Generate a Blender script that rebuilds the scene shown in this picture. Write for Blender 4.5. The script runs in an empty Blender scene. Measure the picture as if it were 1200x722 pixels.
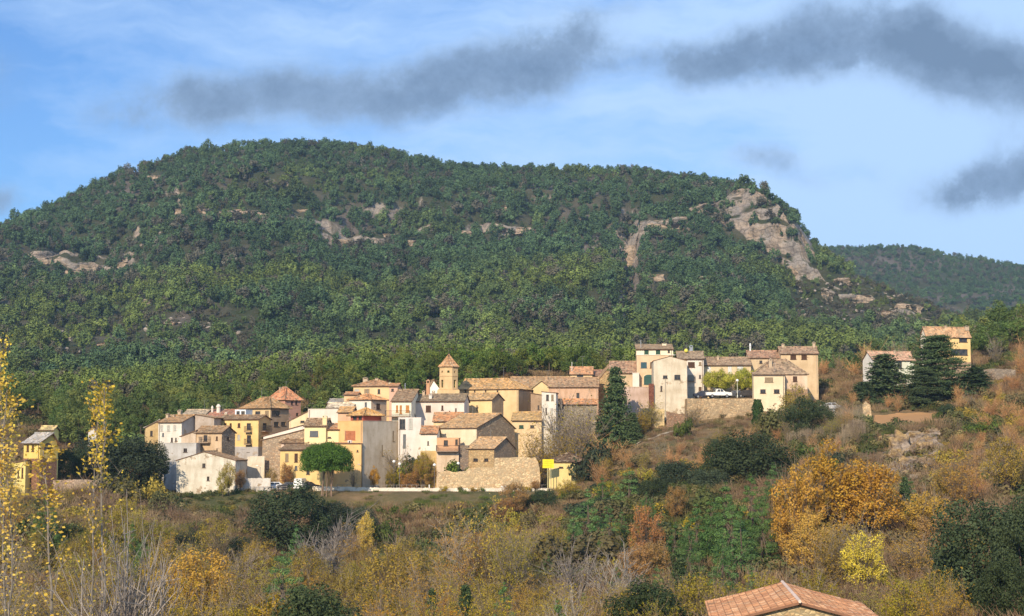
import bpy, math, random
import numpy as np
from mathutils import Vector, noise as mn

# ---------------------------------------------------------------- camera, world, sun
sc = bpy.context.scene
COL = sc.collection
F = 1903.0
TH = math.atan((520 - 361) / F)
CT, ST = math.cos(TH), math.sin(TH)
cam = bpy.data.cameras.new('camera')
cam.sensor_width = 36.0
cam.lens = 36.0 * F / 1200.0
cam.clip_start = 0.5
cam.clip_end = 9000
camo = bpy.data.objects.new('camera', cam)
COL.objects.link(camo)
camo.location = (0, 0, 0)
camo.rotation_euler = (math.pi / 2 + TH, 0, 0)
sc.camera = camo

SUN_EL, SUN_AZ = math.radians(27), math.radians(180 + 20)
S = Vector((math.sin(SUN_AZ) * math.cos(SUN_EL), math.cos(SUN_AZ) * math.cos(SUN_EL), math.sin(SUN_EL)))
sl = bpy.data.lights.new('sun', 'SUN')
sl.energy = 5.0
sl.angle = math.radians(0.6)
sl.color = (1.0, 0.83, 0.60)
so = bpy.data.objects.new('sun', sl)
COL.objects.link(so)
so.rotation_mode = 'QUATERNION'
so.rotation_quaternion = S.to_track_quat('Z', 'Y')
so.location = (-200, -300, 300)

sc.view_settings.view_transform = 'Standard'
sc.view_settings.look = 'None'
sc.view_settings.gamma = 1
sc.view_settings.exposure = 0.28
sc.view_settings.use_curve_mapping = False
sc.cycles.max_bounces = 6
sc.cycles.diffuse_bounces = 3
sc.cycles.transparent_max_bounces = 8
sc.cycles.volume_bounces = 0
sc.cycles.use_denoising = True
SKY_STR = 0.095
HAZE = 0.00010

def px2dir(px, py):
    a = (px - 600) / F
    b = (361 - py) / F
    return (a, CT - b * ST, ST + b * CT)

def P(px, py, Y):
    d = px2dir(px, py)
    t = Y / d[1]
    return Vector((d[0] * t, Y, d[2] * t))

def proj(x, y, z):
    yc = y * CT + z * ST
    return 600 + F * x / yc, 361 - F * (-y * ST + z * CT) / yc

class NT:
    """small helper to write node trees"""
    def __init__(s, tree):
        s.t = tree
        s.n = tree.nodes
        s.l = tree.links
    def add(s, typ, **kw):
        n = s.n.new(typ)
        for k, v in kw.items():
            setattr(n, k, v)
        return n
    def put(s, inp, v):
        if hasattr(v, 'is_linked') or isinstance(v, bpy.types.NodeSocket):
            s.l.new(v, inp)
        elif v is not None:
            inp.default_value = v
    def math(s, op, a, b=None, c=None, clamp=False):
        n = s.add('ShaderNodeMath', operation=op, use_clamp=clamp)
        s.put(n.inputs[0], a)
        if b is not None: s.put(n.inputs[1], b)
        if c is not None: s.put(n.inputs[2], c)
        return n.outputs[0]
    def noise(s, vec, scale, detail=3, rough=0.55, col=False):
        n = s.add('ShaderNodeTexNoise')
        if vec is not None: s.put(n.inputs['Vector'], vec)
        n.inputs['Scale'].default_value = scale
        n.inputs['Detail'].default_value = detail
        n.inputs['Roughness'].default_value = rough
        return n.outputs['Color' if col else 'Fac']
    def ramp(s, fac, a, b):
        n = s.add('ShaderNodeMapRange')
        s.put(n.inputs[0], fac)
        n.inputs[1].default_value = a
        n.inputs[2].default_value = b
        return n.outputs[0]
    def mix(s, fac, a, b, mode='MIX'):
        n = s.add('ShaderNodeMix', data_type='RGBA', blend_type=mode)
        s.put(n.inputs[0], fac)
        for i, v in ((6, a), (7, b)):
            if isinstance(v, tuple):
                v = (v[0], v[1], v[2], 1)
            s.put(n.inputs[i], v)
        return n.outputs[2]
    def scale_vec(s, vec, v):
        n = s.add('ShaderNodeVectorMath', operation='MULTIPLY')
        s.put(n.inputs[0], vec)
        n.inputs[1].default_value = v
        return n.outputs[0]

w = bpy.data.worlds.new('World')
sc.world = w
w.use_nodes = True
for n in list(w.node_tree.nodes):
    w.node_tree.nodes.remove(n)
W = NT(w.node_tree)
out = W.add('ShaderNodeOutputWorld')
sky = W.add('ShaderNodeTexSky', sky_type='NISHITA')
sky.sun_disc = False
sky.sun_elevation = SUN_EL
sky.sun_rotation = SUN_AZ
sky.air_density = 1.0
sky.dust_density = 0.6
sky.ozone_density = 2.2
bg = W.add('ShaderNodeBackground')
bg.inputs[1].default_value = SKY_STR
W.l.new(W.mix(1.0, sky.outputs[0], (.66, .96, 1.36), 'MULTIPLY'), bg.inputs[0])
tc = W.add('ShaderNodeTexCoord')
dirv = tc.outputs['Generated']
nd = W.noise(dirv, 7.0, 5, 0.6, col=True)
dv = W.add('ShaderNodeVectorMath', operation='SUBTRACT')
W.l.new(nd, dv.inputs[0]); dv.inputs[1].default_value = (0.5, 0.5, 0.5)
dv2 = W.add('ShaderNodeVectorMath', operation='MULTIPLY_ADD')
W.l.new(dv.outputs[0], dv2.inputs[0]); dv2.inputs[1].default_value = (0.075, 0.075, 0.055); W.l.new(dirv, dv2.inputs[2])
sx = W.add('ShaderNodeSeparateXYZ')
W.l.new(dv2.outputs[0], sx.inputs[0])
az = W.math('ARCTAN2', sx.outputs[0], sx.outputs[1])
el = W.math('ARCSINE', sx.outputs[2])
def blob(px, py, wpx, hpx, peak):
    d = px2dir(px, py)
    l = math.sqrt(d[0] ** 2 + d[1] ** 2 + d[2] ** 2)
    a0 = math.atan2(d[0], d[1]); e0 = math.asin(d[2] / l)
    a = W.math('DIVIDE', W.math('SUBTRACT', az, a0), wpx / F)
    e = W.math('DIVIDE', W.math('SUBTRACT', el, e0), hpx / F)
    r = W.math('ADD', W.math('MULTIPLY', a, a), W.math('MULTIPLY', e, e))
    g = W.math('EXPONENT', W.math('MULTIPLY', r, -1.0))
    return W.math('MULTIPLY', g, peak)
blobs = [(140, 128, 70, 28, .55), (235, 118, 75, 34, .85), (350, 105, 80, 40, .85), (470, 110, 90, 42, .9), (570, 110, 80, 38, .8),
         (655, 60, 66, 46, 1.25), (600, 85, 50, 26, .5), (800, 84, 60, 32, 1.15), (885, 74, 60, 34, .8), (970, 62, 70, 42, 1.2), (1065, 44, 78, 44, 1.25),
         (1140, 80, 72, 38, 1.0), (1205, 74, 60, 44, .8), (890, 190, 55, 18, .65), (960, 215, 90, 20, .4), (1150, 228, 70, 26, .95), (1200, 215, 70, 34, 1.0),
         (0, 225, 30, 22, .8), (700, 10, 120, 14, .35), (-150, 80, 130, 50, .9), (1420, 120, 180, 70, 1.0), (1500, 250, 120, 40, .8)]
tot = None
for b in blobs:
    g = blob(*b)
    tot = g if tot is None else W.math('ADD', tot, g)
fn = W.math('ADD', W.math('MULTIPLY', W.noise(dirv, 12.0, 7, 0.68), .6), W.math('MULTIPLY', W.noise(dirv, 40.0, 7, 0.72), .4))
cl = W.math('MULTIPLY', tot, W.math('SUBTRACT', W.math('MULTIPLY', fn, 2.7), .50))
mk = W.add('ShaderNodeMapRange', interpolation_type='SMOOTHSTEP')
W.l.new(cl, mk.inputs[0]); mk.inputs[1].default_value = .12; mk.inputs[2].default_value = .95
sm = W.math('MULTIPLY', mk.outputs[0], 0.92)
# thin bright veil, thicker to the right and in broad streaks
st = W.add('ShaderNodeVectorMath', operation='MULTIPLY')
W.l.new(dv2.outputs[0], st.inputs[0]); st.inputs[1].default_value = (1.6, 1.6, 7.0)
veil = W.noise(st.outputs[0], 2.6, 7, 0.6)
lift = W.math('MULTIPLY', W.ramp(az, -0.30, 0.30), 0.42)
vb = None
for q_ in ((1080, 250, 230, 45, .55), (1150, 150, 160, 40, .45), (860, 135, 260, 26, .40), (330, 175, 300, 26, .30), (640, 170, 200, 30, .25), (1180, 10, 120, 26, .5), (780, 20, 200, 22, .35)):
    g_ = blob(*q_); vb = g_ if vb is None else W.math('ADD', vb, g_)
veil = W.math('ADD', veil, W.math('MULTIPLY', vb, .24))
veilm = W.math('MULTIPLY', W.ramp(W.math('ADD', veil, W.math('MULTIPLY', lift, 0.7)), 0.48, 0.76), 0.85)
bgv = W.add('ShaderNodeBackground'); bgv.inputs[0].default_value = (0.47, 0.66, 0.94, 1); bgv.inputs[1].default_value = 1.0
bgc = W.add('ShaderNodeBackground')
ccol = W.mix(W.ramp(W.math('ADD', cl, W.math('MULTIPLY', W.noise(dirv, 16, 6, 0.68), 2.2)), 1.0, 2.7), (0.30, 0.43, 0.64), (0.13, 0.205, 0.325))
W.l.new(ccol, bgc.inputs[0]); bgc.inputs[1].default_value = 1.0
m1 = W.add('ShaderNodeMixShader'); W.l.new(veilm, m1.inputs[0]); W.l.new(bg.outputs[0], m1.inputs[1]); W.l.new(bgv.outputs[0], m1.inputs[2])
m2 = W.add('ShaderNodeMixShader'); W.l.new(sm, m2.inputs[0]); W.l.new(m1.outputs[0], m2.inputs[1]); W.l.new(bgc.outputs[0], m2.inputs[2])
W.l.new(m2.outputs[0], out.inputs[0])

# ---------------------------------------------------------------- materials
MATS = {}
def newmat(name):
    m = bpy.data.materials.new(name)
    m.use_nodes = True
    for n in list(m.node_tree.nodes):
        m.node_tree.nodes.remove(n)
    T = NT(m.node_tree)
    o = T.add('ShaderNodeOutputMaterial')
    p = T.add('ShaderNodeBsdfPrincipled')
    p.inputs['Roughness'].default_value = 0.9
    p.inputs['Specular IOR Level'].default_value = 0.15
    T.l.new(p.outputs[0], o.inputs[0])
    T.p = p; T.o = o
    return m, T

def bump(T, h, strength, dist):
    b = T.add('ShaderNodeBump')
    b.inputs['Strength'].default_value = strength
    b.inputs['Distance'].default_value = dist
    T.put(b.inputs['Height'], h)
    T.l.new(b.outputs[0], T.p.inputs['Normal'])

def sc3(c, k):
    return (c[0] * k, c[1] * k, c[2] * k)

def plaster(c, wear=0.5):
    key = ('pl', c, wear)
    if key in MATS: return MATS[key]
    m, T = newmat('plaster')
    co = T.add('ShaderNodeTexCoord').outputs['Object']
    big = T.noise(co, 0.35, 5, 0.65)
    st = T.math('ADD', T.math('MULTIPLY', T.noise(T.scale_vec(co, (.9, .9, 0.16)), 1.1, 5, 0.65), .55), T.math('MULTIPLY', T.noise(co, .55, 4, .6), .45))
    fine = T.noise(co, 6, 4, 0.7)
    stain = (c[0] * 0.62, c[1] * 0.55, c[2] * 0.46)
    pale = (min(.85, c[0] * 1.12 + .02), min(.85, c[1] * 1.13 + .02), min(.85, c[2] * 1.16 + .02))
    k = T.mix(T.ramp(big, 0.40, 0.66), c, pale)
    k = T.mix(T.math('MULTIPLY', T.ramp(st, 0.44, 0.74), min(1, wear * 1.25)), k, stain)
    k = T.mix(T.math('MULTIPLY', T.ramp(fine, 0.50, 0.75), 0.55 * wear), k, stain)
    if wear >= .3:
        # places where the render has fallen off the rubble
        v = T.add('ShaderNodeTexVoronoi', feature='F1'); T.l.new(T.scale_vec(co, (1, 1, 1.6)), v.inputs['Vector']); v.inputs['Scale'].default_value = 2.6
        sp = T.add('ShaderNodeSeparateColor'); T.l.new(v.outputs['Color'], sp.inputs[0])
        rub = T.mix(sp.outputs[0], (.20, .14, .09), (.42, .31, .20))
        pm = T.noise(co, .42, 6, 0.7)
        k = T.mix(T.math('MULTIPLY', T.ramp(pm, .67 - .10 * wear, .70 - .10 * wear), .85), k, rub)
        # a newer, lighter patch of render here and there
        k = T.mix(T.math('MULTIPLY', T.ramp(T.noise(co, .21, 3, .5), .60, .62), .35), k, sc3(c, 1.18))
    T.l.new(k, T.p.inputs['Base Color'])
    bump(T, fine, 0.4, 0.03)
    MATS[key] = m
    return m

def stone(c, sz=0.35, contrast=1.0):
    key = ('st', c, sz)
    if key in MATS: return MATS[key]
    m, T = newmat('rubble_stone')
    co = T.add('ShaderNodeTexCoord').outputs['Object']
    v = T.add('ShaderNodeTexVoronoi', feature='F1')
    T.l.new(T.scale_vec(co, (1, 1, 1.6)), v.inputs['Vector'])
    v.inputs['Scale'].default_value = 1 / sz
    e = T.add('ShaderNodeTexVoronoi', feature='DISTANCE_TO_EDGE')
    T.l.new(T.scale_vec(co, (1, 1, 1.6)), e.inputs['Vector'])
    e.inputs['Scale'].default_value = 1 / sz
    sp = T.add('ShaderNodeSeparateColor'); T.l.new(v.outputs['Color'], sp.inputs[0])
    k = T.mix(sp.outputs[0], sc3(c, 1 - .4 * contrast), (c[0] * 1.25, c[1] * 1.2, c[2] * 1.12))
    k = T.mix(T.math('MULTIPLY', T.ramp(sp.outputs[1], .6, .9), .5), k, (c[0] * .75, c[1] * .55, c[2] * .42))
    k = T.mix(T.ramp(e.outputs['Distance'], 0.12, 0.02), k, sc3(c, 0.52))
    k = T.mix(T.math('MULTIPLY', T.ramp(T.noise(co, .3, 5, .6), .45, .7), .55), k, sc3(c, 0.6))
    T.l.new(k, T.p.inputs['Base Color'])
    bump(T, e.outputs['Distance'], 0.8, 0.15)
    MATS[key] = m
    return m

def rooftile(c):
    key = ('rf', c)
    if key in MATS: return MATS[key]
    m, T = newmat('clay_tiles')
    co = T.add('ShaderNodeTexCoord').outputs['Object']
    v = T.add('ShaderNodeTexVoronoi', feature='F1')
    T.l.new(co, v.inputs['Vector']); v.inputs['Scale'].default_value = 2.8
    sp = T.add('ShaderNodeSeparateColor'); T.l.new(v.outputs['Color'], sp.inputs[0])
    k = T.mix(sp.outputs[0], sc3(c, 0.62), (min(.8, c[0] * 1.35), min(.7, c[1] * 1.3), min(.6, c[2] * 1.25)))
    k = T.mix(T.math('MULTIPLY', T.ramp(sp.outputs[1], .75, .9), .8), k, (.42, .33, .22))
    k = T.mix(T.math('MULTIPLY', T.ramp(sp.outputs[2], .8, .95), .7), k, (.10, .075, .055))
    k = T.mix(T.math('MULTIPLY', T.ramp(T.noise(co, .55, 5, .65), .45, .72), .6), k, (c[0] * .45, c[1] * .52, c[2] * .55))
    T.l.new(k, T.p.inputs['Base Color'])
    bump(T, T.noise(co, 9, 3, .6), 0.5, 0.04)
    MATS[key] = m
    return m

def plain(c, rough=0.7, metal=0.0, name='paint', spec=0.2):
    key = ('p', c, rough, metal)
    if key in MATS: return MATS[key]
    m, T = newmat(name)
    co = T.add('ShaderNodeTexCoord').outputs['Object']
    k = T.mix(T.ramp(T.noise(co, 3.0, 4, .6), .35, .75), c, sc3(c, .72))
    T.l.new(k, T.p.inputs['Base Color'])
    T.p.inputs['Roughness'].default_value = rough
    T.p.inputs['Metallic'].default_value = metal
    T.p.inputs['Specular IOR Level'].default_value = spec
    MATS[key] = m
    return m

def glass():
    if 'glass' in MATS: return MATS['glass']
    m, T = newmat('window_glass')
    co = T.add('ShaderNodeTexCoord').outputs['Object']
    k = T.mix(T.ramp(T.noise(co, 1.3, 3, .6), .4, .6), (.02, .022, .028), (.07, .065, .06))
    T.l.new(k, T.p.inputs['Base Color'])
    T.p.inputs['Roughness'].default_value = 0.12
    T.p.inputs['Specular IOR Level'].default_value = 0.5
    MATS['glass'] = m
    return m

def leafmat(name, a, b, c3=None, trans=0.28, objvar=0.35):
    """a, b: colours of single leaves; the object's own random number shifts the tree as a whole"""
    if name in MATS: return MATS[name]
    m, T = newmat(name)
    at = T.add('ShaderNodeAttribute', attribute_name='tint')
    oi = T.add('ShaderNodeObjectInfo')
    k = T.mix(at.outputs['Fac'], a, b)
    if c3:
        k = T.mix(T.ramp(oi.outputs['Random'], .35, 1.0), k, c3)
    n = T.noise(T.scale_vec(oi.outputs['Location'], (1, 1, 1)), .013, 3, .6)
    hs = T.add('ShaderNodeHueSaturation')
    T.put(hs.inputs['Value'], T.math('ADD', 1 - objvar * .55, T.math('MULTIPLY', T.math('FRACT', T.math('MULTIPLY', oi.outputs['Random'], 7.31)), objvar * 1.1)))
    T.put(hs.inputs['Saturation'], T.math('ADD', .72, T.math('MULTIPLY', n, .5)))
    T.put(hs.inputs['Hue'], T.math('ADD', .49, T.math('MULTIPLY', T.math('FRACT', T.math('MULTIPLY', oi.outputs['Random'], 3.77)), .02)))
    T.l.new(k, hs.inputs['Color'])
    T.l.new(hs.outputs[0], T.p.inputs['Base Color'])
    T.p.inputs['Roughness'].default_value = .75
    T.p.inputs['Specular IOR Level'].default_value = .12
    tr = T.add('ShaderNodeBsdfTranslucent')
    T.l.new(hs.outputs[0], tr.inputs[0])
    mx = T.add('ShaderNodeMixShader'); mx.inputs[0].default_value = trans
    T.l.new(T.p.outputs[0], mx.inputs[1]); T.l.new(tr.outputs[0], mx.inputs[2])
    T.l.new(mx.outputs[0], T.o.inputs[0])
    MATS[name] = m
    return m

# ---------------------------------------------------------------- mesh helpers
class MB:
    def __init__(s):
        s.v = []; s.f = []; s.mi = []
    def face(s, pts, mi=0):
        i = len(s.v)
        s.v.extend([tuple(p) for p in pts])
        s.f.append(tuple(range(i, i + len(pts)))); s.mi.append(mi)
    def box(s, x0, y0, z0, x1, y1, z1, mi=0):
        i = len(s.v)
        s.v += [(x0, y0, z0), (x1, y0, z0), (x1, y1, z0), (x0, y1, z0), (x0, y0, z1), (x1, y0, z1), (x1, y1, z1), (x0, y1, z1)]
        for q in ((0, 3, 2, 1), (4, 5, 6, 7), (0, 1, 5, 4), (1, 2, 6, 5), (2, 3, 7, 6), (3, 0, 4, 7)):
            s.f.append(tuple(i + k for k in q)); s.mi.append(mi)
    def tube(s, a, b, r0, r1, n=6, mi=0, cap=True):
        a = Vector(a); b = Vector(b)
        d = (b - a)
        if d.length < 1e-6: return
        d.normalize()
        u = d.orthogonal().normalized(); v = d.cross(u)
        i = len(s.v)
        for (c, r) in ((a, r0), (b, r1)):
            for k in range(n):
                t = 2 * math.pi * k / n
                s.v.append(tuple(c + u * (r * math.cos(t)) + v * (r * math.sin(t))))
        for k in range(n):
            k2 = (k + 1) % n
            s.f.append((i + k, i + k2, i + n + k2, i + n + k)); s.mi.append(mi)
        if cap:
            s.f.append(tuple(i + k for k in range(n))[::-1]); s.mi.append(mi)
            s.f.append(tuple(i + n + k for k in range(n))); s.mi.append(mi)
    def lathe(s, cx, cy, prof, n=12, mi=0):
        i = len(s.v)
        for (r, z) in prof:
            for k in range(n):
                t = 2 * math.pi * k / n
                s.v.append((cx + r * math.cos(t), cy + r * math.sin(t), z))
        for j in range(len(prof) - 1):
            for k in range(n):
                k2 = (k + 1) % n
                s.f.append((i + j * n + k, i + j * n + k2, i + (j + 1) * n + k2, i + (j + 1) * n + k)); s.mi.append(mi)
        s.f.append(tuple(i + k for k in range(n))[::-1]); s.mi.append(mi)
        s.f.append(tuple(i + (len(prof) - 1) * n + k for k in range(n))); s.mi.append(mi)
    def mesh(s, name, mats):
        me = bpy.data.meshes.new(name)
        me.from_pydata(s.v, [], s.f)
        if not isinstance(mats, (list, tuple)): mats = [mats]
        for m in mats: me.materials.append(m)
        if len(mats) > 1:
            me.polygons.foreach_set('material_index', s.mi)
        me.update()
        return me
    def build(s, name, mats, parent=None, loc=None):
        return link(name, s.mesh(name, mats), parent, loc)

def link(name, me, parent=None, loc=None):
    o = bpy.data.objects.new(name, me)
    COL.objects.link(o)
    if parent is not None: o.parent = parent
    if loc is not None: o.location = loc
    return o

def tag(o, label, cat, group=None):
    o['label'] = label; o['category'] = cat
    if group: o['group'] = group
    return o

def thing(name, label, cat, loc=(0, 0, 0), rz=0, group=None):
    o = bpy.data.objects.new(name, None)
    COL.objects.link(o)
    o.location = loc; o.rotation_euler = (0, 0, rz)
    o.empty_display_size = 0.3
    return tag(o, label, cat, group)

def struct(o, kind='structure'):
    o['kind'] = kind
    return o

def kids(o):
    return KIDS.get(o.name, [])
KIDS = {}
def fbm(x, y, z=0, o=4):
    return mn.fractal(Vector((x, y, z)), 1.0, 2.0, o)

# ---------------------------------------------------------------- terrain
GX = [-1500, -300, 0, 100, 200, 260, 300, 400, 500, 600, 650, 700, 750, 800, 850, 900, 1000, 1100, 1200, 1500, 2700]
GT = {
 0:   [-1.8] * 21,
 12:  [-3.2] * 21,
 40:  [-7, -8, -9, -9, -9, -9, -9, -9, -9, -9, -9, -9, -8.8, -8.5, -8, -8, -8, -8, -8, -7, -5],
 80:  [-12, -13, -14, -14, -14.5, -15, -15, -15, -15, -15, -15, -15, -14.8, -14.3, -13.8, -13.6, -13.6, -13.6, -13, -11, -8],
 110: [-13, -15, -16, -17, -17, -17, -17, -17.5, -17.5, -17.5, -17.5, -17, -16, -15, -14, -14, -14, -14.5, -13.5, -11, -8],
 150: [-14, -16, -18, -19, -20, -20.5, -21, -21, -21, -21, -21, -20.5, -20, -19.5, -19, -18.5, -18, -17, -15, -12, -8],
 190: [-13, -14, -15, -16.5, -17.5, -18.5, -19, -19.5, -19.5, -19.5, -19.3, -19, -18, -17, -16, -15, -13, -11, -9.5, -7, -4],
 230: [-8, -9, -10, -11, -13, -15, -16.5, -17, -16.5, -16, -15, -13, -11.5, -10.3, -9.5, -9, -7, -6.3, -4.5, -2, 2],
 252: [-5, -6, -7.2, -8, -10.4, -12, -13, -13.3, -12.8, -12, -10.8, -9, -7, -5.5, -4.5, -4, -2.6, -2, -.5, 2, 6],
 266: [-4.5, -5.5, -6.7, -7.5, -9.3, -9.8, -10, -10.5, -10.3, -10, -9.2, -7.4, -4.6, -3, -1.8, -1.2, -.3, .4, 1.5, 4, 8],
 276: [-4, -5, -6.3, -7.3, -8.8, -8.3, -8.1, -8.1, -8.1, -8.1, -8, -6.3, -2.6, -.8, .3, .9, 1.4, 2.3, 3.4, 6, 10],
 288: [-3, -4, -5.2, -6.5, -8.2, -8, -7.9, -7.9, -7.9, -7.9, -7.8, -4.5, .2, 1.8, 2.3, 2.8, 3.3, 4.2, 5.6, 8, 12],
 299: [-2, -3, -4, -5.2, -7, -6.5, -6, -5.5, -5, -4.5, -2.5, .5, 2.8, 3.7, 4.2, 5.0, 4.8, 5.4, 7.6, 10, 14],
 303: [-1.5, -2.5, -3.5, -4.7, -6.5, -6, -5.3, -4.8, -4, -3.3, -1.5, 1.6, 5, 8.4, 8.4, 8.4, 6, 6.6, 8.6, 11, 15],
 318: [0, -1, -1, -2, -3.5, -3, -2.3, -1.5, -.5, 2, 3.5, 6, 8.3, 8.6, 8.8, 9, 8.6, 9.4, 12, 15, 18],
 332: [3, 2, 2, 1, 0, .6, 1.5, 3, 4, 6, 7.5, 9.5, 10.5, 11, 11.5, 12, 11.5, 12, 15, 19, 22],
 360: [9, 7, 6, 5, 5, 6, 8, 12, 14.5, 15, 15, 15, 14.5, 14, 14, 14.5, 15.5, 17, 21, 28, 30],
 450: [18, 15, 14, 15, 16, 17, 18, 21, 22, 22, 21, 20, 20, 19, 18, 18, 18, 22, 33, 50, 56],
 610: [26, 22, 20, 21, 22, 23, 24, 26, 27, 27, 26, 26, 25, 25, 24, 24, 23, 22, 26, 44, 60]}
GY = sorted(GT)
GZ = np.array([GT[y] for y in GY], float)
_i = GX.index(850); GX = GX[:_i] + [808] + GX[_i:]
_ex = 8 / 50
_rows = []
for y_, r_ in zip(GY, GZ):
    v_ = r_[_i - 1] * (1 - _ex) + r_[_i] * _ex
    r2 = list(r_[:_i]) + [v_] + list(r_[_i:])
    if y_ == 303: r2[_i] = 8.4; r2[_i - 1] = 4.0
    _rows.append(r2)
GZ = np.array(_rows)
GXA = np.array(GX, float); GYA = np.array(GY, float)
def groundv(x, y):
    """vectorised height of the near terrain without its fine roughness"""
    x = np.asarray(x, float); y = np.asarray(y, float)
    yy = np.clip(y, 0, 610)
    p = np.clip(600 + F * x / np.maximum(yy, 12), GX[0], GX[-1])
    i = np.clip(np.searchsorted(GYA, yy) - 1, 0, len(GY) - 2)
    j = np.clip(np.searchsorted(GXA, p) - 1, 0, len(GX) - 2)
    ty = (yy - GYA[i]) / (GYA[i + 1] - GYA[i]); tx = (p - GXA[j]) / (GXA[j + 1] - GXA[j])
    a = GZ[i, j] * (1 - tx) + GZ[i, j + 1] * tx
    b = GZ[i + 1, j] * (1 - tx) + GZ[i + 1, j + 1] * tx
    return a * (1 - ty) + b * ty
ROADY = lambda px: 283.0
def rough(x, y):
    px = 600 + F * x / max(y, 12)
    k = 1.0
    if 250 < px < 720 and 274 < y < 294: k = 0.1
    elif y > 272 and y < 335 and 180 < px < 960: k = 0.25
    elif 1000 < px < 1120 and 280 < y < 300: k = 0.2
    return k * (1.1 * fbm(x * .06, y * .06) + .35 * fbm(x * .3, y * .3, 5, 3))
def ground(x, y):
    return float(groundv(x, y)) + rough(x, y)

def grid_mesh(name, pts, nr, nc, mat):
    f = []
    for r in range(nr - 1):
        for c in range(nc - 1):
            a = r * nc + c
            f.append((a, a + 1, a + nc + 1, a + nc))
    me = bpy.data.meshes.new(name)
    me.from_pydata(pts, [], f)
    me.materials.append(mat)
    me.polygons.foreach_set('use_smooth', [True] * len(f))
    me.update()
    return me

def mat_ground():
    m, T = newmat('hillside_soil')
    co = T.add('ShaderNodeTexCoord').outputs['Object']
    n1 = T.noise(co, .035, 5, .6); n2 = T.noise(co, .35, 5, .65); n3 = T.noise(co, 2.5, 4, .7)
    k = T.mix(T.ramp(n2, .35, .68), (.22, .145, .075), (.13, .095, .05))
    k = T.mix(T.ramp(n1, .47, .56), k, (.072, .078, .026))
    k = T.mix(T.math('MULTIPLY', T.ramp(n3, .5, .75), .6), k, (.25, .19, .12))
    T.l.new(k, T.p.inputs['Base Color'])
    bump(T, n3, .8, .25)
    return m

def rock_colour(T, co):
    # bedded limestone: level strata, upright cracks, weather stains, pockets of scrub
    wob = T.noise(co, .05, 3, .6)
    z = T.add('ShaderNodeSeparateXYZ'); T.l.new(co, z.inputs[0])
    zz = T.math('ADD', T.math('MULTIPLY', z.outputs[2], .55), T.math('MULTIPLY', wob, 9.0))
    strata = T.math('ABSOLUTE', T.math('SINE', zz))
    cr = T.noise(T.scale_vec(co, (.30, .30, .035)), 1.0, 5, .7); cr2 = T.noise(T.scale_vec(co, (.05, .05, .16)), 1.0, 5, .7)
    fine = T.noise(co, .6, 6, .75); mid = T.noise(co, .07, 4, .6)
    rk = T.mix(T.ramp(mid, .42, .60), (.36, .325, .29), (.50, .40, .31))
    rk = T.mix(T.ramp(fine, .38, .66), T.mix(.6, rk, (.10, .085, .075)), rk)
    rk = T.mix(T.math('MULTIPLY', T.ramp(strata, .30, .02), .7), rk, (.105, .09, .078))
    rk = T.mix(T.math('MULTIPLY', T.ramp(cr, .46, .36), .75), rk, (.075, .066, .058)); rk = T.mix(T.math('MULTIPLY', T.ramp(cr2, .54, .64), .6), rk, (.17, .145, .125))
    rk = T.mix(T.ramp(T.noise(co, .13, 5, .7), .60, .66), rk, (.045, .058, .022))
    return rk

def mat_mountain():
    m, T = newmat('mountain_ground')
    co = T.add('ShaderNodeTexCoord').outputs['Object']
    g = T.add('ShaderNodeNewGeometry')
    s = T.add('ShaderNodeSeparateXYZ'); T.l.new(g.outputs['Normal'], s.inputs[0])
    n1 = T.noise(co, .012, 5, .6); n2 = T.noise(co, .10, 5, .65); n3 = T.noise(T.scale_vec(co, (1, 1, 4)), .35, 5, .7)
    veg = T.mix(T.ramp(n2, .4, .62), (.040, .052, .020), (.062, .062, .034))
    veg = T.mix(T.ramp(n1, .50, .62), veg, (.125, .105, .085))
    veg = T.mix(T.math('MULTIPLY', T.ramp(n3, .62, .8), .8), veg, (.20, .17, .14))
    rk = rock_colour(T, co)
    k = T.mix(T.ramp(T.math('ADD', s.outputs[2], T.math('MULTIPLY', n2, .3)), .84, .70), veg, rk)
    T.l.new(k, T.p.inputs['Base Color'])
    bump(T, n3, 1.0, 1.2)
    return m

MAT_GROUND = mat_ground(); MAT_MT = mat_mountain()
# near ground: a fan from the camera out to the mountain's foot
cols = np.concatenate([np.arange(-1500, -300, 60), np.arange(-300, 1500, 9), np.arange(1500, 2701, 60)])
rows = np.concatenate([np.arange(12, 120, 3.0), np.arange(120, 330, 1.5), np.arange(330, 611, 5.0)])
pts = []
for Yr in rows:
    for c in cols:
        x = (c - 600) / F * Yr
        pts.append((x, Yr, ground(x, Yr)))
og = struct(link('hillside', grid_mesh('hillside', pts, len(rows), len(cols), MAT_GROUND)))
# the ground under and behind the camera
pts = []; xs = np.arange(-120, 121, 6.0); ys = np.arange(-120, 13, 6.0)
for y in list(ys) + [12.0]:
    for x in xs:
        z = (-1.8 + min(0, y) * .02 + .3 * fbm(x * .1, y * .1)) if y < 11 else -3.3
        pts.append((x, y, z if y < 0 else -1.9 - y * .118))
struct(link('lookout_ground', grid_mesh('lookout_ground', pts, len(ys) + 1, len(xs), MAT_GROUND)))

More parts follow.
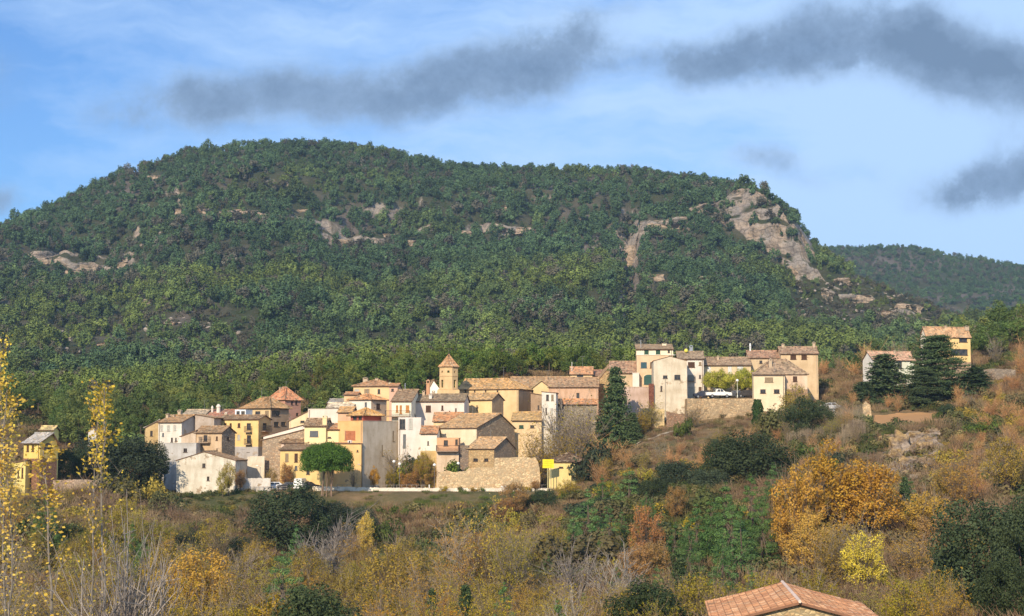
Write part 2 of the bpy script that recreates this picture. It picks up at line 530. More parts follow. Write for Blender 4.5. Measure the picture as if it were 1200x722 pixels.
# main mountain, laid out row by row
MXs_ = [-700, -300, -100, 0, 50, 100, 140, 180, 220, 290, 340, 400, 450, 520, 600, 700, 735, 760, 800, 850, 880, 910, 935, 950, 975, 1000, 1050, 1100, 1150, 1200, 1500, 1900]
SKY = {-700: 380, -300: 335, -100: 292, 0: 270, 50: 249, 100: 228, 140: 209, 180: 198, 220: 186, 290: 174, 340: 172, 400: 176, 450: 183, 520: 197, 600: 200, 700: 207, 735: 207, 760: 208, 800: 211, 850: 219, 880: 226, 910: 240, 935: 262, 950: 284, 975: 306, 1000: 322, 1050: 346, 1100: 366, 1150: 378, 1200: 388, 1500: 410, 1900: 430}
CT_ = {-700: 400, -300: 370, -100: 330, 0: 298, 50: 302, 100: 305, 140: 303, 180: 272, 220: 243, 290: 244, 340: 244, 400: 276, 450: 275, 520: 262, 600: 265, 700: 262, 724: 266, 737: 286, 750: 262, 760: 254, 800: 250, 835: 243, 865: 231, 880: 230, 910: 243, 935: 270, 950: 305, 975: 336, 1000: 344, 1050: 356, 1100: 371, 1150: 383, 1200: 392, 1500: 415, 1900: 432}
CB_ = {-700: 404, -300: 376, -100: 338, 0: 306, 50: 313, 100: 326, 140: 318, 180: 277, 220: 252, 290: 255, 340: 250, 400: 284, 450: 282, 520: 266, 600: 271, 700: 268, 724: 276, 737: 322, 750: 284, 760: 272, 800: 270, 835: 266, 865: 284, 880: 292, 910: 306, 928: 325, 940: 334, 950: 336, 975: 346, 1000: 354, 1050: 366, 1100: 380, 1150: 390, 1200: 396, 1500: 420, 1900: 436}
YR_ = {-700: 1100, 0: 1180, 600: 1240, 850: 1160, 935: 1060, 1000: 1010, 1100: 960, 1200: 930, 1900: 900}
YC_ = {-700: 960, 0: 1000, 600: 1070, 850: 1040, 910: 1000, 935: 985, 1000: 950, 1100: 910, 1200: 890, 1900: 870}
def interp(d, px):
    k = sorted(d)
    return float(np.interp(px, k, [d[q] for q in k]))
def mountain_row(px):
    s, ct, cb, yr, yc = (interp(d, px) for d in (SKY, CT_, CB_, YR_, YC_))
    z0 = float(groundv((px - 600) / F * 600, 600)) - 1.0
    p0 = proj((px - 600) / F * 600, 600, z0)[1]
    hs = cb - ct
    L = [(600, p0), (700, p0 + (cb - p0) * .22), (820, p0 + (cb - p0) * .52), (yc - 45, p0 + (cb - p0) * .87), (yc, cb), (yc + 3 + hs * .18, ct), (yc + (yr - yc) * .45, ct + (s - ct) * .62), (yr, s), (yr + 60, s + 6), (yr + 260, s + 60), (yr + 420, s + 130)]
    return L
seg = [6, 7, 9, 4, 22, 8, 10, 4, 3, 2]
mcols = np.arange(-700, 1901, 5.0)
grid = []
for c in mcols:
    L = mountain_row(c)
    col = []
    for k in range(len(L) - 1):
        for q in range(seg[k]):
            t = q / seg[k]
            col.append((L[k][0] * (1 - t) + L[k + 1][0] * t, L[k][1] * (1 - t) + L[k + 1][1] * t, k))
    col.append((L[-1][0], L[-1][1], len(L) - 2))
    grid.append(col)
NRm = len(grid[0]); MP = np.zeros((NRm, len(mcols), 3)); MK = np.zeros(NRm, int)
for j, c in enumerate(mcols):
    for i in range(NRm):
        Y_, py_, k = grid[j][i]
        MK[i] = k
        p = P(c, py_, Y_)
        x, y, z = p
        amp = 1.0
        if i < 5: amp = i / 5
        if k == 7 or (k == 6): amp = .35
        if k >= 8: amp = .35
        z += amp * (9 * fbm(x * .009, y * .009, 3) + 3.0 * fbm(x * .035, y * .035, 1))
        if k in (3, 4, 5):
            y += 11 * fbm(x * .03, z * .05, 7) + 6.0 * fbm(x * .10, z * .05, 2) + 2.2 * math.sin(z * .55 + 4 * fbm(x * .02, y * .02))
            z += 1.3 * fbm(x * .1, y * .1, 9)
        MP[i, j] = (x, y, z)
mt = struct(link('mountain', grid_mesh('mountain', [tuple(v) for v in MP.reshape(-1, 3)], NRm, len(mcols), MAT_MT)))
for p_ in mt.data.polygons: pass

# the farther ridge to the right
RX = {-700: 420, 500: 400, 800: 330, 900: 300, 950: 291, 1000: 290, 1060: 290, 1100: 296, 1150: 303, 1200: 311, 1300: 322, 1500: 335, 1900: 345}
fcols = np.arange(300, 1901, 8.0); FR = 34
FP = np.zeros((FR, len(fcols), 3))
for j, c in enumerate(fcols):
    s = interp(RX, c)
    for i in range(FR):
        t = i / (FR - 1)
        if t < .75:
            tt = t / .75
            Y_ = 1250 + 650 * tt; py_ = 440 + (s - 440) * (tt ** .9)
        else:
            tt = (t - .75) / .25
            Y_ = 1900 + 500 * tt; py_ = s + 70 * tt
        x, y, z = P(c, py_, Y_)
        z += (1 if t < .6 else .3) * (16 * fbm(x * .005, y * .005, 8) + 4 * fbm(x * .02, y * .02, 4))
        FP[i, j] = (x, y, z)
struct(link('far_ridge', grid_mesh('far_ridge', [tuple(v) for v in FP.reshape(-1, 3)], FR, len(fcols), MAT_MT)))
# ground sheet out to the horizon, under everything
m = MB(); R_ = 3600
m.face([(-R_, -R_, -38), (R_, -R_, -38), (R_, R_, -38), (-R_, R_, -38)])
struct(m.build('ground', MAT_GROUND))
# ---------------------------------------------------------------- house kit
def clip(poly, ax, v, keep_ge):
    o = []
    for i in range(len(poly)):
        a = poly[i]; b = poly[(i + 1) % len(poly)]
        ia = (a[ax] >= v) if keep_ge else (a[ax] <= v)
        ib = (b[ax] >= v) if keep_ge else (b[ax] <= v)
        if ia: o.append(a)
        if ia != ib:
            t = (v - a[ax]) / (b[ax] - a[ax])
            o.append((a[0] + t * (b[0] - a[0]), a[1] + t * (b[1] - a[1])))
    return o

def wall_face(mb, O, ex, inn, poly, holes, mi=0, deep=0.2):
    """poly: convex (s, z) outline; holes: (s0, z0, s1, z1) get real openings with reveals"""
    O = Vector(O); ex = Vector(ex); inn = Vector(inn)
    def pt(s, z, d=0): return O + ex * s + Vector((0, 0, z)) + inn * d
    ss = sorted({min(p[0] for p in poly), max(p[0] for p in poly)} | {h[0] for h in holes} | {h[2] for h in holes})
    zs = sorted({min(p[1] for p in poly), max(p[1] for p in poly)} | {h[1] for h in holes} | {h[3] for h in holes})
    for i in range(len(ss) - 1):
        for j in range(len(zs) - 1):
            cs = (ss[i] + ss[i + 1]) / 2; cz = (zs[j] + zs[j + 1]) / 2
            if any(h[0] < cs < h[2] and h[1] < cz < h[3] for h in holes): continue
            q = clip(clip(clip(clip(poly, 0, ss[i], True), 0, ss[i + 1], False), 1, zs[j], True), 1, zs[j + 1], False)
            if len(q) >= 3: mb.face([pt(a, b) for a, b in q], mi)
    for (a, c, b, d) in holes:
        mb.face([pt(a, c), pt(b, c), pt(b, c, deep), pt(a, c, deep)], mi)
        mb.face([pt(a, d), pt(a, d, deep), pt(b, d, deep), pt(b, d)], mi)
        mb.face([pt(a, c), pt(a, c, deep), pt(a, d, deep), pt(a, d)], mi)
        mb.face([pt(b, c), pt(b, d), pt(b, d, deep), pt(b, c, deep)], mi)

def tiles(mb, A, B, A2, B2, per=0.27, amp=0.05, thick=0.12, course=0.9, seed=1):
    """one roof slope: eave A-B, ridge A2-B2, barrel tile rows running down the slope"""
    A, B, A2, B2 = map(Vector, (A, B, A2, B2))
    rnd = random.Random(seed)
    n = (B - A).cross(A2 - A)
    if n.length < 1e-6: n = (B - A).cross(B2 - A)
    n.normalize()
    if n.z < 0: n = -n
    L = max((B - A).length, (B2 - A2).length); H = max((A2 - A).length, (B2 - B).length)
    np_ = max(2, int(L / per)); nr = max(2, int(H / course) + 1)
    prof = [0, 1, 1, 0]; offs = [0.0, .22, .58, .8]
    ts = [(k + offs[q]) / np_ for k in range(np_) for q in range(4)] + [1.0]
    hs = [prof[q] for k in range(np_) for q in range(4)] + [0]
    colj = [rnd.uniform(-.012, .012) for _ in ts]
    i0 = len(mb.v); nc = len(ts)
    rr = []
    for r in range(nr + 1):
        if r == 0: rr.append((0, 0))
        elif r == nr: rr.append((1, 0))
        else:
            v = r / nr + rnd.uniform(-.02, .02)
            rr.append((v, .0)); rr.append((v + .004, -.03))
    for (v, dn) in rr:
        sag = -0.05 * math.sin(math.pi * v)
        for k, t in enumerate(ts):
            p = A.lerp(B, t).lerp(A2.lerp(B2, t), min(v, 1)) + n * (hs[k] * amp + dn + colj[k] + sag + .012 * rnd.uniform(-1, 1))
            mb.v.append(tuple(p))
    for r in range(len(rr) - 1):
        for k in range(nc - 1):
            a = i0 + r * nc + k
            mb.f.append((a, a + 1, a + nc + 1, a + nc)); mb.mi.append(0)
    # underside and edges
    d = n * -thick
    for (p, q) in ((A, B), (B, B2), (B2, A2), (A2, A)):
        if (p - q).length > 1e-4:
            mb.face([p + d, q + d, q, p], 1)
    mb.face([A + d, A2 + d, B2 + d, B + d] if (A2 - B2).length > 1e-4 else [A + d, A2 + d, B + d], 1)

def ridge_cap(mb, a, b, r=0.13):
    a = Vector(a); b = Vector(b)
    n = max(1, int((b - a).length / .45))
    for k in range(n):
        mb.tube(a.lerp(b, k / n), a.lerp(b, (k + 1) / n + .02), r * 1.05, r * .9, 6, 0)

SHUT = {'green': (.035, .09, .06), 'brown': (.09, .045, .025), 'orange': (.55, .25, .07), 'grey': (.14, .15, .16), 'dark': (.03, .026, .024),
        'white': (.75, .75, .72), 'blue': (.05, .11, .14), 'tan': (.32, .24, .15), 'salmon': (.50, .19, .09), 'wood': (.13, .07, .035), 'pale': (.52, .50, .44)}
FR = {'frame': (.22, .15, .10)}

def add_window(root, O, ex, inn, hole, style, sill=True):
    """a window or door seated in its opening; built in the house's local frame"""
    a, c, b, d = hole
    O = Vector(O); ex = Vector(ex); inn = Vector(inn)
    kind = 'window'
    st = style
    if st.startswith('door'):
        kind = 'door'; st = st[4:].strip('_') or 'wood'
    if st.startswith('garage'):
        kind = 'garage_door'; st = 'pale'
    mid = O + ex * ((a + b) / 2) + Vector((0, 0, c))
    loc = mid
    def L(s, z, dd): return ex * (s - (a + b) / 2) + Vector((0, 0, z - c)) + inn * dd
    def slab(mb, s0, z0, s1, z1, d0, d1, mi=0):
        q = [L(s0, z0, d0), L(s1, z0, d0), L(s1, z1, d0), L(s0, z1, d0), L(s0, z0, d1), L(s1, z0, d1), L(s1, z1, d1), L(s0, z1, d1)]
        i = len(mb.v); mb.v += [tuple(v) for v in q]
        for f in ((0, 1, 2, 3), (7, 6, 5, 4), (0, 4, 5, 1), (1, 5, 6, 2), (2, 6, 7, 3), (3, 7, 4, 0)):
            mb.f.append(tuple(i + k for k in f)); mb.mi.append(mi)
    t = 0.07
    fm = MB()
    for (s0, z0, s1, z1) in ((a, c, b, c + t), (a, d - t, b, d), (a, c + t, a + t, d - t), (b - t, c + t, b, d - t)):
        slab(fm, s0, z0, s1, z1, .10, .17)
    if kind == 'window':
        slab(fm, (a + b) / 2 - .03, c + t, (a + b) / 2 + .03, d - t, .102, .168)
        if sill: slab(fm, a - .08, c - .09, b + .08, c - .003, -.09, .05)
    fc = {'dark': (.10, .07, .05), 'open': (.10, .08, .06)}.get(st, SHUT.get(st, (.2, .14, .09)))
    w_ = fm.build(kind if kind != 'window' else 'window', plain(fc, .6), root, loc)
    pm = MB()
    if kind == 'window' and st in ('dark', 'open', 'glass'):
        slab(pm, a + t, c + t, b - t, d - t, .15, .16)
        pm.build('pane', glass(), w_)
    elif kind == 'window':
        # closed or half-closed louvred shutters
        for k, (s0, s1) in enumerate(((a + t * .6, (a + b) / 2 - .02), ((a + b) / 2 + .02, b - t * .6))):
            sm_ = MB()
            n = max(3, int((d - c) / .16))
            for q in range(n):
                z0 = c + t * .6 + (d - c - t * 1.2) * q / n
                z1 = c + t * .6 + (d - c - t * 1.2) * (q + .8) / n
                slab(sm_, s0, z0, s1, z1, .02, .06)
            slab(sm_, s0, c + t * .6, s1, d - t * .6, .062, .08)
            sm_.build('shutter', plain(SHUT.get(st, (.2, .14, .09)), .6), w_)
    else:
        n = max(2, int((b - a) / .3)) if kind == 'door' else max(3, int((d - c) / .4))
        for q in range(n):
            if kind == 'door':
                slab(pm, a + t + (b - a - 2 * t) * q / n, c + t, a + t + (b - a - 2 * t) * (q + .94) / n, d - t, .12, .16)
            else:
                slab(pm, a + t, c + t + (d - c - 2 * t) * q / n, b - t, c + t + (d - c - 2 * t) * (q + .94) / n, .12, .16)
        slab(pm, a + t, c + t, b - t, d - t, .161, .17)
        pm.build('door_leaf' , plain(SHUT.get(st, (.2, .14, .09)), .6), w_)
    return w_

def add_balcony(root, O, ex, inn, s0, s1, z, depth=0.8, rail=(.05, .045, .045)):
    O = Vector(O); ex = Vector(ex); inn = Vector(inn)
    loc = O + ex * ((s0 + s1) / 2) + Vector((0, 0, z))
    h = (s1 - s0) / 2
    def Q(s, d, zz): return tuple(ex * s - inn * d + Vector((0, 0, zz)))
    def bx(mb, sa, sb, da, db, za, zb):
        i = len(mb.v)
        mb.v += [Q(sa, da, za), Q(sb, da, za), Q(sb, db, za), Q(sa, db, za), Q(sa, da, zb), Q(sb, da, zb), Q(sb, db, zb), Q(sa, db, zb)]
        for q in ((0, 3, 2, 1), (4, 5, 6, 7), (0, 1, 5, 4), (1, 2, 6, 5), (2, 3, 7, 6), (3, 0, 4, 7)):
            mb.f.append(tuple(i + k for k in q)); mb.mi.append(0)
    m = MB(); bx(m, -h, h, 0.003, depth, -.14, 0)
    b = m.build('balcony', plain((.30, .22, .16), .8), root, loc)
    r = MB()
    for dd, sa, sb in ((depth - .04, -h + .02, h - .02),):
        bx(r, sa, sb, dd, dd + .03, .95, 1.0); bx(r, sa, sb, dd, dd + .03, .06, .1)
        n = max(3, int((sb - sa) / .14))
        for k in range(n + 1):
            s = sa + (sb - sa) * k / n
            bx(r, s - .012, s + .012, dd, dd + .024, .1, .95)
    for s in (-h + .02, h - .05):
        bx(r, s, s + .03, .05, depth - .04, .95, 1.0)
        for k in range(4):
            dd = .1 + (depth - .2) * k / 4
            bx(r, s, s + .024, dd, dd + .024, 0.0, .95)
    r.build('railing', plain(rail, .5), b)
    return b

def add_chimney(roof, x, y, z0, z1, w_=0.6, mat=None, style='cap'):
    mat = mat or plaster((.48, .38, .27), .6)
    h = z1 - z0
    m = MB()
    if style == 'pipe':
        m.tube((0, 0, 0), (0, 0, h), .07, .07, 8)
        m.tube((0, 0, h), (0, 0, h + .12), .14, .05, 8)
        m.tube((0, 0, h - .35), (0, 0, h - .25), .1, .1, 8)
    elif style == 'round':
        m.lathe(0, 0, [(w_ * .5, 0), (w_ * .42, h * .6), (w_ * .55, h * .7), (w_ * .55, h * .78), (w_ * .3, h * .95), (.05, h)], 10)
    else:
        m.box(-w_ / 2, -w_ / 2, 0, w_ / 2, w_ / 2, h * .72)
        m.box(-w_ / 2 - .06, -w_ / 2 - .06, h * .72 + .002, w_ / 2 + .06, w_ / 2 + .06, h * .77)
        for sx_ in (-1, 1):
            for sy_ in (-1, 1):
                m.box(sx_ * w_ * .42 - .07, sy_ * w_ * .42 - .07, h * .77 + .002, sx_ * w_ * .42 + .07, sy_ * w_ * .42 + .07, h * .90)
        i = len(m.v)
        e = w_ / 2 + .1
        m.v += [(-e, -e, h * .902), (e, -e, h * .902), (e, e, h * .902), (-e, e, h * .902), (0, 0, h * 1.0)]
        for f in ((0, 3, 2, 1), (0, 1, 4), (1, 2, 4), (2, 3, 4), (3, 0, 4)):
            m.f.append(tuple(i + k for k in f)); m.mi.append(0)
    return m.build('chimney', mat, roof, (x, y, z0))

def line_len(Cx, Cy, dx, dy, px):
    # azimuth column of pixel px taken at mid height of the town
    u = (px - 600) / F / (CT - (361 - 480) / F * ST)
    return (u * Cy - Cx) / (dx - u * dy)

HOUSES = {}
def house(name, label, a, b, c, Y, yaw, ye, yb, D=8.0, rt='front', yr=None, wall=None, side=None, roofc=(.30, .155, .085),
          F_=(), S_=(), chim=(), balc=(), per=.27, ov=.35, rf=.5, xr=.5, cat='house', parapet=.35, ground_band=None, eave_r=None, group=None, wear=.5, foundation=7.0, open_left=False):
    """a,b: front wall left/right edge; c: outer edge of the visible side wall (or None); ye/yb: eave and base rows"""
    wall = wall or plaster((.62, .52, .36)); side = side or wall
    ps = math.radians(yaw)
    exw = Vector((math.cos(ps), -math.sin(ps), 0)); eyw = Vector((math.sin(ps), math.cos(ps), 0))
    if c is not None and c < a:
        A_ = P(a, ye, Y); t = line_len(A_.x, A_.y, exw.x, exw.y, b); L = abs(t)
        C0 = Vector((A_.x, A_.y, 0)); D = abs(line_len(A_.x, A_.y, eyw.x, eyw.y, c))
    else:
        B_ = P(b, ye, Y); t = line_len(B_.x, B_.y, -exw.x, -exw.y, a); L = abs(t)
        C0 = Vector((B_.x, B_.y, 0)) - exw * L
        if c is not None: D = abs(line_len(B_.x, B_.y, eyw.x, eyw.y, c))
    zE = P(b, ye, Y).z; zB = P(b, yb, Y).z
    z0 = zB; H = zE - zB
    root = thing(name, label, cat, (C0.x, C0.y, z0), -ps, group)
    inv = lambda p: Vector(((p - C0).dot(exw), (p - C0).dot(eyw), p.z - z0))
    def hit(px, py, face):
        d = Vector(px2dir(px, py))
        if face == 'F': n = eyw; o = C0
        elif face == 'S': n = exw; o = C0 + exw * L
        elif face == 'W': n = exw; o = C0
        t = o.dot(n) / d.dot(n)
        return inv(d * t)
    # roof shape
    mid = C0 + exw * (L / 2)
    if rt in ('front', 'hip', 'back', 'half'):
        yR = D * rf if rt in ('front',) else (D if rt == 'back' else D / 2)
        q = mid + eyw * yR
        zR = P(600, yr if yr is not None else ye, q.y).z - z0 if yr is not None else H
    elif rt in ('gable',):
        q = C0 + exw * (L * xr)
        zR = P(600, yr, q.y).z - z0
    elif rt in ('left', 'right'):
        zR = P(600, yr, (C0 + exw * (L if rt == 'left' else 0)).y).z - z0
    else: zR = H
    hf = -foundation
    fr = [(0, hf), (L, hf), (L, H), (0, H)]; bk = list(fr)
    sd = [(0, hf), (D, hf), (D, H), (0, H)]; sdl = None; sdr = None
    if rt == 'front': sd = [(0, hf), (D, hf), (D, H), (yR, zR), (0, H)]
    elif rt == 'back':
        sd = [(0, hf), (D, hf), (D, zR), (0, H)]; bk = [(0, hf), (L, hf), (L, zR), (0, zR)]
    elif rt == 'gable':
        Hr = H if eave_r is None else P(600, eave_r, (C0 + exw * L).y).z - z0
        Hl = H
        if eave_r is not None: Hl, Hr = H, Hr
        fr = [(0, hf), (L, hf), (L, Hr), (L * xr, zR), (0, Hl)]; bk = fr
        sdl = [(0, hf), (D, hf), (D, Hl), (0, Hl)]; sdr = [(0, hf), (D, hf), (D, Hr), (0, Hr)]
    elif rt == 'left':
        fr = [(0, hf), (L, hf), (L, zR), (0, H)]; bk = fr
        sdl = [(0, hf), (D, hf), (D, H), (0, H)]; sdr = [(0, hf), (D, hf), (D, zR), (0, zR)]
    elif rt == 'right':
        fr = [(0, hf), (L, hf), (L, H), (0, zR)]; bk = fr
        sdr = [(0, hf), (D, hf), (D, H), (0, H)]; sdl = [(0, hf), (D, hf), (D, zR), (0, zR)]
    if open_left: sdl = [(0, hf), (D, hf), (D, H), (D / 2, zR), (0, H)]
    sdl = sdl or sd; sdr = sdr or sd
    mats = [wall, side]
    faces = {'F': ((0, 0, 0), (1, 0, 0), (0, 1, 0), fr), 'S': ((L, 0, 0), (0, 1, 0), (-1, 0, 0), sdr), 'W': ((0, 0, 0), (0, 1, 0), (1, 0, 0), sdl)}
    holes = {'F': [], 'S': [], 'W': []}; wins = []
    for fc, lst in (('F', F_), ('S', S_)):
        if fc == 'S' and c is not None and c < a: fc = 'W'
        ax = 0 if fc == 'F' else 1; ln = L if fc == 'F' else D
        for wdef in lst:
            x0, y0, x1, y1, stl = (tuple(wdef) + ('dark',))[:5]
            p = hit(x0, y1, fc); q = hit(x1, y0, fc)
            s0, s1 = sorted((p[ax], q[ax])); zz0, zz1 = sorted((p.z, q.z))
            s0 = max(s0, .06); s1 = min(s1, ln - .06)
            if s1 - s0 < .2: continue
            h_ = (s0, zz0, s1, zz1)
            holes[fc].append(h_); wins.append((fc, h_, stl))
    m = MB()
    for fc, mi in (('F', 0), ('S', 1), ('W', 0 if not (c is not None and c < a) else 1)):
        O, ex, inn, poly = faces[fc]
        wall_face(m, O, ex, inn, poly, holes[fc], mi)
    wall_face(m, (0, D, 0), (1, 0, 0), (0, -1, 0), bk, [], 0)
    if rt == 'flat':
        m.face([(0, 0, H - parapet), (L, 0, H - parapet), (L, D, H - parapet), (0, D, H - parapet)], 0)
        t = .25
        m.box(-.04, -.04, H, L + .04, t, H + .08, 0); m.box(-.04, D - t, H, L + .04, D + .04, H + .08, 0)
        m.box(-.04, t, H, t, D - t, H + .08, 1); m.box(L - t, t, H, L + .04, D - t, H + .08, 1)
    if ground_band:
        zb = P(b, ground_band[0], Y).z - z0
        m.box(-.03, -.03, hf, L + .03, -.004, zb, 2); mats.append(ground_band[1])
        if c is not None: m.box(L + .004, -.03, hf, L + .03, D, zb, 2)
    wl = m.build('wall', mats, root)
    for (fc, h_, stl) in wins:
        O, ex, inn, poly = faces[fc]
        add_window(root, O, ex, inn, h_, stl)
    for (fc, x0, x1, yy, dp) in balc:
        p = hit(x0, yy, fc); q = hit(x1, yy, fc); ax = 0 if fc == 'F' else 1
        O, ex, inn, poly = faces[fc]
        add_balcony(root, O, ex, inn, min(p[ax], q[ax]), max(p[ax], q[ax]), p.z, dp)
    # roof
    rm = MB(); sd_ = hash(label) % 999 if False else len(HOUSES) + 3
    roofc = (roofc[0] * 1.18, roofc[1] * 1.30, roofc[2] * 1.2) if roofc[0] > roofc[1] * 1.38 else roofc
    tm = [rooftile(roofc), plain((.17, .10, .06), .9)]
    up = .13
    def rz(y): return 0
    if rt == 'front':
        mF = (zR - H) / yR; mBk = (zR - H) / (D - yR)
        ee = H - mF * ov + up; eb = H - mBk * ov + up
        tiles(rm, (-ov * .6, -ov, ee), (L + ov * .6, -ov, ee), (-ov * .6, yR, zR + up), (L + ov * .6, yR, zR + up), per, seed=sd_)
        tiles(rm, (L + ov * .6, D + ov, eb), (-ov * .6, D + ov, eb), (L + ov * .6, yR, zR + up), (-ov * .6, yR, zR + up), per, seed=sd_ + 1)
        ridge_cap(rm, (-ov * .6, yR, zR + up + .03), (L + ov * .6, yR, zR + up + .03))
        surf = lambda x, y: (H + mF * y if y < yR else zR - mBk * (y - yR)) + up
    elif rt == 'back':
        mF = (zR - H) / D
        tiles(rm, (-ov * .6, -ov, H - mF * ov + up), (L + ov * .6, -ov, H - mF * ov + up), (-ov * .6, D + .1, zR + up + mF * .1), (L + ov * .6, D + .1, zR + up + mF * .1), per, seed=sd_)
        surf = lambda x, y: H + mF * y + up
    elif rt == 'gable':
        xR = L * xr; mL = (zR - Hl) / xR; mR = (zR - Hr) / (L - xR)
        tiles(rm, (-ov, D + .1, Hl - mL * ov + up), (-ov, -ov * .5, Hl - mL * ov + up), (xR, D + .1, zR + up), (xR, -ov * .5, zR + up), per, seed=sd_)
        tiles(rm, (L + ov, -ov * .5, Hr - mR * ov + up), (L + ov, D + .1, Hr - mR * ov + up), (xR, -ov * .5, zR + up), (xR, D + .1, zR + up), per, seed=sd_ + 1)
        ridge_cap(rm, (xR, -ov * .5, zR + up + .03), (xR, D + .1, zR + up + .03))
        surf = lambda x, y: (Hl + mL * x if x < xR else Hr + mR * (L - x)) + up
    elif rt in ('left', 'right'):
        m_ = (zR - H) / L
        if rt == 'left':
            tiles(rm, (-ov, D + .1, H - m_ * ov + up), (-ov, -ov * .5, H - m_ * ov + up), (L + .1, D + .1, zR + up), (L + .1, -ov * .5, zR + up), per, seed=sd_)
            surf = lambda x, y: H + m_ * x + up
        else:
            tiles(rm, (L + ov, -ov * .5, H - m_ * ov + up), (L + ov, D + .1, H - m_ * ov + up), (-.1, -ov * .5, zR + up), (-.1, D + .1, zR + up), per, seed=sd_)
            surf = lambda x, y: zR - m_ * x + up
    elif rt == 'hip':
        hx = min(D / 2, L / 2); e = H + up - (zR - H) / hx * ov
        r0, r1 = (hx if not open_left else -ov, D / 2, zR + up), (L - hx, D / 2, zR + up)
        a0, a1, a2, a3 = (-ov, -ov, e), (L + ov, -ov, e), (L + ov, D + ov, e), (-ov, D + ov, e)
        tiles(rm, a0, a1, r0, r1, per, seed=sd_); tiles(rm, a1, a2, r1, r1, per, seed=sd_ + 1)
        tiles(rm, a2, a3, r1, r0, per, seed=sd_ + 2)
        if not open_left: tiles(rm, a3, a0, r0, r0, per, seed=sd_ + 3)
        for p, q in ((a0, r0), (a1, r1), (a2, r1), (a3, r0)): (None if open_left and q is r0 else ridge_cap(rm, (p[0], p[1], p[2] + .05), (q[0], q[1], q[2] + .05)))
        ridge_cap(rm, r0, r1)
        surf = lambda x, y: H + (zR - H) * max(0, min(1, min(y, D - y, x, L - x) / hx)) + up
    else:
        surf = lambda x, y: H - parapet
    rf_ = None
    if rt != 'flat':
        rf_ = rm.build('roof', tm, root)
    for ch in chim:
        cx, yt, wpx, fy = ch[:4]; stl = ch[4] if len(ch) > 4 else 'cap'; cm = ch[5] if len(ch) > 5 else None
        y_ = D * fy
        # local x so that the chimney shows at column cx
        o = C0 + eyw * y_
        t = line_len(o.x, o.y, exw.x, exw.y, cx)
        x_ = max(.3, min(L - .3, t)); wpt = o + exw * x_
        zt = P(cx, yt, wpt.y).z - z0; zb = surf(x_, y_) - .3
        add_chimney(rf_ or wl, x_, y_, zb, max(zt, zb + .6), wpx * Y / F, cm, stl)
    HOUSES[label] = (root, L, D, H)
    rq = random.Random(len(HOUSES) * 7 + 1)
    if rt != 'flat' and L > 4 and rq.random() < .5:
        # television aerial on the roof
        m = MB(); hh = rq.uniform(1.5, 2.4); m.tube((0, 0, -.3), (0, 0, hh), .025, .02, 5)
        a_ = rq.uniform(-.4, .4); m.tube((-.5, a_ * .5, hh - .1), (.6, -a_ * .5, hh - .1), .015, .015, 4)
        for q_ in range(6):
            xx = -.45 + q_ * .19; m.tube((xx, -.28 + q_ * .02, hh - .1), (xx, .28 - q_ * .02, hh - .1), .01, .01, 4)
        if rq.random() < .5: m.tube((-.3, 0, hh - .6), (.35, 0, hh - .6), .012, .012, 4)
        xa, ya = L * rq.uniform(.25, .8), D * rq.uniform(.35, .6)
        m.build('aerial', plain((.30, .30, .30), .4, .5), rf_, (xa, ya, surf(xa, ya)))
    if H > 4 and L > 3.5 and rq.random() < .6:
        m = MB(); xx = L - .25 if rq.random() < .6 else .25; m.tube((xx, -.09, -.5), (xx, -.09, H - .15), .045, .045, 6)
        m.box(-.1, -.2, H - .14, L + .1, -.08, H - .05) if rt in ('front', 'back', 'hip') else None
        m.build('downpipe', plain(rq.choice([(.22, .15, .10), (.35, .30, .24), (.12, .10, .09)]), .6), root)
    root['_L'] = 0
    del root['_L']
    return root, L, D, H, hit, faces

# colours
YEL = (.66, .47, .20); PYEL = (.70, .58, .32); CREAM = (.68, .60, .45); WHT = (.62, .575, .50); TAN = (.50, .37, .23); PINK = (.50, .30, .21); ORG = (.66, .40, .17)
GREY = (.42, .38, .33); PWH = (.62, .53, .46)
SAND = (.62, .45, .24)
R1 = (.34, .19, .105); R2 = (.27, .16, .10); R3 = (.42, .20, .11); R4 = (.22, .13, .085); R5 = (.48, .34, .18)

# ---- left part of the town
h = house('stucco_house', 'cream gable-fronted house with two small dark windows at the bottom left of the village', 208, 276, None, 276, 3, 540, 580, D=9, rt='gable', yr=530, xr=.46,
      wall=plaster((.60, .555, .46), .8), roofc=R4, F_=[(237, 543.2, 240.8, 548, 'dark'), (242.4, 558.5, 245.4, 563.3, 'dark')], ov=.2)
house('concrete_building', 'grey rendered block with a flat roof and one window, behind the cream gabled house', 193, 230, None, 286, 4, 519.5, 552, D=4, rt='flat', wall=plaster((.47, .46, .44), .9),
      F_=[(215, 525.5, 219.3, 530)])
house('low_annex', 'low white annex wall above the grey flat-roofed block', 213, 231, None, 291, 4, 513, 522, D=3, rt='flat', wall=plaster(WHT, .2))
house('white_house', 'white three-storey house with lattice windows and two chimneys, at the left edge of the village', 186, 213, 231, 296, 22, 495, 522, rt='front', yr=487.5, rf=.75,
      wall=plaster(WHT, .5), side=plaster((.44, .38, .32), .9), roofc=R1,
      F_=[(188, 498.5, 191, 505, 'grey'), (196, 498.5, 199.2, 505, 'grey'), (203.5, 498.5, 206.6, 504.5, 'grey'), (190, 507.5, 192.2, 511.5, 'grey'), (200.2, 513, 202.2, 518, 'dark'), (205.2, 513, 206.8, 517, 'dark')][:] if False else
      [(188, 498.5, 191, 505, 'pale'), (196, 498.5, 199.2, 505, 'pale'), (203.5, 498.5, 206.6, 504.5, 'pale'), (190, 507.5, 192.2, 511.5, 'grey'), (200.2, 513, 202.6, 518, 'dark'), (205.2, 513, 207, 517, 'dark')],
      chim=[(195.5, 484.5, 3.2, .5), (204, 485.5, 2, .6), (211, 480, 4, .8)])
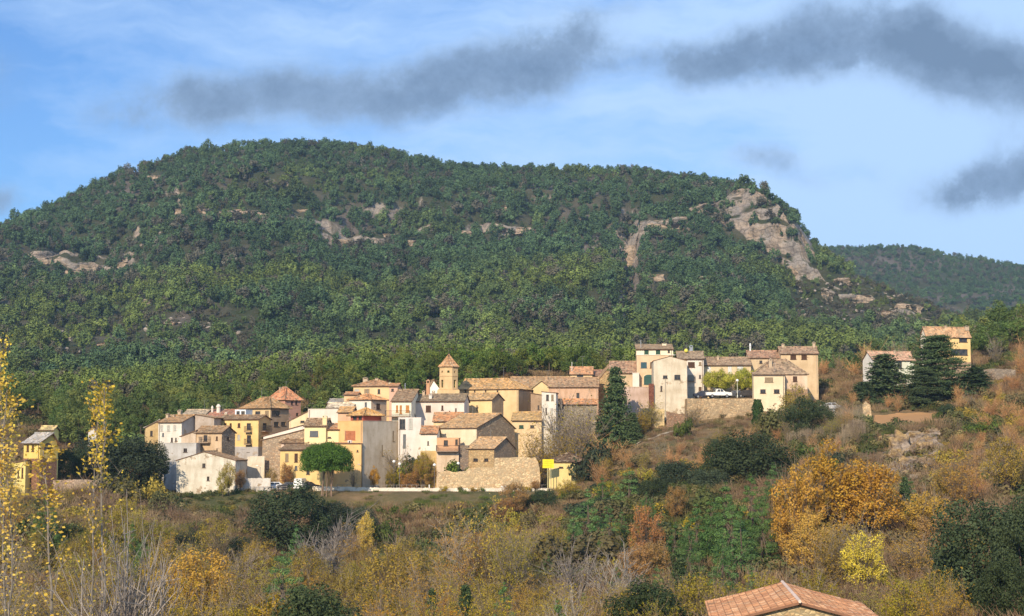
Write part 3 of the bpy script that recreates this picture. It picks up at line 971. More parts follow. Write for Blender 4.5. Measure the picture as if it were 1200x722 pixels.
house('plastered_house', 'grey-brown side house wedged between the white three-storey house and the reddish roof', 229, 251, None, 299, 8, 490, 512, D=6, rt='right', yr=486,
      wall=plaster((.42, .35, .29), .9), roofc=R2)
house('yellow_cottage', 'small ochre cottage with a pale sloping roof, leftmost building by the dark holm oaks', 171, 187, None, 302, -14, 501, 520, D=6, rt='left', yr=492,
      wall=plaster((.55, .40, .20), .8), roofc=(.62, .57, .48), F_=[(176, 505, 179, 511, 'dark')])
house('red_roofed_house', 'low house with broad faded red roof and round white chimneys, left of yellow apartment house', 229, 262, None, 309, 14, 497, 512, D=10, rt='front', yr=481, rf=.85,
      wall=plaster((.40, .32, .25), .9), roofc=(.36, .155, .11), chim=[(247.5, 475.5, 2.6, .7, 'round', plaster(WHT, .2)), (256, 473.5, 5, .7, 'round', plaster(WHT, .2)), (265, 483, 2, .3, 'cap', plaster(CREAM, .2))])
house('low_barn', 'low barn with a pale tan roof peeping over the faded red roof', 214, 240, None, 322, 6, 486.5, 498, D=7, rt='front', yr=481, wall=plaster(TAN, .6), roofc=(.50, .40, .28))
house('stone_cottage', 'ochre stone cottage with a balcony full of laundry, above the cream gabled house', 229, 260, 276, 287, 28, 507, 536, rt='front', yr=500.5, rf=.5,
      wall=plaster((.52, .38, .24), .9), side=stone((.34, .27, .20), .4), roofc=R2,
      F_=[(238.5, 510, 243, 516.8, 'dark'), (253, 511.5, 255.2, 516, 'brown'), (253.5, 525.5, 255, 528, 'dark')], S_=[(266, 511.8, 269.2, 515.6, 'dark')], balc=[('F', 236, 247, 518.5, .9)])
house('lean_to', 'brown tiled lean-to on the left flank of the ochre stone cottage', 213, 229.5, None, 289.5, 10, 511.5, 520, D=4, rt='left', yr=505, wall=plaster((.5, .4, .3), .8), roofc=R3)
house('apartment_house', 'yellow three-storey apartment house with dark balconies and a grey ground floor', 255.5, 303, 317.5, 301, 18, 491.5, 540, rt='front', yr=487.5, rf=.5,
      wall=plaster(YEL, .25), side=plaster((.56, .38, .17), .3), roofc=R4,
      F_=[(262.5, 496, 265.6, 501.2, 'brown'), (269, 496, 271.6, 502, 'brown'), (278.5, 496, 281.6, 501, 'brown'), (289, 496, 294, 503.8, 'dark'), (278, 509.5, 281.5, 515.5, 'pale'), (289.2, 510, 294.2, 519.5, 'dark'),
          (278, 524, 281.4, 530.5, 'dark'), (289.5, 524, 292.5, 530, 'dark')], S_=[(308, 496, 312.6, 504, 'dark'), (307.5, 511, 311, 518, 'dark')],
      balc=[('F', 288, 295.5, 506, .8), ('F', 288, 295.5, 520.5, .8), ('S', 306.5, 314.5, 505, .8)], ground_band=(523.5, plaster((.38, .36, .35), .7)))
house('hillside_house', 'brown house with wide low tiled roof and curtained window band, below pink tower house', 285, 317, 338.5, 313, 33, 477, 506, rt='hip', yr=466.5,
      wall=plaster((.58, .44, .25), .4), side=plaster((.36, .25, .16), .6), roofc=R1, ov=.5,  # lit front and shaded side painted as two tones of one plaster
      F_=[(299, 482, 305, 487.5, 'dark'), (310.5, 481.5, 315, 487.5, 'tan'), (289, 480.5, 296, 487, 'white')], S_=[(318.5, 481.5, 328, 487.3, 'open'), (321, 494.5, 327, 499.8, 'dark'), (329.5, 494.5, 335, 498.8, 'dark')])
house('garden_veranda', 'white metal veranda on the roof terrace behind the yellow apartment house', 275.5, 288, None, 309, 12, 480.5, 490, D=3.5, rt='flat', wall=plaster((.70, .72, .72), .1),
      F_=[(277, 481.8, 281, 486.5, 'dark'), (282.5, 481.8, 287, 486.5, 'glass')], parapet=.1, cat='veranda')
house('tower_house', 'pink plastered tower house with a four-sided pointed tile roof', 314, 334, 352.5, 324, 40, 467.5, 500, rt='hip', yr=454.5,
      wall=plaster((.52, .28, .20), .4), side=plaster((.46, .25, .18), .7), roofc=(.46, .20, .12), ov=.35,
      S_=[(341, 470.3, 343.6, 474.2, 'dark'), (346, 470.3, 348.6, 474.2, 'dark'), (347, 484, 350, 487, 'dark')], F_=[(325.5, 469, 328, 474, 'dark')], chim=[(328.3, 453.5, 2.2, .4, 'cap')])
house('sloping_house', 'long pale house whose roofline climbs to the right, right of the yellow apartment house', 308, 357, None, 289, 6, 516, 545, D=8, rt='left', yr=503.5,
      wall=stone((.46, .36, .26), .45), roofc=R1)
house('whitewashed_house', 'whitewashed house with a rising roofline, just behind the long sloping stone house', 309, 360, None, 299, 4, 511.5, 525, D=6, rt='left', yr=497,
      wall=plaster((.70, .62, .54), .3), roofc=R3)
house('tan_house', 'narrow pale yellow house with a stepped sloping roof, left of the big white block', 339, 363, None, 306, 4, 493.5, 510, D=6, rt='left', yr=481,
      wall=plaster((.66, .54, .34), .4), roofc=R1, F_=[(352, 493, 357, 495.5, 'dark')])
house('roadside_house', 'yellow roadside house with two tall barred windows, left of the umbrella pine', 329, 381, None, 280, 3, 527.5, 568, D=6, rt='back', yr=521.5,
      wall=plaster(YEL, .35), roofc=R2, F_=[(334.2, 531.5, 338.2, 541, 'tan'), (345, 531.5, 349, 541.5, 'brown'), (345.5, 546, 348.5, 551, 'grey'), (359, 550, 363, 556, 'dark')])
house('small_gabled_house', 'small pink house, hipped brown roof and two tiny windows, above the yellow roadside house', 330, 360, None, 287.5, 4, 518.5, 530, D=7, rt='hip', yr=509.5,
      wall=plaster((.62, .46, .36), .3), roofc=R2, F_=[(333, 520.3, 335, 523.6, 'dark'), (339, 520.3, 341.2, 523.6, 'dark')])
house('pale_yellow_house', 'pale yellow house with one grey shuttered window and a tall square chimney', 357, 382, None, 287, 4, 499.5, 526, D=6, rt='front', yr=491.5,
      wall=plaster(PYEL, .1), roofc=R2, F_=[(363, 505, 373, 511.8, 'grey')], chim=[(381.2, 486.5, 5, .1, 'cap', plaster(PYEL, .2))])
h = house('yellow_annex', 'narrow pale yellow annex between the pale yellow house and the big orange one', 382, 397, None, 287.5, 4, 503.5, 526, D=5, rt='front', yr=497.5,
      wall=plaster(PYEL, .1), roofc=R3, F_=[(384.2, 512, 388, 513.5, 'dark')])
HO = house('orange_house', 'big orange house with a salmon shuttered window and a bare concrete side wall', 396, 425, 467.5, 284, 38, 493.5, 567, rt='flat',
      wall=plaster(ORG, .3), side=plaster((.50, .42, .32), .7), F_=[(404, 505, 416.5, 515.5, 'salmon')], S_=[(460, 505, 462, 517, 'tan'), (447.3, 521.5, 449, 534, 'tan')], parapet=.6)
house('orange_lower_wing', 'low orange wing at the foot of the big orange house, behind the umbrella pine', 381, 423.5, None, 283.2, 3, 520.5, 568, D=2.6, rt='back', yr=519.5,
      wall=plaster((.68, .44, .19), .3), roofc=R3, F_=[(418, 527.5, 420, 529.5, 'dark')], ov=.15)
house('red_penthouse', 'dark red penthouse with an orange roof on top of the big orange house', 411, 425.5, 447, 291, 38, 485.3, 496, rt='hip', yr=479,
      wall=plaster((.36, .09, .06), .2), roofc=(.56, .28, .12), F_=[(413.5, 486.5, 418, 492, 'dark'), (420, 486.5, 424, 492, 'dark')], ov=.6)
house('orange_roofed_shed', 'open-sided terrace shelter with an orange roof beside the red penthouse', 396, 412, None, 296, 6, 483.5, 498, D=5, rt='front', yr=478,
      wall=plaster((.60, .38, .24), .4), roofc=(.54, .28, .13))
house('white_block', 'plain white windowless block in the middle left of the village', 361, 397, None, 303, 5, 479.5, 505, D=5, rt='flat', wall=plaster((.62, .55, .47), .3))
house('pink_roofed_house', 'white house with a flat pale pink roof, behind the plain white block', 383, 413, None, 309, 5, 478, 496, D=5, rt='front', yr=473,
      wall=plaster(WHT, .2), roofc=(.62, .42, .33))
house('long_roofed_shed', 'grey-roofed shed behind the pale pink roof, against the trees', 384, 408, None, 320, 5, 473, 484, D=6, rt='front', yr=468.5, wall=plaster((.6, .5, .36), .3), roofc=(.36, .33, .29))
house('corner_house', 'small white-fronted corner house with a pinkish side wall, below the hipped-roof villa', 409, 435, 453, 309, 32, 468.3, 490, rt='hip', yr=462.5,
      wall=plaster(WHT, .15), side=plaster((.58, .40, .26), .3), roofc=(.50, .24, .12), F_=[(427.3, 471.5, 430, 478, 'grey')], S_=[(441, 473, 445.6, 479.5, 'brown')])
house('villa', 'yellow-orange villa with hipped roof and two big chimneys, highest house left of bell tower', 414, 458, None, 327, 8, 452.5, 470, D=9, rt='hip', yr=445.5,
      wall=plaster((.64, .46, .25), .2), roofc=(.40, .21, .12), F_=[(415.5, 456, 421, 461.5, 'pale'), (427, 456, 433, 462, 'tan'), (442.5, 456, 445.6, 461.5, 'dark')],
      chim=[(428.3, 442, 5.5, .35), (441.5, 442.8, 3.6, .45), (457, 448, 2.4, .4, 'cap', plaster(CREAM, .2))])
house('villa_wing', 'small lower wing with its own tiled roof at the left end of the hipped villa', 403, 418, None, 321, 8, 463, 474, D=4, rt='front', yr=460.5, wall=plaster((.62, .42, .24), .3), roofc=R3)
house('villa_side_wing', 'short pink wing at the right end of the hipped villa', 456, 466, None, 324, 5, 453, 465, D=4, rt='front', yr=450.5, wall=plaster((.58, .36, .26), .3), roofc=R3, F_=[(458.5, 455.5, 461.5, 458.5, 'dark')])
house('balcony_house', 'house with orange shutters, long white balcony and wide brown roof with an aerial', 459, 482, None, 294, 5, 470.5, 492, D=10, rt='front', yr=457.5, rf=.8,
      wall=plaster((.72, .66, .50), .1), roofc=R2, F_=[(464, 475, 466.6, 483, 'orange'), (468.2, 475, 471, 485, 'orange'), (475.4, 475, 479.6, 483.2, 'orange')],
      chim=[(469.5, 457, 2.8, .75), (474.6, 450, 1, .9, 'pipe', plain((.5, .5, .5), .4, .5))], balc=[('F', 452, 481, 487.8, 1.3)])
house('terraced_house', 'white terraced house stepping down below the long white balcony, with a tall narrow door', 467, 493.5, None, 290, 4, 489.5, 530, D=4, rt='flat',
      wall=plaster((.60, .55, .50), .3), F_=[(468, 491.3, 475, 503, 'open'), (479, 490.8, 483.5, 503, 'pale'), (472.2, 509, 475.8, 526, 'doorgrey')], parapet=.2)
HP = house('rendered_house', 'large pale pink house with a long grey-brown roof, left of the church chapel', 481, 544, None, 299, 5, 470.5, 512, D=8, rt='front', yr=462.8,
      wall=plaster(PWH, .35), roofc=(.24, .16, .11), F_=[(499, 475.2, 505, 482.8, 'brown'), (517.2, 475.2, 519.6, 480.8, 'brown'), (526, 481.5, 527.6, 485, 'dark'), (533.3, 478.5, 535.2, 484, 'dark')],
      chim=[(501.7, 444.5, 4, .5, 'cap', plaster((.5, .28, .16), .6)), (496.5, 457.5, 3, .45), (504.5, 461.5, 3.2, .2, 'cap', plaster(WHT, .2)), (508, 457.5, 3, .6)])
house('white_gable', 'bright white gable rising between the brick chimney and the bell tower', 503, 520, None, 318, -8, 455, 475, D=5, rt='gable', yr=446, xr=.3, eave_r=462,
      wall=plaster((.78, .74, .64), .1), roofc=R2, ov=.1)
# drainpipe down the edge of the pale pink house
m = MB(); a_ = P(481.3, 471, 298.4); b_ = P(493, 507.5, 298.0)
m.tube(Vector((0, 0, 0)), b_ - a_, .09, .09, 6)
tag(m.build('drainpipe', plain((.05, .045, .045), .6), None, a_), 'black slanting downpipe on the corner of the large pale pink house', 'drainpipe')

# ---- church
CHW = plaster((.60, .43, .23), .5)
def octa(r, z, rot=math.pi / 8, n=8):
    return [(r * math.cos(rot + 2 * math.pi * k / n), r * math.sin(rot + 2 * math.pi * k / n), z) for k in range(n)]
CY = 318.0
cb = P(525.8, 470, CY); zt = P(525.8, 430.5, CY).z; zapx = P(525.8, 414.5, CY).z; z6 = P(525.8, 457.5, CY).z
ch = thing('church_tower', 'octagonal ochre bell tower with a pointed tile spire', 'bell tower', (cb.x, cb.y, cb.z), 0)
r8 = 1.92
m = MB()
H8 = zt - cb.z; Hs = z6 - cb.z
m.box(-2.15, -2.15, -4, 2.15, 2.15, Hs)
o0 = octa(r8, Hs + .002); o1 = octa(r8, H8)
st_mat = plaster((.62, .45, .24), .5)
zb0, zb1 = 0.35, P(525.8, 441.5, CY).z - cb.z
for k in range(8):
    p = Vector(o0[k]); q = Vector(o0[(k + 1) % 8]); ex = (q - p); L8 = ex.length; ex.normalize()
    inn = Vector((-(p + q).x, -(p + q).y, 0)).normalized()
    zb = Hs + .5; ztp = P(525.8, 445.5, CY).z - cb.z
    hl = [(L8 * .28, zb - Hs, L8 * .72, ztp - Hs)] if k % 2 == 0 or True else []
    hl += [(L8 * .5 - .22, H8 - 1.15 - Hs, L8 * .5 + .22, H8 - .72 - Hs)]
    if k in (1, 3): pass
    wall_face(m, (p.x, p.y, Hs), ex, inn, [(0, 0), (L8, 0), (L8, H8 - Hs), (0, H8 - Hs)], hl if k in (4, 6, 3, 7, 0, 2) else hl[1:], 0, .35)
    # moulded bands
tw = m.build('wall', CHW, ch)
for (zz, rr, hh) in ((H8 - .12, 2.06, .14), (zb1, 2.0, .16), (Hs + .02, 2.2, .2)):
    bm_ = MB(); bm_.lathe(0, 0, [(rr, zz), (rr, zz + hh)], 8)
    for i, v in enumerate(bm_.v):
        pass
    bo = bm_.build('cornice', plaster((.56, .38, .20), .5), ch); bo.rotation_euler = (0, 0, math.pi / 8)
m = MB(); rs = 2.28; oz = octa(rs, H8 + .06)
for k in range(8):
    tiles(m, oz[k], oz[(k + 1) % 8], (0, 0, zapx - cb.z), (0, 0, zapx - cb.z), .25, .04, .05, .7, k)
sp_ = m.build('spire', [rooftile((.56, .32, .16)), plain((.17, .10, .06), .9)], ch)
m = MB(); m.tube((0, 0, 0), (0, 0, .9), .04, .03, 6); m.tube((0, 0, 0), (0, 0, .2), .12, .1, 8)
m.box(-.2, -.02, .6, .2, .02, .66)
m.build('finial', plain((.1, .08, .06), .5), sp_, (0, 0, zapx - cb.z - .05))
for k in (4, 6, 5):
    m = MB()
    p = Vector(octa(r8 - .32, 0)[k]); q = Vector(octa(r8 - .32, 0)[(k + 1) % 8]); mm = (p + q) / 2
    m.lathe(0, 0, [(.05, 0), (.32, .02), (.26, .2), (.2, .45), (.08, .58)], 10)
    if k != 5: m.build('bell', plain((.12, .09, .05), .4, .8), ch, (mm.x * .6, mm.y * .6, Hs + 1.4))

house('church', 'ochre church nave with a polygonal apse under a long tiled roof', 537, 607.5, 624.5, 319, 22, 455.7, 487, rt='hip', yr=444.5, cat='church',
      wall=plaster(SAND, .4), side=plaster((.44, .30, .18), .6), roofc=(.48, .27, .13), open_left=True, F_=[(544.6, 457.6, 546.4, 460, 'dark'), (555.4, 457.6, 557.2, 460, 'dark'), (568.2, 457.6, 570, 460, 'dark'), (582, 457.6, 584, 460, 'dark')], ov=.3)  # side: apse end's shade painted in as a darker nave plaster
house('chapel', 'square side chapel of the church, yellow front and shaded side wall', 544, 576.5, 590, 306, 30, 468.3, 490, rt='front', yr=461.8,
      wall=plaster((.66, .50, .25), .3), side=plaster((.40, .28, .17), .7), roofc=(.40, .24, .13), F_=[(558, 475, 560, 481, 'tan')])  # side wall's shade is put into its darker plaster colour
house('rectory', 'long building with a brown tiled roof running right behind the church apse', 598, 669, None, 341, 3, 453.2, 470, D=8, rt='front', yr=442.5, wall=plaster((.55, .38, .22), .5), roofc=(.34, .20, .12),
      F_=[(646, 449, 650, 452.5, 'dark')] if False else [])
house('gabled_facade', 'yellow facade with a stepped gable, behind the narrow white tower house', 624.5, 644.5, None, 326, -4, 454.5, 485, D=4, rt='gable', yr=447, wall=plaster((.66, .50, .26), .3), roofc=R5)
house('brown_side_house', 'brown windowed wall sloping down to the right of the church apse', 622, 637, None, 314, 8, 463.5, 500, D=5, rt='right', yr=461, wall=plaster((.36, .25, .16), .8), roofc=R1, F_=[(630, 475, 632, 480, 'dark')])
house('parish_hall', 'low house with a pale ochre roof and two square windows, right below the church apse', 600, 634.5, None, 299, 3, 493.3, 515, D=8, rt='front', yr=484, rf=.8,
      wall=plaster((.64, .48, .28), .5), roofc=(.50, .30, .14), F_=[(608.3, 498.3, 613.5, 502, 'green'), (621.4, 498.3, 626, 501.5, 'dark')])
house('roofed_wing', 'upper wing with a mottled tile roof, behind the big stone barn', 508, 540, None, 296, 3, 493.8, 510, D=6, rt='front', yr=484.5, wall=plaster((.66, .50, .28), .3), roofc=R3)
house('stone_barn', 'big barn with a white front, stone gable side and a mottled tile roof', 513, 558.5, 603, 287, 33, 501.5, 540, rt='front', yr=485.8, rf=.6,
      wall=plaster((.66, .57, .40), .4), side=stone((.47, .35, .23), .4), roofc=(.42, .24, .13))
house('white_wing', 'bright white two-storey wing with one small window at the left end of the stone barn', 493, 512, None, 285, 3, 508.3, 548, D=6, rt='front', yr=500.5,
      wall=plaster((.68, .62, .52), .25), roofc=R3, F_=[(500.8, 517, 502.6, 521.5, 'dark')], ground_band=(528.3, plaster((.55, .40, .18), .9)))
house('balcony_annex', 'salmon annex with a deep terrace, between the white wing and the stone barn', 512, 537.5, None, 283.5, 3, 513.5, 551, D=3.5, rt='flat', parapet=.15,
      wall=plaster((.62, .36, .20), .5), roofc=R3, F_=[(520, 516, 525, 522.5, 'dark'), (533.5, 515, 536.5, 521.5, 'dark'), (515, 535, 518, 543, 'doorbrown')], balc=[('F', 511.5, 537.5, 528.5, 1.2)], ground_band=(529.5, plaster((.58, .45, .32), .9)))
house('barn_lean_to', 'grey-brown lean-to wall between the salmon annex and the lower stone house', 536, 549, None, 284, 3, 522.5, 552, D=3, rt='flat', wall=stone((.30, .24, .19), .4), parapet=.2)
house('lower_stone_house', 'ochre stone house with two small square windows, lowest of the barns above the ruined wall', 548, 579, 603, 281.5, 30, 525.8, 552, rt='front', yr=513.5, rf=.55,
      wall=stone((.55, .40, .22), .3), side=stone((.44, .33, .23), .35), roofc=(.44, .26, .15), F_=[(554.6, 537.3, 560, 540.6, 'dark'), (567.2, 537.3, 572.2, 540.6, 'dark')])
house('bus_shelter', 'bright yellow roadside cabin with a dark roof, right of the yellow sign', 643, 674, 690, 277, 24, 541, 568, rt='hip', yr=531.5, cat='cabin',
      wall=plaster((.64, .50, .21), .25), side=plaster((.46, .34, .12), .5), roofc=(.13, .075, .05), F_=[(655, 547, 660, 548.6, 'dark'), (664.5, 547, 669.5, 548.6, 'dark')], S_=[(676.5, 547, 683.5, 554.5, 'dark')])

# ---- right part of the town
house('narrow_house', 'narrow white tower house with two pairs of tall windows, left of the stone terrace house', 635, 651.5, None, 300, 6, 461, 520, D=5, rt='right', yr=459.5,
      wall=plaster(WHT, .7), roofc=R4, F_=[(640, 462.5, 643.2, 469.5, 'dark'), (646, 462.5, 648.8, 469.5, 'tan'), (639.3, 478, 641, 486, 'dark'), (645.5, 478.5, 648, 486, 'pale')], ov=.15)
house('patched_house', 'pinkish stone house with one dark window, behind the orange-roofed stone terrace house', 643, 701, None, 314, 4, 453.5, 480, D=7, rt='front', yr=443.5,
      wall=plaster((.55, .36, .24), .9), roofc=(.34, .20, .13), F_=[(675.5, 460.5, 679, 467, 'dark')])
house('terrace_house', 'weathered grey stone house with a thin orange roof, behind the bare grey trees', 650, 699, None, 304, 3, 474, 520, D=5, rt='front', yr=468.8,
      wall=stone((.32, .28, .21), .4), roofc=(.50, .23, .12), F_=[(690, 482, 692, 495, 'dark')])
house('attic_house', 'small house with an orange-brown roof and one wide dark opening, above the pinkish stone house', 668.5, 694, None, 333, 4, 438.5, 452, D=5, rt='front', yr=431,
      wall=plaster((.62, .46, .27), .4), roofc=(.44, .22, .13), F_=[(676, 438.9, 683.5, 442.5, 'open')], chim=[(669.6, 425, 1.4, .2, 'pipe', plain((.6, .58, .52), .5))])
house('shed_roof_house', 'low house with a dark red-brown roof right of the small attic house', 694, 710, None, 335, 3, 440.5, 452, D=5, rt='front', yr=434.5, wall=plaster((.60, .46, .3), .4), roofc=(.30, .15, .11))
house('yellow_gable_wall', 'rough yellow gable wall rising behind the tall dark conifer', 701, 717, None, 320, -5, 446, 470, D=6, rt='left', yr=426.5, wall=stone((.55, .41, .23), .35), roofc=R2, ov=.1)
house('purple_roofed_house', 'tan house with a mottled purple-brown roof, right of the tall dark conifer', 715, 748, None, 312, 4, 437, 470, D=8, rt='front', yr=424.5,
      wall=plaster((.52, .40, .26), .7), side=plaster(WHT, .2), roofc=(.33, .19, .14))
house('white_strip_house', 'narrow white house strip between the tan house and the four-storey house', 741.5, 749, None, 309.5, 4, 437.3, 470, D=3, rt='flat', wall=plaster(WHT, .2))
house('garden_building', 'low stone and plaster building with a grey-blue flat roof, below the green arched door', 728, 763, None, 304, 4, 453.8, 492, D=4, rt='flat', wall=plaster((.50, .37, .30), .9),
      parapet=.1, F_=[])
m = MB(); m.box(-.45, -.45, -3, .45, .45, 3.3)
tag(m.build('brick_pillar', stone((.24, .10, .07), .25), None, P(763.3, 470.5, 303)), 'dark red brick pillar beside the tall cream house', 'pillar')
H4 = house('four_storey_house', 'tall peach house with cream top floor and big green arched door, highest on the right', 746.5, 788.5, None, 311, 3, 409.6, 470, D=7, rt='back', yr=404.2,
      wall=plaster((.58, .42, .27), .5), roofc=(.32, .20, .13), F_=[(755, 410.3, 760.2, 415.2, 'green'), (768.6, 410.3, 773.8, 415.2, 'green'), (782.6, 410.6, 785, 413.4, 'dark'), (751, 424.5, 758, 431.2, 'blue'), (762, 424.5, 766.5, 431.2, 'brown')],
      chim=[(751.5, 399.5, 1, .3, 'pipe', plain((.5, .5, .5), .4, .5)), (779, 402, 5, .8, 'cap', plaster(CREAM, .2))])
# cream top storey skin and arched door on the four-storey house
root, L_, D_, H_, hit, faces = H4
z1 = hit(760, 415.6, 'F').z
m = MB()
wall_face(m, (-.04, -.03, 0), (1, 0, 0), (0, 1, 0), [(0, z1), (L_ + .08, z1), (L_ + .08, H_ + .05), (0, H_ + .05)], [tuple([hit(x0, y1, 'F').x + .04, hit(x0, y1, 'F').z, hit(x1, y0, 'F').x + .04, hit(x1, y0, 'F').z]) for (x0, y0, x1, y1) in ((755, 410.3, 760.2, 415.2), (768.6, 410.3, 773.8, 415.2), (782.6, 410.6, 785, 413.4))], 0, .028)
m.box(-.1, -.12, z1 - .12, L_ + .1, -.032, z1 - .002)
m.build('top_storey_render', plaster((.72, .64, .47), .2), root)
a0 = hit(754.6, 451, 'F'); a1 = hit(766.5, 439, 'F'); wA = a1.x - a0.x; hA = a1.z - a0.z
def arch(mb, w_, h_, y0, y1, mi=0, rise=.5, n=12):
    pts = [(-w_ / 2, 0), (w_ / 2, 0)] + [(w_ / 2 * math.cos(t), h_ - rise + rise * math.sin(t)) for t in [math.pi * k / n for k in range(n + 1)]]
    mb.face([(p[0], y0, p[1]) for p in pts], mi)
    for i in range(len(pts)):
        p = pts[i]; q = pts[(i + 1) % len(pts)]
        mb.face([(p[0], y0, p[1]), (p[0], y1, p[1]), (q[0], y1, q[1]), (q[0], y0, q[1])], mi)
m = MB(); arch(m, wA + .3, hA + .15, -.08, 0)
dr = m.build('arched_door', plaster((.62, .48, .32), .3), root, (a0.x + wA / 2, 0, a0.z))
m = MB(); arch(m, wA, hA, -.14, -.083); 
dl = m.build('door_leaf', plain((.035, .10, .09), .5), dr)
m = MB()
for k in range(-2, 3): m.box(k * wA / 5.2 - .03, -.16, .1, k * wA / 5.2 + .03, -.142, hA * .7)
m.box(-wA / 2 + .1, -.16, hA * .7, wA / 2 - .1, -.142, hA * .7 + .08)
m.build('door_frame', plain((.02, .06, .055), .5), dr)
HC = house('cream_house', 'tall windowed cream gable wall with a thin downpipe, beside the white garage house', 766.3, 805, None, 303, 2, 423.3, 488, D=8, rt='gable', yr=418, wall=plaster((.57, .50, .385), .8), roofc=R1,
      F_=[(777, 440, 782.2, 443.6, 'open'), (790.3, 439.3, 797.3, 445, 'open'), (774, 452.3, 776, 458.6, 'dark')], ov=.08)
root, L_, D_, H_, hit, faces = HC
q = hit(779.5, 444, 'F'); q2 = hit(779.5, 486, 'F')
m = MB(); m.tube((0, -.09, 0), (0, -.09, q.z - q2.z), .05, .05, 6); m.build('downpipe', plain((.42, .38, .32), .6), root, (q.x, 0, q2.z))
m = MB(); m.tube((0, -.05, .2), (0, -.12, .2), .02, .02, 6); m.lathe(0, 0, [(.05, -.05), (.38, .05), (.42, .12), (.2, .16)], 12)
tag(m.build('satellite_dish', plain((.85, .83, .8), .5), None, P(789.2, 416.6, 302.6)), 'white satellite dish on the ridge of the tall cream house', 'satellite dish')
house('garage_house', 'white house with purple-brown shutters and a pale garage door, right of the tall cream house', 795, 824.5, None, 308.5, 3, 420.8, 470, D=8, rt='front', yr=413,
      wall=plaster((.62, .56, .49), .4), roofc=(.28, .19, .14), F_=[(806.2, 424.3, 814.2, 430.5, 'brown'), (819, 424.3, 822, 428.2, 'tan'), (806.6, 439.4, 813.6, 445, 'pale'), (819.2, 439.5, 821.4, 443.5, 'dark'), (806.4, 453.4, 816, 467.2, 'garage'), (818.8, 453.5, 822.3, 467.2, 'door')],
      chim=[(810.5, 404.5, 3.6, .6, 'cap', plaster((.30, .33, .38), .3))], balc=[('F', 806, 814.5, 446.6, .5)])
m = MB(); m.lathe(0, 0, [(.08, 0), (.25, .05), (.36, .2), (.38, .38), (.34, .55), (.2, .7), (.05, .75)], 14)
tag(m.build('roof_ball', plain((.75, .68, .12), .4), None, P(804, 413.2, 311.6)), 'round yellow water tank on the roof ridge of the white garage house', 'tank')
house('long_house', 'long low tan house with white wall patches, behind the two lime-green trees', 824, 880, None, 311, 2, 428, 470, D=7, rt='front', yr=419.8, wall=plaster((.60, .47, .29), .4), roofc=(.28, .18, .13),
      F_=[(829, 429.5, 833, 436, 'white'), (853, 429.5, 857.5, 438, 'white'), (864, 429, 871, 436, 'white'), (836, 452, 842, 458, 'white')], chim=[(842, 416.5, 2.4, .35)])
house('ridge_house', 'stone house with red-brown roof and white flue, behind the right-hand yellow-green tree', 878.5, 916.5, None, 314, 2, 419.5, 455, D=7, rt='front', yr=412,
      wall=plaster((.56, .44, .29), .7), roofc=(.33, .18, .13), F_=[(890, 422.5, 893.4, 426, 'dark')], chim=[(880, 402, 2, .5, 'round', plain((.75, .78, .78), .4))])
house('upper_house', 'ochre house with two square windows and a chimney at each end of its roof', 916, 958.5, None, 312, 2, 414.6, 458, D=6, rt='front', yr=407.5,
      wall=plaster((.55, .41, .25), .5), roofc=(.30, .18, .13), F_=[(926.3, 416, 933, 421.2, 'brown'), (939.2, 416, 945.5, 421.2, 'brown')], chim=[(918.4, 402.3, 3, .5), (955.7, 400.5, 3, .5)])
house('tiled_house', 'wide house under a big trapezoid tiled roof, in front of the two upper stone houses', 884.5, 946, None, 302, 2, 438.5, 476, D=7, rt='hip', yr=422,
      wall=plaster((.60, .45, .32), .5), roofc=(.30, .20, .15), F_=[(929.3, 441, 934.3, 447.3, 'brown')], chim=[(903.5, 420, 3.6, .25)], ov=.25, ground_band=(456.3, stone((.44, .30, .20), .35)))
house('projecting_wing', 'cream projecting upper wing with a double window, left half of the wide tiled house', 883.5, 919.5, None, 300, 2, 439.5, 478, D=2.4, rt='back', yr=437,
      wall=plaster((.68, .56, .38), .3), roofc=(.34, .22, .15), F_=[(896.3, 442.3, 906, 448, 'tan'), (891, 456.3, 897.3, 461, 'dark'), (907, 456.3, 913.5, 461, 'dark')], ov=.25)
HY = house('loggia_house', 'tall yellow house with dark loggias and a stout chimney, behind the cedar on the right', 1085.5, 1139, 1080.5, 332, -12, 393.5, 446, rt='front', yr=384.5,
      wall=plaster((.68, .48, .21), .3), side=plaster((.70, .62, .48), .3), roofc=(.42, .24, .15), F_=[(1087, 394.5, 1096, 400, 'dark'), (1124, 395.3, 1133.5, 401, 'dark'), (1115, 409.3, 1134, 416.3, 'open')],
      chim=[(1135.5, 381.5, 5, .4), (1110, 381, 2, .5)], ground_band=(424, stone((.44, .33, .23), .4)))
house('hamlet_house', 'white-green house with two dark windows and a pinkish roof, half hidden behind the dark pines', 1023, 1073, 1012, 326, -14, 421.5, 455, rt='front', yr=413,
      wall=plaster((.62, .62, .50), .3), side=plaster((.72, .68, .60), .2), roofc=(.42, .24, .18), F_=[(1052, 424, 1057, 432, 'dark'), (1057, 441, 1062.5, 449, 'dark')], chim=[(1049.5, 410, 2, .4)])
house('shrine_house', 'far-left yellow house with arched attic window, brick-red lower wall and slanting roof', 29, 47, 68, 251, 34, 518.5, 580, rt='front', yr=508.5, rf=.7,
      wall=plaster((.64, .47, .14), .3), side=plaster((.60, .42, .12), .5), roofc=(.42, .40, .38), F_=[(31, 522, 34, 529, 'wood'), (37, 522, 40, 529, 'wood')], ov=.5,
      ground_band=(537.5, stone((.30, .17, .11), .3)))
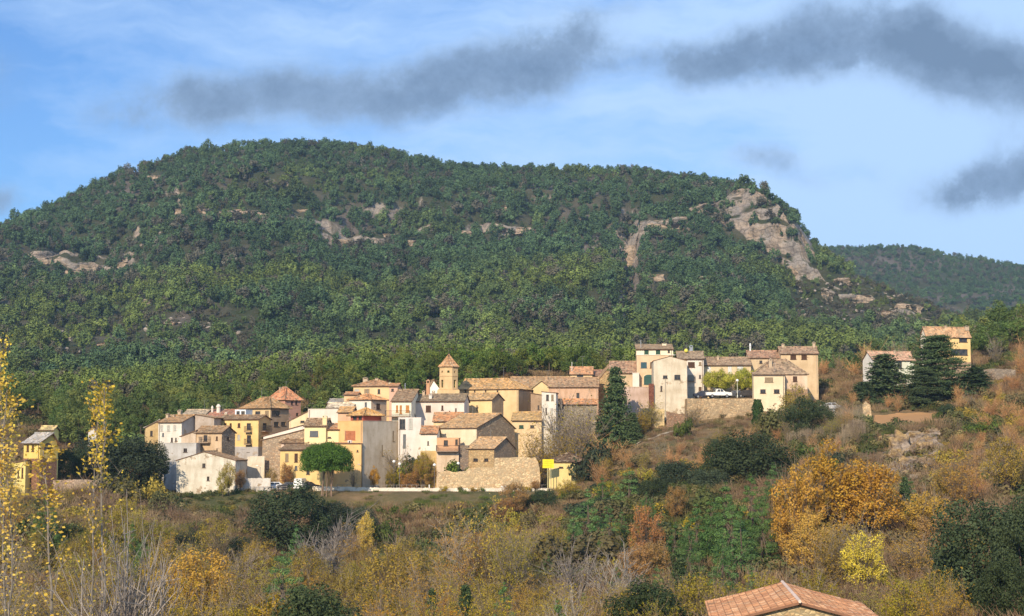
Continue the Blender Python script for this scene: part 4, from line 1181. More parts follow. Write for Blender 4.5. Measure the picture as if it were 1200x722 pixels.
root, L_, D_, H_, hit, faces = house('shrine_lantern', 'small yellow rooftop lantern with a row of little arches on the far-left yellow house', 47.5, 62.5, None, 256, 8, 504, 520, D=2, rt='front', yr=500.5,
      wall=plaster((.74, .58, .20), .2), roofc=R5, F_=[(50, 506, 51.6, 509.4, 'dark'), (53.4, 506, 55, 509.4, 'dark'), (56.6, 506, 58.2, 509.4, 'dark'), (59.6, 506, 61, 509.4, 'dark')], cat='roof lantern')
root, L_, D_, H_ = HOUSES['far-left yellow house with arched attic window, brick-red lower wall and slanting roof']
m = MB()
def archS(mb, D0, w_, zb_, h_, x0, x1, n=10):
    pts = [(-w_ / 2, 0), (w_ / 2, 0)] + [(w_ / 2 * math.cos(t), h_ * .4 + h_ * .6 * math.sin(t)) for t in [math.pi * k / n for k in range(n + 1)]]
    mb.face([(x1, D0 + p[0], zb_ + p[1]) for p in pts])
    for i in range(len(pts)):
        p = pts[i]; q = pts[(i + 1) % len(pts)]
        mb.face([(x0, D0 + p[0], zb_ + p[1]), (x1, D0 + p[0], zb_ + p[1]), (x1, D0 + q[0], zb_ + q[1]), (x0, D0 + q[0], zb_ + q[1])])
zz = (P(56, 528, 253).z - P(47, 580, 251).z)
archS(m, D_ * .45, 1.7, 0, 1.15, 0, .05)
wa = m.build('arched_window', plain((.16, .07, .04), .6), root, (L_, 0, zz))
m = MB(); archS(m, D_ * .45, 1.4, .1, .95, .052, .07); m.build('pane', glass(), wa)
house('shrine_porch', 'low yellow porch with pillars, left side of the far-left yellow house', 18, 30, None, 250.5, 10, 543, 578, D=3, rt='left', yr=540, wall=plaster((.70, .56, .20), .4), roofc=R5,
      F_=[(20.5, 548, 22.5, 560, 'wood'), (25, 548, 27.5, 560, 'wood')])
house('far_white_house', 'tiny white gable glimpsed among the dark trees left of the village', 104, 113, None, 315, 4, 506, 522, D=5, rt='gable', yr=501, wall=plaster((.52, .49, .44), .4), roofc=R2)

# foreground house below
FH = thing('foreground_house', 'nearest house, only its big terracotta tiled roof showing at the bottom of the picture', 'house')
pk = P(917, 683, 104); ef = P(937, 712, 91.5)      # ridge: far end and near (gable) end
lf = P(830, 707, 103); rt_ = P(1008, 716, 97)
rdir = Vector((ef.x - pk.x, ef.y - pk.y, 0)); Lr = rdir.length; rdir.normalize()
perp = Vector((-rdir.y, rdir.x, 0));
if perp.x > 0: perp = -perp      # towards the left of the picture
zr_ = pk.z
FH.location = (pk.x, pk.y, zr_ - 5.0)
e1 = rdir; hw = 4.9; drop = 1.25; near = Lr
FH.rotation_euler = (0, 0, math.atan2(-perp.x * -1 * 0 + e1.y, e1.x))
# local frame: x along the ridge towards the camera, y to its left-hand side
m = MB()
sgn = 1 if Vector((-e1.y, e1.x, 0)).dot(perp) > 0 else -1
tiles(m, (-.3, sgn * hw, 5 - drop), (near, sgn * hw, 5 - drop), (-.3, 0, 5), (near, 0, 5), .25, .055, .14, .42, 5)
tiles(m, (near, -sgn * hw, 5 - drop), (-.3, -sgn * hw, 5 - drop), (near, 0, 5), (-.3, 0, 5), .25, .055, .14, .42, 6)
mt2, T = newmat('course_tiles')
co = T.add('ShaderNodeTexCoord').outputs['Object']
sn = T.add('ShaderNodeVectorMath', operation='SNAP'); T.l.new(co, sn.inputs[0]); sn.inputs[1].default_value = (.25, .40, 50)
wn = T.add('ShaderNodeTexWhiteNoise'); T.l.new(sn.outputs[0], wn.inputs['Vector'])
sp = T.add('ShaderNodeSeparateColor'); T.l.new(wn.outputs['Color'], sp.inputs[0])
k = T.mix(sp.outputs[0], (.36, .165, .085), (.60, .32, .17))
k = T.mix(T.math('MULTIPLY', T.math('GREATER_THAN', sp.outputs[1], .86), .7), k, (.60, .42, .27))
k = T.mix(T.math('MULTIPLY', T.math('GREATER_THAN', sp.outputs[2], .90), .6), k, (.17, .09, .055))
k = T.mix(T.math('MULTIPLY', T.ramp(T.noise(co, .5, 5, .65), .48, .72), .6), k, (.22, .15, .09))
fy = T.add('ShaderNodeSeparateXYZ'); T.l.new(co, fy.inputs[0])
gap = T.math('FRACT', T.math('DIVIDE', fy.outputs[1], .40))
k = T.mix(T.math('MULTIPLY', T.math('LESS_THAN', gap, .13), .55), k, (.10, .05, .03))
T.l.new(k, T.p.inputs['Base Color']); bump(T, T.noise(co, 12, 3, .6), .4, .02)
rfo = m.build('roof', [mt2, plain((.25, .13, .08), .9)], FH)
m = MB(); ridge_cap(m, (-.3, 0, 5.04), (near, 0, 5.04), .10)
m.build('ridge_tiles', plaster((.72, .55, .44), .2), rfo)
m = MB(); hw2 = hw - .4; n2 = near - .35
wall_face(m, (n2, -hw2, 0), (0, 1, 0), (-1, 0, 0), [(0, -3), (2 * hw2, -3), (2 * hw2, 5 - drop), (hw2, 4.8), (0, 5 - drop)], [(hw2 - .5, 2.2, hw2 + .5, 3.4)])
wall_face(m, (0, -hw2, 0), (0, 1, 0), (1, 0, 0), [(0, -3), (2 * hw2, -3), (2 * hw2, 5 - drop), (hw2, 4.8), (0, 5 - drop)], [])
wall_face(m, (0, -hw2, 0), (1, 0, 0), (0, 1, 0), [(0, -3), (n2, -3), (n2, 5 - drop), (0, 5 - drop)], [(2, 1, 3.2, 2.4)])
wall_face(m, (0, hw2, 0), (1, 0, 0), (0, -1, 0), [(0, -3), (n2, -3), (n2, 5 - drop), (0, 5 - drop)], [(3, 1, 4.2, 2.4)])
m.build('wall', stone((.52, .42, .26), .3), FH)
add_window(FH, (n2, -hw2, 0), (0, 1, 0), (-1, 0, 0), (hw2 - .5, 2.2, hw2 + .5, 3.4), 'wood')
add_window(FH, (0, -hw2, 0), (1, 0, 0), (0, 1, 0), (2, 1, 3.2, 2.4), 'wood')
add_window(FH, (0, hw2, 0), (1, 0, 0), (0, -1, 0), (3, 1, 4.2, 2.4), 'wood')
# ---------------------------------------------------------------- plants
class Leafy:
    def __init__(s): s.V = []; s.Q = []; s.T = []; s.n = 0
    def quads(s, c, nrm, size, tint, asp=.6, rng=None):
        """diamond-shaped leaf clumps: centres, facing directions, half length"""
        c = np.asarray(c, float); k = len(c)
        nrm = nrm / (np.linalg.norm(nrm, axis=1, keepdims=True) + 1e-9)
        r = rng.normal(size=(k, 3)); u = np.cross(nrm, r); u /= np.linalg.norm(u, axis=1, keepdims=True) + 1e-9
        v = np.cross(nrm, u); size = np.broadcast_to(size, (k,))[:, None]
        pts = np.stack([c + u * size, c + v * size * asp, c - u * size, c - v * size * asp], 1).reshape(-1, 3)
        s.V.append(pts); s.Q.append(np.arange(4 * k).reshape(-1, 4) + s.n); s.n += 4 * k
        s.T.append(np.repeat(np.broadcast_to(tint, (k,)), 4))
    def ribbons(s, a, b, w0, w1, tint, rng):
        """three-sided twigs from a to b"""
        a = np.asarray(a, float); b = np.asarray(b, float); k = len(a)
        if not k: return
        d = b - a; d /= np.linalg.norm(d, axis=1, keepdims=True) + 1e-9
        u = np.cross(d, rng.normal(size=(k, 3))); u /= np.linalg.norm(u, axis=1, keepdims=True) + 1e-9
        v = np.cross(d, u)
        w0 = np.broadcast_to(w0, (k,))[:, None]; w1 = np.broadcast_to(w1, (k,))[:, None]
        ring = []
        for t in (0, 2.1, 4.2):
            o = u * math.cos(t) + v * math.sin(t)
            ring += [a + o * w0, b + o * w1]
        pts = np.stack(ring, 1).reshape(-1, 3)
        base = (np.arange(k) * 6)[:, None] + s.n
        for q in ((0, 2, 3, 1), (2, 4, 5, 3), (4, 0, 1, 5)):
            s.Q.append(base + np.array(q))
        s.V.append(pts); s.n += 6 * k
        s.T.append(np.repeat(np.broadcast_to(tint, (k,)), 6))
    def mesh(s, name, mat):
        V = np.concatenate(s.V); Q = np.concatenate(s.Q); T_ = np.concatenate(s.T)
        me = bpy.data.meshes.new(name)
        me.vertices.add(len(V)); me.vertices.foreach_set('co', V.astype(np.float32).ravel())
        me.loops.add(len(Q) * 4); me.loops.foreach_set('vertex_index', Q.astype(np.int32).ravel())
        me.polygons.add(len(Q)); me.polygons.foreach_set('loop_start', np.arange(0, len(Q) * 4, 4, dtype=np.int32))
        me.update(calc_edges=True)
        at = me.attributes.new('tint', 'FLOAT', 'POINT'); at.data.foreach_set('value', np.clip(T_, 0, 1).astype(np.float32))
        me.materials.append(mat)
        return me

def barkmat(name, c):
    if name in MATS: return MATS[name]
    m, T = newmat(name)
    co = T.add('ShaderNodeTexCoord').outputs['Object']
    k = T.mix(T.ramp(T.noise(T.scale_vec(co, (4, 4, 1)), 2, 4, .6), .35, .7), sc3(c, .65), sc3(c, 1.25))
    T.l.new(k, T.p.inputs['Base Color'])
    MATS[name] = m
    return m
BARK = barkmat('bark', (.13, .10, .075)); BARKP = barkmat('pale_bark', (.24, .21, .175))

def clumps_crown(rng, cents, rads, nl, size, tones=(.0, 1.0), flat=1.0, asp=.6, up=.25):
    L = Leafy()
    for c, r in zip(cents, rads):
        k = int(nl * (r / np.mean(rads)) ** 2)
        d = rng.normal(size=(k, 3)); d /= np.linalg.norm(d, axis=1, keepdims=True)
        rr = r * rng.uniform(.45, 1.12, size=(k, 1)) ** .6
        p = c + d * rr * np.array([1, 1, flat])
        n = d + rng.normal(size=(k, 3)) * .38 + np.array([0, 0, up])
        bias = rng.uniform(-.25, .25)
        L.quads(p, n, size * rng.uniform(.6, 1.35, size=k), rng.uniform(tones[0], tones[1], size=k) * .7 + .15 + bias, asp, rng)
    return L

def limbs(rng, base_pts, cents, h0, r0, mat, name='trunk', lean=.3):
    m = MB()
    for b in base_pts:
        top = (b[0] + rng.uniform(-lean, lean), b[1] + rng.uniform(-lean, lean), h0)
        m.tube((b[0], b[1], -.8), top, r0, r0 * .7, 7)
        near = cents if len(base_pts) == 1 else [c for c in cents if rng.random() < 1.6 / len(base_pts)]
        for c in near:
            mid = Vector(top).lerp(Vector(c), .5) + Vector((0, 0, rng.uniform(-.1, .3)))
            m.tube(top, mid, r0 * .35, r0 * .2, 5, 0, False)
            m.tube(mid, c, r0 * .2, r0 * .05, 4, 0, False)
    return m.mesh(name, mat)

PROTO = {}
def bbox(me_list):
    a = []
    for me in me_list:
        v = np.empty(len(me.vertices) * 3, np.float32); me.vertices.foreach_get('co', v); a.append(v.reshape(-1, 3))
    a = np.concatenate(a); return a

def reg(kind, parts):
    """parts: list of (child name, mesh)"""
    a = bbox([m for _, m in parts])
    w_ = np.percentile(np.abs(a[:, :2]).max(1), 96) * 2
    PROTO.setdefault(kind, []).append((parts, float(w_), float(np.percentile(a[:, 2], 99.5))))

def ell_points(rng, n, rx, rz, cz, inner=.35, zmin=-1, jit=.12):
    """points well spread through an ellipsoid shell"""
    out_ = []
    tries = 0
    md = 1.15 * (rx * rx * rz / n) ** (1 / 3)
    while len(out_) < n and tries < 6000:
        tries += 1
        if tries % 500 == 0: md *= .85
        d = rng.normal(size=3); d /= np.linalg.norm(d)
        if d[2] < zmin: continue
        r = rng.uniform(inner, 1) ** .5
        p = np.array([d[0] * rx * r, d[1] * rx * r, cz + d[2] * rz * r]) * (1 + rng.normal(size=3) * jit * .3)
        if all(np.linalg.norm(p - q) > md for q in out_): out_.append(p)
    return out_

def make_protos():
    rng = np.random.default_rng(7)
    M = {}
    M['oak'] = leafmat('holm_oak_leaves', (.030, .048, .018), (.085, .115, .048))
    M['oakdark'] = leafmat('dark_oak_leaves', (.032, .048, .026), (.085, .110, .058))
    M['pine'] = leafmat('pine_needles', (.052, .120, .034), (.170, .285, .085))
    M['conifer'] = leafmat('conifer_needles', (.042, .080, .032), (.125, .175, .068))
    M['lime'] = leafmat('lime_green_leaves', (.28, .31, .02), (.56, .54, .05), objvar=.1)
    M['orange'] = leafmat('orange_leaves', (.36, .185, .022), (.66, .40, .055), (.52, .33, .05), trans=.3, objvar=.3)
    M['rust'] = leafmat('rusty_leaves', (.22, .09, .025), (.46, .22, .07), (.40, .25, .08), objvar=.3)
    M['yellow'] = leafmat('yellow_leaves', (.48, .34, .02), (.80, .62, .06), objvar=.2)
    M['ochre'] = leafmat('ochre_leaves', (.22, .155, .018), (.48, .34, .04), (.31, .27, .03), objvar=.35)
    M['gold'] = leafmat('gold_leaves', (.34, .175, .018), (.66, .40, .04), (.46, .34, .035), objvar=.3)
    M['olive'] = leafmat('olive_leaves', (.09, .10, .03), (.20, .20, .07), (.16, .13, .06), objvar=.35)
    M['green'] = leafmat('bush_leaves', (.05, .085, .015), (.14, .19, .035), objvar=.3)
    M['twig'] = leafmat('bare_twigs', (.15, .11, .07), (.34, .25, .16), (.30, .25, .20), trans=0, objvar=.35)
    M['twigtan'] = leafmat('tan_twigs', (.34, .185, .075), (.64, .39, .17), (.56, .29, .11), trans=0, objvar=.3)
    M['twigpale'] = leafmat('pale_twigs', (.20, .17, .145), (.40, .35, .30), trans=0, objvar=.25)
    M['cane'] = leafmat('dry_cane', (.22, .165, .10), (.45, .36, .24), trans=.1, objvar=.25)
    # rounded evergreen oaks
    for kind, mt_ in (('oak', M['oak']), ('oakdark', M['oakdark'])):
        for q in range(4):
            n = 42; cs = ell_points(rng, n, 3.1, 3.2, 4.0, .4, -.9)
            cs = [c for c in cs if c[2] > .6]
            rd = [rng.uniform(.75, 1.25) for _ in cs]
            L = clumps_crown(rng, cs, rd, 300, .115, up=.3)
            reg(kind, [('trunk', limbs(rng, [(0, 0)], cs[:14], 1.6, .3, BARK)), ('crown', L.mesh('crown', mt_))])
    # light green pines, loosely conical
    for q in range(5):
        cs = []; rd = []
        H_ = 9
        for lev in range(9):
            z = 1.0 + lev * .92; R0 = (1 - (z / (H_ + .4)) ** 1.15) * 2.7 + .08
            nn = max(2, int(7 * R0 / 2.5) + 1)
            for k in range(nn):
                t = 2 * math.pi * (k + rng.uniform(-.3, .3)) / nn + lev
                r = R0 * rng.uniform(.55, 1.0)
                cs.append(np.array([r * math.cos(t), r * math.sin(t), z + rng.uniform(-.25, .25)])); rd.append(rng.uniform(.55, .80) * (1.1 - .6 * z / H_))
        cs.append(np.array([0, 0, H_ - .5])); rd.append(.42); cs.append(np.array([0, 0, H_ + .15])); rd.append(.22)
        L = clumps_crown(rng, cs, rd, 170, .115, up=.55, asp=.35, flat=.8)
        reg('pine', [('trunk', limbs(rng, [(0, 0)], cs[::3], 5.0, .2, BARK, lean=.1)), ('crown', L.mesh('crown', M['pine']))])
    # dark conifers with drooping layered branches
    for q in range(3):
        L = Leafy(); tr = MB(); H_ = 13
        tr.tube((0, 0, -.8), (0, 0, H_ * .95), .32, .05, 7)
        for lev in range(34):
            z = .5 + lev * (H_ - .8) / 34; R0 = (1 - z / (H_ + .3)) ** .75 * 3.3 + .2
            for k in range(12):
                if rng.random() < .08: continue
                t = rng.uniform(0, 6.28); r = R0 * rng.uniform(.6, 1.1)
                tip = np.array([r * math.cos(t), r * math.sin(t), z - .18 * r + rng.uniform(-.1, .2)])
                if k < 3: tr.tube((0, 0, z), tuple(tip), .06, .02, 4, 0, False)
                nn = int(8 + 34 * r / 3)
                f = rng.uniform(.2, 1.05, size=(nn, 1)); pp = np.array([0, 0, z]) * (1 - f) + tip * f + rng.normal(size=(nn, 3)) * np.array([.24, .24, .16])
                L.quads(pp, rng.normal(size=(nn, 3)) * .8 + np.array([0, 0, .5]) + tip * np.array([.3, .3, 0]), .24 * rng.uniform(.6, 1.2, size=nn), rng.uniform(.0, 1, size=nn), .5, rng)
        reg('conifer', [('trunk', tr.mesh('trunk', BARK)), ('crown', L.mesh('crown', M['conifer']))])
    # cedar: broad flat plates of foliage with gaps
    for q in range(2):
        L = Leafy(); tr = MB(); H_ = 13
        tr.tube((0, 0, -.8), (.2, 0, H_ * .9), .4, .06, 8)
        for lev in range(19):
            z = .8 + lev * .65; R0 = (1 - (z / (H_ + 1)) ** 1.6) * 5.2 + .3
            for k in range(7):
                t = rng.uniform(0, 6.28); r = R0 * rng.uniform(.4, 1.1)
                d = np.array([math.cos(t), math.sin(t), 0]); zt_ = z + .22 * r + rng.uniform(-.2, .3)
                tip = d * r + np.array([0, 0, zt_])
                tr.tube((0, 0, z), tuple(tip), .1, .03, 4, 0, False)
                for g in range(4):
                    f = rng.uniform(.4, 1.0); c = np.array([0, 0, z]) * (1 - f) + tip * f + np.array([rng.normal() * .45, rng.normal() * .45, .1])
                    nn = 55
                    pp = c + rng.normal(size=(nn, 3)) * np.array([.5, .5, .12])
                    L.quads(pp, rng.normal(size=(nn, 3)) * .8 + np.array([0, 0, .5]) + d * .7, .17 * rng.uniform(.6, 1.3, size=nn), rng.uniform(0, 1, size=nn), .5, rng)
        reg('cedar', [('trunk', tr.mesh('trunk', BARK)), ('crown', L.mesh('crown', M['conifer']))])
    # umbrella pine
    cs = []; rd = []
    for k in range(270):
        t = k * 2.39996; r = 3.85 * math.sqrt((k + .5) / 270) * rng.uniform(.94, 1.04); top = math.sqrt(max(0, 1 - (r / 4.2) ** 2))
        z = 3.9 + (top * 2.4, top * 1.3, -.3 + .3 * top, top * 2.1)[k % 4] + rng.uniform(-.12, .12)
        cs.append(np.array([r * math.cos(t), r * math.sin(t), z])); rd.append(rng.uniform(.55, .75))
    L = clumps_crown(rng, cs, rd, 130, .12, up=.6, asp=.4)
    mm = leafmat('umbrella_pine_needles', (.040, .105, .014), (.125, .235, .034), objvar=0)
    reg('umbrella', [('trunk', limbs(rng, [(-.5, .1), (0, -.2), (.45, .2), (.9, 0), (-.9, -.1)], cs[:26], 2.6, .10, barkmat('warm_bark', (.26, .18, .13)), lean=.8)), ('crown', L.mesh('crown', mm))])
    # autumn broadleaf trees
    for kind, mt_, dens in (('orange', M['orange'], 60), ('rust', M['rust'], 42), ('yellow', M['yellow'], 44), ('lime', M['lime'], 80), ('ochre', M['ochre'], 36)):
        for q in range(4 if kind != 'lime' else 2):
            n = 46; cs = ell_points(rng, n, 2.8 if kind != 'lime' else 3.6, 3.4 if kind != 'lime' else 1.9, 4.9 if kind != 'lime' else 4.0, .25, -.95)
            rd = [rng.uniform(.5, 1.0) for _ in cs]
            L = clumps_crown(rng, cs, rd, dens * 2.7, .108, up=.2, asp=.65)
            tw = Leafy()
            a = []; b = []
            for c in cs:
                for _ in range(5):
                    d = rng.normal(size=3) * .35 + (c - np.array([0, 0, 3.0])) * .22 + np.array([0, 0, .3]); a.append(c - d * .5); b.append(c + d)
            m_ = limbs(rng, [(0, 0)] if q % 2 else [(0, 0), (.3, .2)], cs, 1.7, .17, BARK, lean=.3)
            tw.ribbons(np.array(a), np.array(b), .022, .008, .4, rng)
            reg(kind, [('trunk', m_), ('twig_crown', tw.mesh('twig_crown', M['twig'])), ('crown', L.mesh('crown', mt_))])
    # leafless trees and shrubs: fans of fine twigs
    def bare(kind, tm, lm, H_, R0, stems, nl, leafy, seedn, wd=1.0):
        for q in range(seedn):
            m_ = MB(); a = []; b = []; w0 = []; tip = []
            for k in range(stems):
                t = rng.uniform(0, 6.28); sp = rng.uniform(.1, 1.0)
                p = np.array([rng.normal() * .15, rng.normal() * .15, -.4])
                d = np.array([math.cos(t) * sp * R0 / H_, math.sin(t) * sp * R0 / H_, 1.0]); ln = H_ * rng.uniform(.65, .95) / 6
                r = .07 * wd * H_ / 6
                for s_ in range(6):
                    p2 = p + d * ln + rng.normal(size=3) * ln * .12
                    m_.tube(p, p2, r, r * .74, 4, 0, False); r *= .72
                    nb = 5 if s_ > 0 else 1
                    for _ in range(nb):
                        f = rng.uniform(); o = p * (1 - f) + p2 * f
                        dd = d / np.linalg.norm(d) * .8 + rng.normal(size=3) * .55; dd[2] = abs(dd[2]) + .25
                        l2 = ln * rng.uniform(.8, 1.9); e = o + dd * l2
                        a.append(o); b.append(e); w0.append(.022 * wd)
                        for _ in range(4):
                            f = rng.uniform(.2, 1); o2 = o * (1 - f) + e * f
                            d3 = dd * .6 + rng.normal(size=3) * .5; d3[2] = abs(d3[2])
                            e2 = o2 + d3 * l2 * rng.uniform(.3, .7)
                            a.append(o2); b.append(e2); w0.append(.013 * wd); tip.append(e2)
                    p = p2
                    d = d + rng.normal(size=3) * .10
            tw = Leafy(); tw.ribbons(np.array(a), np.array(b), np.array(w0), np.array(w0) * .5, rng.uniform(0, 1, size=len(a)), rng)
            parts = [('trunk', m_.mesh('trunk', BARK if tm is not M['twigpale'] else BARKP)), ('twig_crown', tw.mesh('twig_crown', tm))]
            if nl:
                tip_ = np.array(tip); idx = rng.integers(0, len(tip_), nl)
                L = Leafy(); L.quads(tip_[idx] + rng.normal(size=(nl, 3)) * .12, rng.normal(size=(nl, 3)), .080 * rng.uniform(.6, 1.3, size=nl), rng.uniform(0, 1, size=nl), .7, rng)
                parts.append(('crown', L.mesh('crown', lm)))
            reg(kind, parts)
    bare('bare', M['twig'], M['ochre'], 6, 2.6, 9, 700, 1, 5)
    bare('baretan', M['twigtan'], M['rust'], 4.5, 2.4, 10, 350, 1, 4)
    bare('barepale', M['twigpale'], None, 7, 3.2, 9, 0, 0, 3, 1.5)
    bare('bareochre', M['twig'], M['ochre'], 7.5, 2.8, 9, 5600, 2, 5)
    bare('baregold', M['twig'], M['gold'], 8, 3.2, 9, 5200, 2, 4)
    # bushes
    for kind, mt_, dens in (('bush', M['green'], 85), ('olivebush', M['olive'], 70), ('ochrebush', M['ochre'], 60), ('darkbush', M['oakdark'], 90)):
        for q in range(3):
            cs = [np.array([rng.normal() * .75, rng.normal() * .75, rng.uniform(.25, 1.5)]) for _ in range(16)]
            rd = [rng.uniform(.35, .65) for _ in cs]
            L = clumps_crown(rng, cs, rd, dens, .125, up=.35)
            reg(kind, [('trunk', limbs(rng, [(0, 0), (.2, .1), (-.2, 0)], cs, .35, .05, BARK)), ('crown', L.mesh('crown', mt_))])
    # tall cane stand
    for q in range(2):
        L = Leafy(); n = 260
        a = np.stack([rng.normal(size=n) * .9, rng.normal(size=n) * .7, np.full(n, -.3)], 1)
        b = a + np.stack([rng.normal(size=n) * .22, rng.normal(size=n) * .22, rng.uniform(2.4, 4.4, size=n)], 1)
        L.ribbons(a, b, .022, .012, rng.uniform(0, 1, size=n), rng)
        f = rng.uniform(.5, 1, size=(450, 1)); k = rng.integers(0, n, 450); pp = a[k] * (1 - f) + b[k] * f
        L.quads(pp + rng.normal(size=(450, 3)) * .06, rng.normal(size=(450, 3)) * np.array([1, 1, .3]), .13, rng.uniform(0, 1, size=450), .18, rng)
        reg('cane', [('cane_crown', L.mesh('cane_crown', M['cane']))])
    # slim half-bare poplars with scattered bright leaves
    for q in range(4):
        H_ = 16; m_ = MB(); a = []; b = []; w0 = []; tips = []
        p = np.array([0, 0, -.8]); r = .13
        lean = rng.normal(size=2) * .035
        for s_ in range(14):
            p2 = p + np.array([lean[0] * 1.2 + rng.normal() * .07, lean[1] + rng.normal() * .07, H_ / 13.2])
            m_.tube(p, p2, r, r * .86, 6, 0, False); r *= .86
            if s_ > 2:
                for _ in range(4):
                    f = rng.uniform(); o = p * (1 - f) + p2 * f; t = rng.uniform(0, 6.28)
                    ln = rng.uniform(1.2, 3.6) * (1 - s_ / 17); dd = np.array([math.cos(t) * .55, math.sin(t) * .55, 1.0])
                    e = o + dd * ln + rng.normal(size=3) * .1
                    m_.tube(o, e, max(.012, r * .35), .01, 4, 0, False)
                    for _ in range(6):
                        f = rng.uniform(.15, 1); o2 = o * (1 - f) + e * f; d3 = dd * .5 + rng.normal(size=3) * .45
                        e2 = o2 + d3 * ln * .28; a.append(o2); b.append(e2); w0.append(.009)
                        tips.append((e2, s_))
            p = p2
        tw = Leafy(); tw.ribbons(np.array(a), np.array(b), np.array(w0), .004, rng.uniform(0, 1, size=len(a)), rng)
        L = Leafy(); cc = []
        for (e2, s_) in tips:
            n = rng.poisson(.5 + 8 * (s_ / 13) ** 3 * (1 if rng.random() < .6 else .2))
            for _ in range(n): cc.append(e2 + rng.normal(size=3) * .16)
        cc = np.array(cc); L.quads(cc, rng.normal(size=cc.shape), .066 * rng.uniform(.7, 1.4, size=len(cc)), rng.uniform(0, 1, size=len(cc)), .85, rng)
        lm = leafmat('poplar_leaves', (.52, .34, .02), (.84, .62, .05), objvar=.2, trans=.35)
        reg('poplar', [('trunk', m_.mesh('trunk', BARKP)), ('twig_crown', tw.mesh('twig_crown', M['twig'])), ('crown', L.mesh('crown', lm))])
    # ivy column
    L = Leafy(); n = 2600; t = rng.uniform(0, 6.28, size=n); z = rng.uniform(0, 4.4, size=n); r = .85 * (1 + .2 * np.sin(z * 3 + t * 2)) * rng.uniform(.8, 1.05, size=n) * np.where(z > 3.9, .7, 1)
    pp = np.stack([r * np.cos(t), r * np.sin(t), z], 1); L.quads(pp, pp * np.array([1, 1, 0]) + rng.normal(size=pp.shape) * .4, .13, rng.uniform(0, 1, size=n), .7, rng)
    m_ = MB(); m_.tube((0, 0, -.5), (0, 0, 4.1), .25, .2, 7)
    reg('ivy', [('trunk', m_.mesh('trunk', BARK)), ('crown', L.mesh('crown', leafmat('ivy_leaves', (.02, .06, .015), (.06, .12, .03), objvar=0)))])
    return M
LM_ = make_protos()

NAMES = {'oak': ('holm_oak', 'tree', 'dark green holm oak'), 'oakdark': ('holm_oak', 'tree', 'blackish green holm oak'), 'pine': ('pine_tree', 'tree', 'bright green pine'),
         'conifer': ('conifer', 'tree', 'dark conical conifer'), 'cedar': ('cedar_tree', 'tree', 'dark cedar with layered branches'), 'umbrella': ('umbrella_pine', 'tree', 'umbrella pine'),
         'orange': ('autumn_tree', 'tree', 'golden orange autumn tree'), 'rust': ('autumn_tree', 'tree', 'rust-brown autumn tree'), 'yellow': ('autumn_tree', 'tree', 'bright yellow autumn tree'),
         'lime': ('lime_tree', 'tree', 'yellow-green round tree'), 'ochre': ('autumn_tree', 'tree', 'ochre-leaved tree'), 'bare': ('bare_tree', 'tree', 'bare grey-brown tree'),
         'baretan': ('bare_shrub', 'shrub', 'bare tan shrub'), 'barepale': ('bare_tree', 'tree', 'bare whitish tree'), 'bareochre': ('bare_tree', 'tree', 'olive-brown half-bare tree'),
         'baregold': ('half_bare_tree', 'tree', 'half-bare tree with golden leaves'), 'bush': ('green_bush', 'bush', 'green bush'), 'olivebush': ('olive_bush', 'bush', 'olive-green bush'),
         'ochrebush': ('ochre_bush', 'bush', 'ochre-brown bush'), 'darkbush': ('dark_bush', 'bush', 'dark green bush'), 'cane': ('cane_stand', 'cane', 'pale dry cane clump'),
         'poplar': ('poplar', 'tree', 'slim half-bare poplar with yellow leaves'), 'ivy': ('ivy_column', 'ivy', 'ivy-covered post')}
VEG = []
rs = random.Random(11)
def plant(kind, x, y, h, wd=None, label=None, rz=None, sink=0.0, group=None, idx=None):
    protos = PROTO[kind]
    parts, w0, h0 = protos[idx % len(protos) if idx is not None else rs.randrange(len(protos))]
    nm, cat, phrase = NAMES[kind]
    z = ground(x, y) - sink
    root = bpy.data.objects.new(nm, None); COL.objects.link(root); root.empty_display_size = .2
    sz = h / h0; sw = (wd / w0) if wd else sz * rs.uniform(.9, 1.2)
    root.location = (x, y, z); root.rotation_euler = (rs.uniform(-.03, .03), rs.uniform(-.03, .03), rs.uniform(0, 6.28) if rz is None else rz)
    root.scale = (sw, sw, sz)
    for pn, me in parts:
        o = bpy.data.objects.new(pn, me); COL.objects.link(o); o.parent = root
    root['category'] = cat
    if label: root['label'] = label
    if group: root['group'] = group
    px, py = proj(x, y, z + h * .5)
    VEG.append(dict(o=root, kind=kind, phrase=phrase, px=px, py=py, Y=y, h=h, label=label))
    return root

def pplant(kind, px, pytop, wpx, Y, label=None, idx=None, **k):
    """a plant whose top shows at row pytop when seen from the lookout"""
    x = P(px, pytop, Y).x; zt_ = P(px, pytop, Y).z
    g = ground(x, Y)
    h = max(.8, zt_ - g); wd = wpx * Y / F if wpx else None; sink = 0.0
    if wd and idx is None: idx = rs.randrange(len(PROTO[kind]))
    if wd:
        _, w0, h0 = PROTO[kind][idx % len(PROTO[kind])]
        rel = (wd / w0) / (h / h0)
        if rel > 1.3 and kind in ('oak', 'oakdark', 'bush', 'olivebush', 'ochrebush', 'darkbush', 'orange', 'yellow', 'rust', 'ochre', 'pine'):
            h2 = (wd / w0) * h0 / 1.3; sink = min(h2 - h, h2 * .45); h = h + sink
        elif rel < .62: wd = .62 * h / h0 * w0
    return plant(kind, x, Y, h, wd, label, idx=idx, sink=sink, **k)

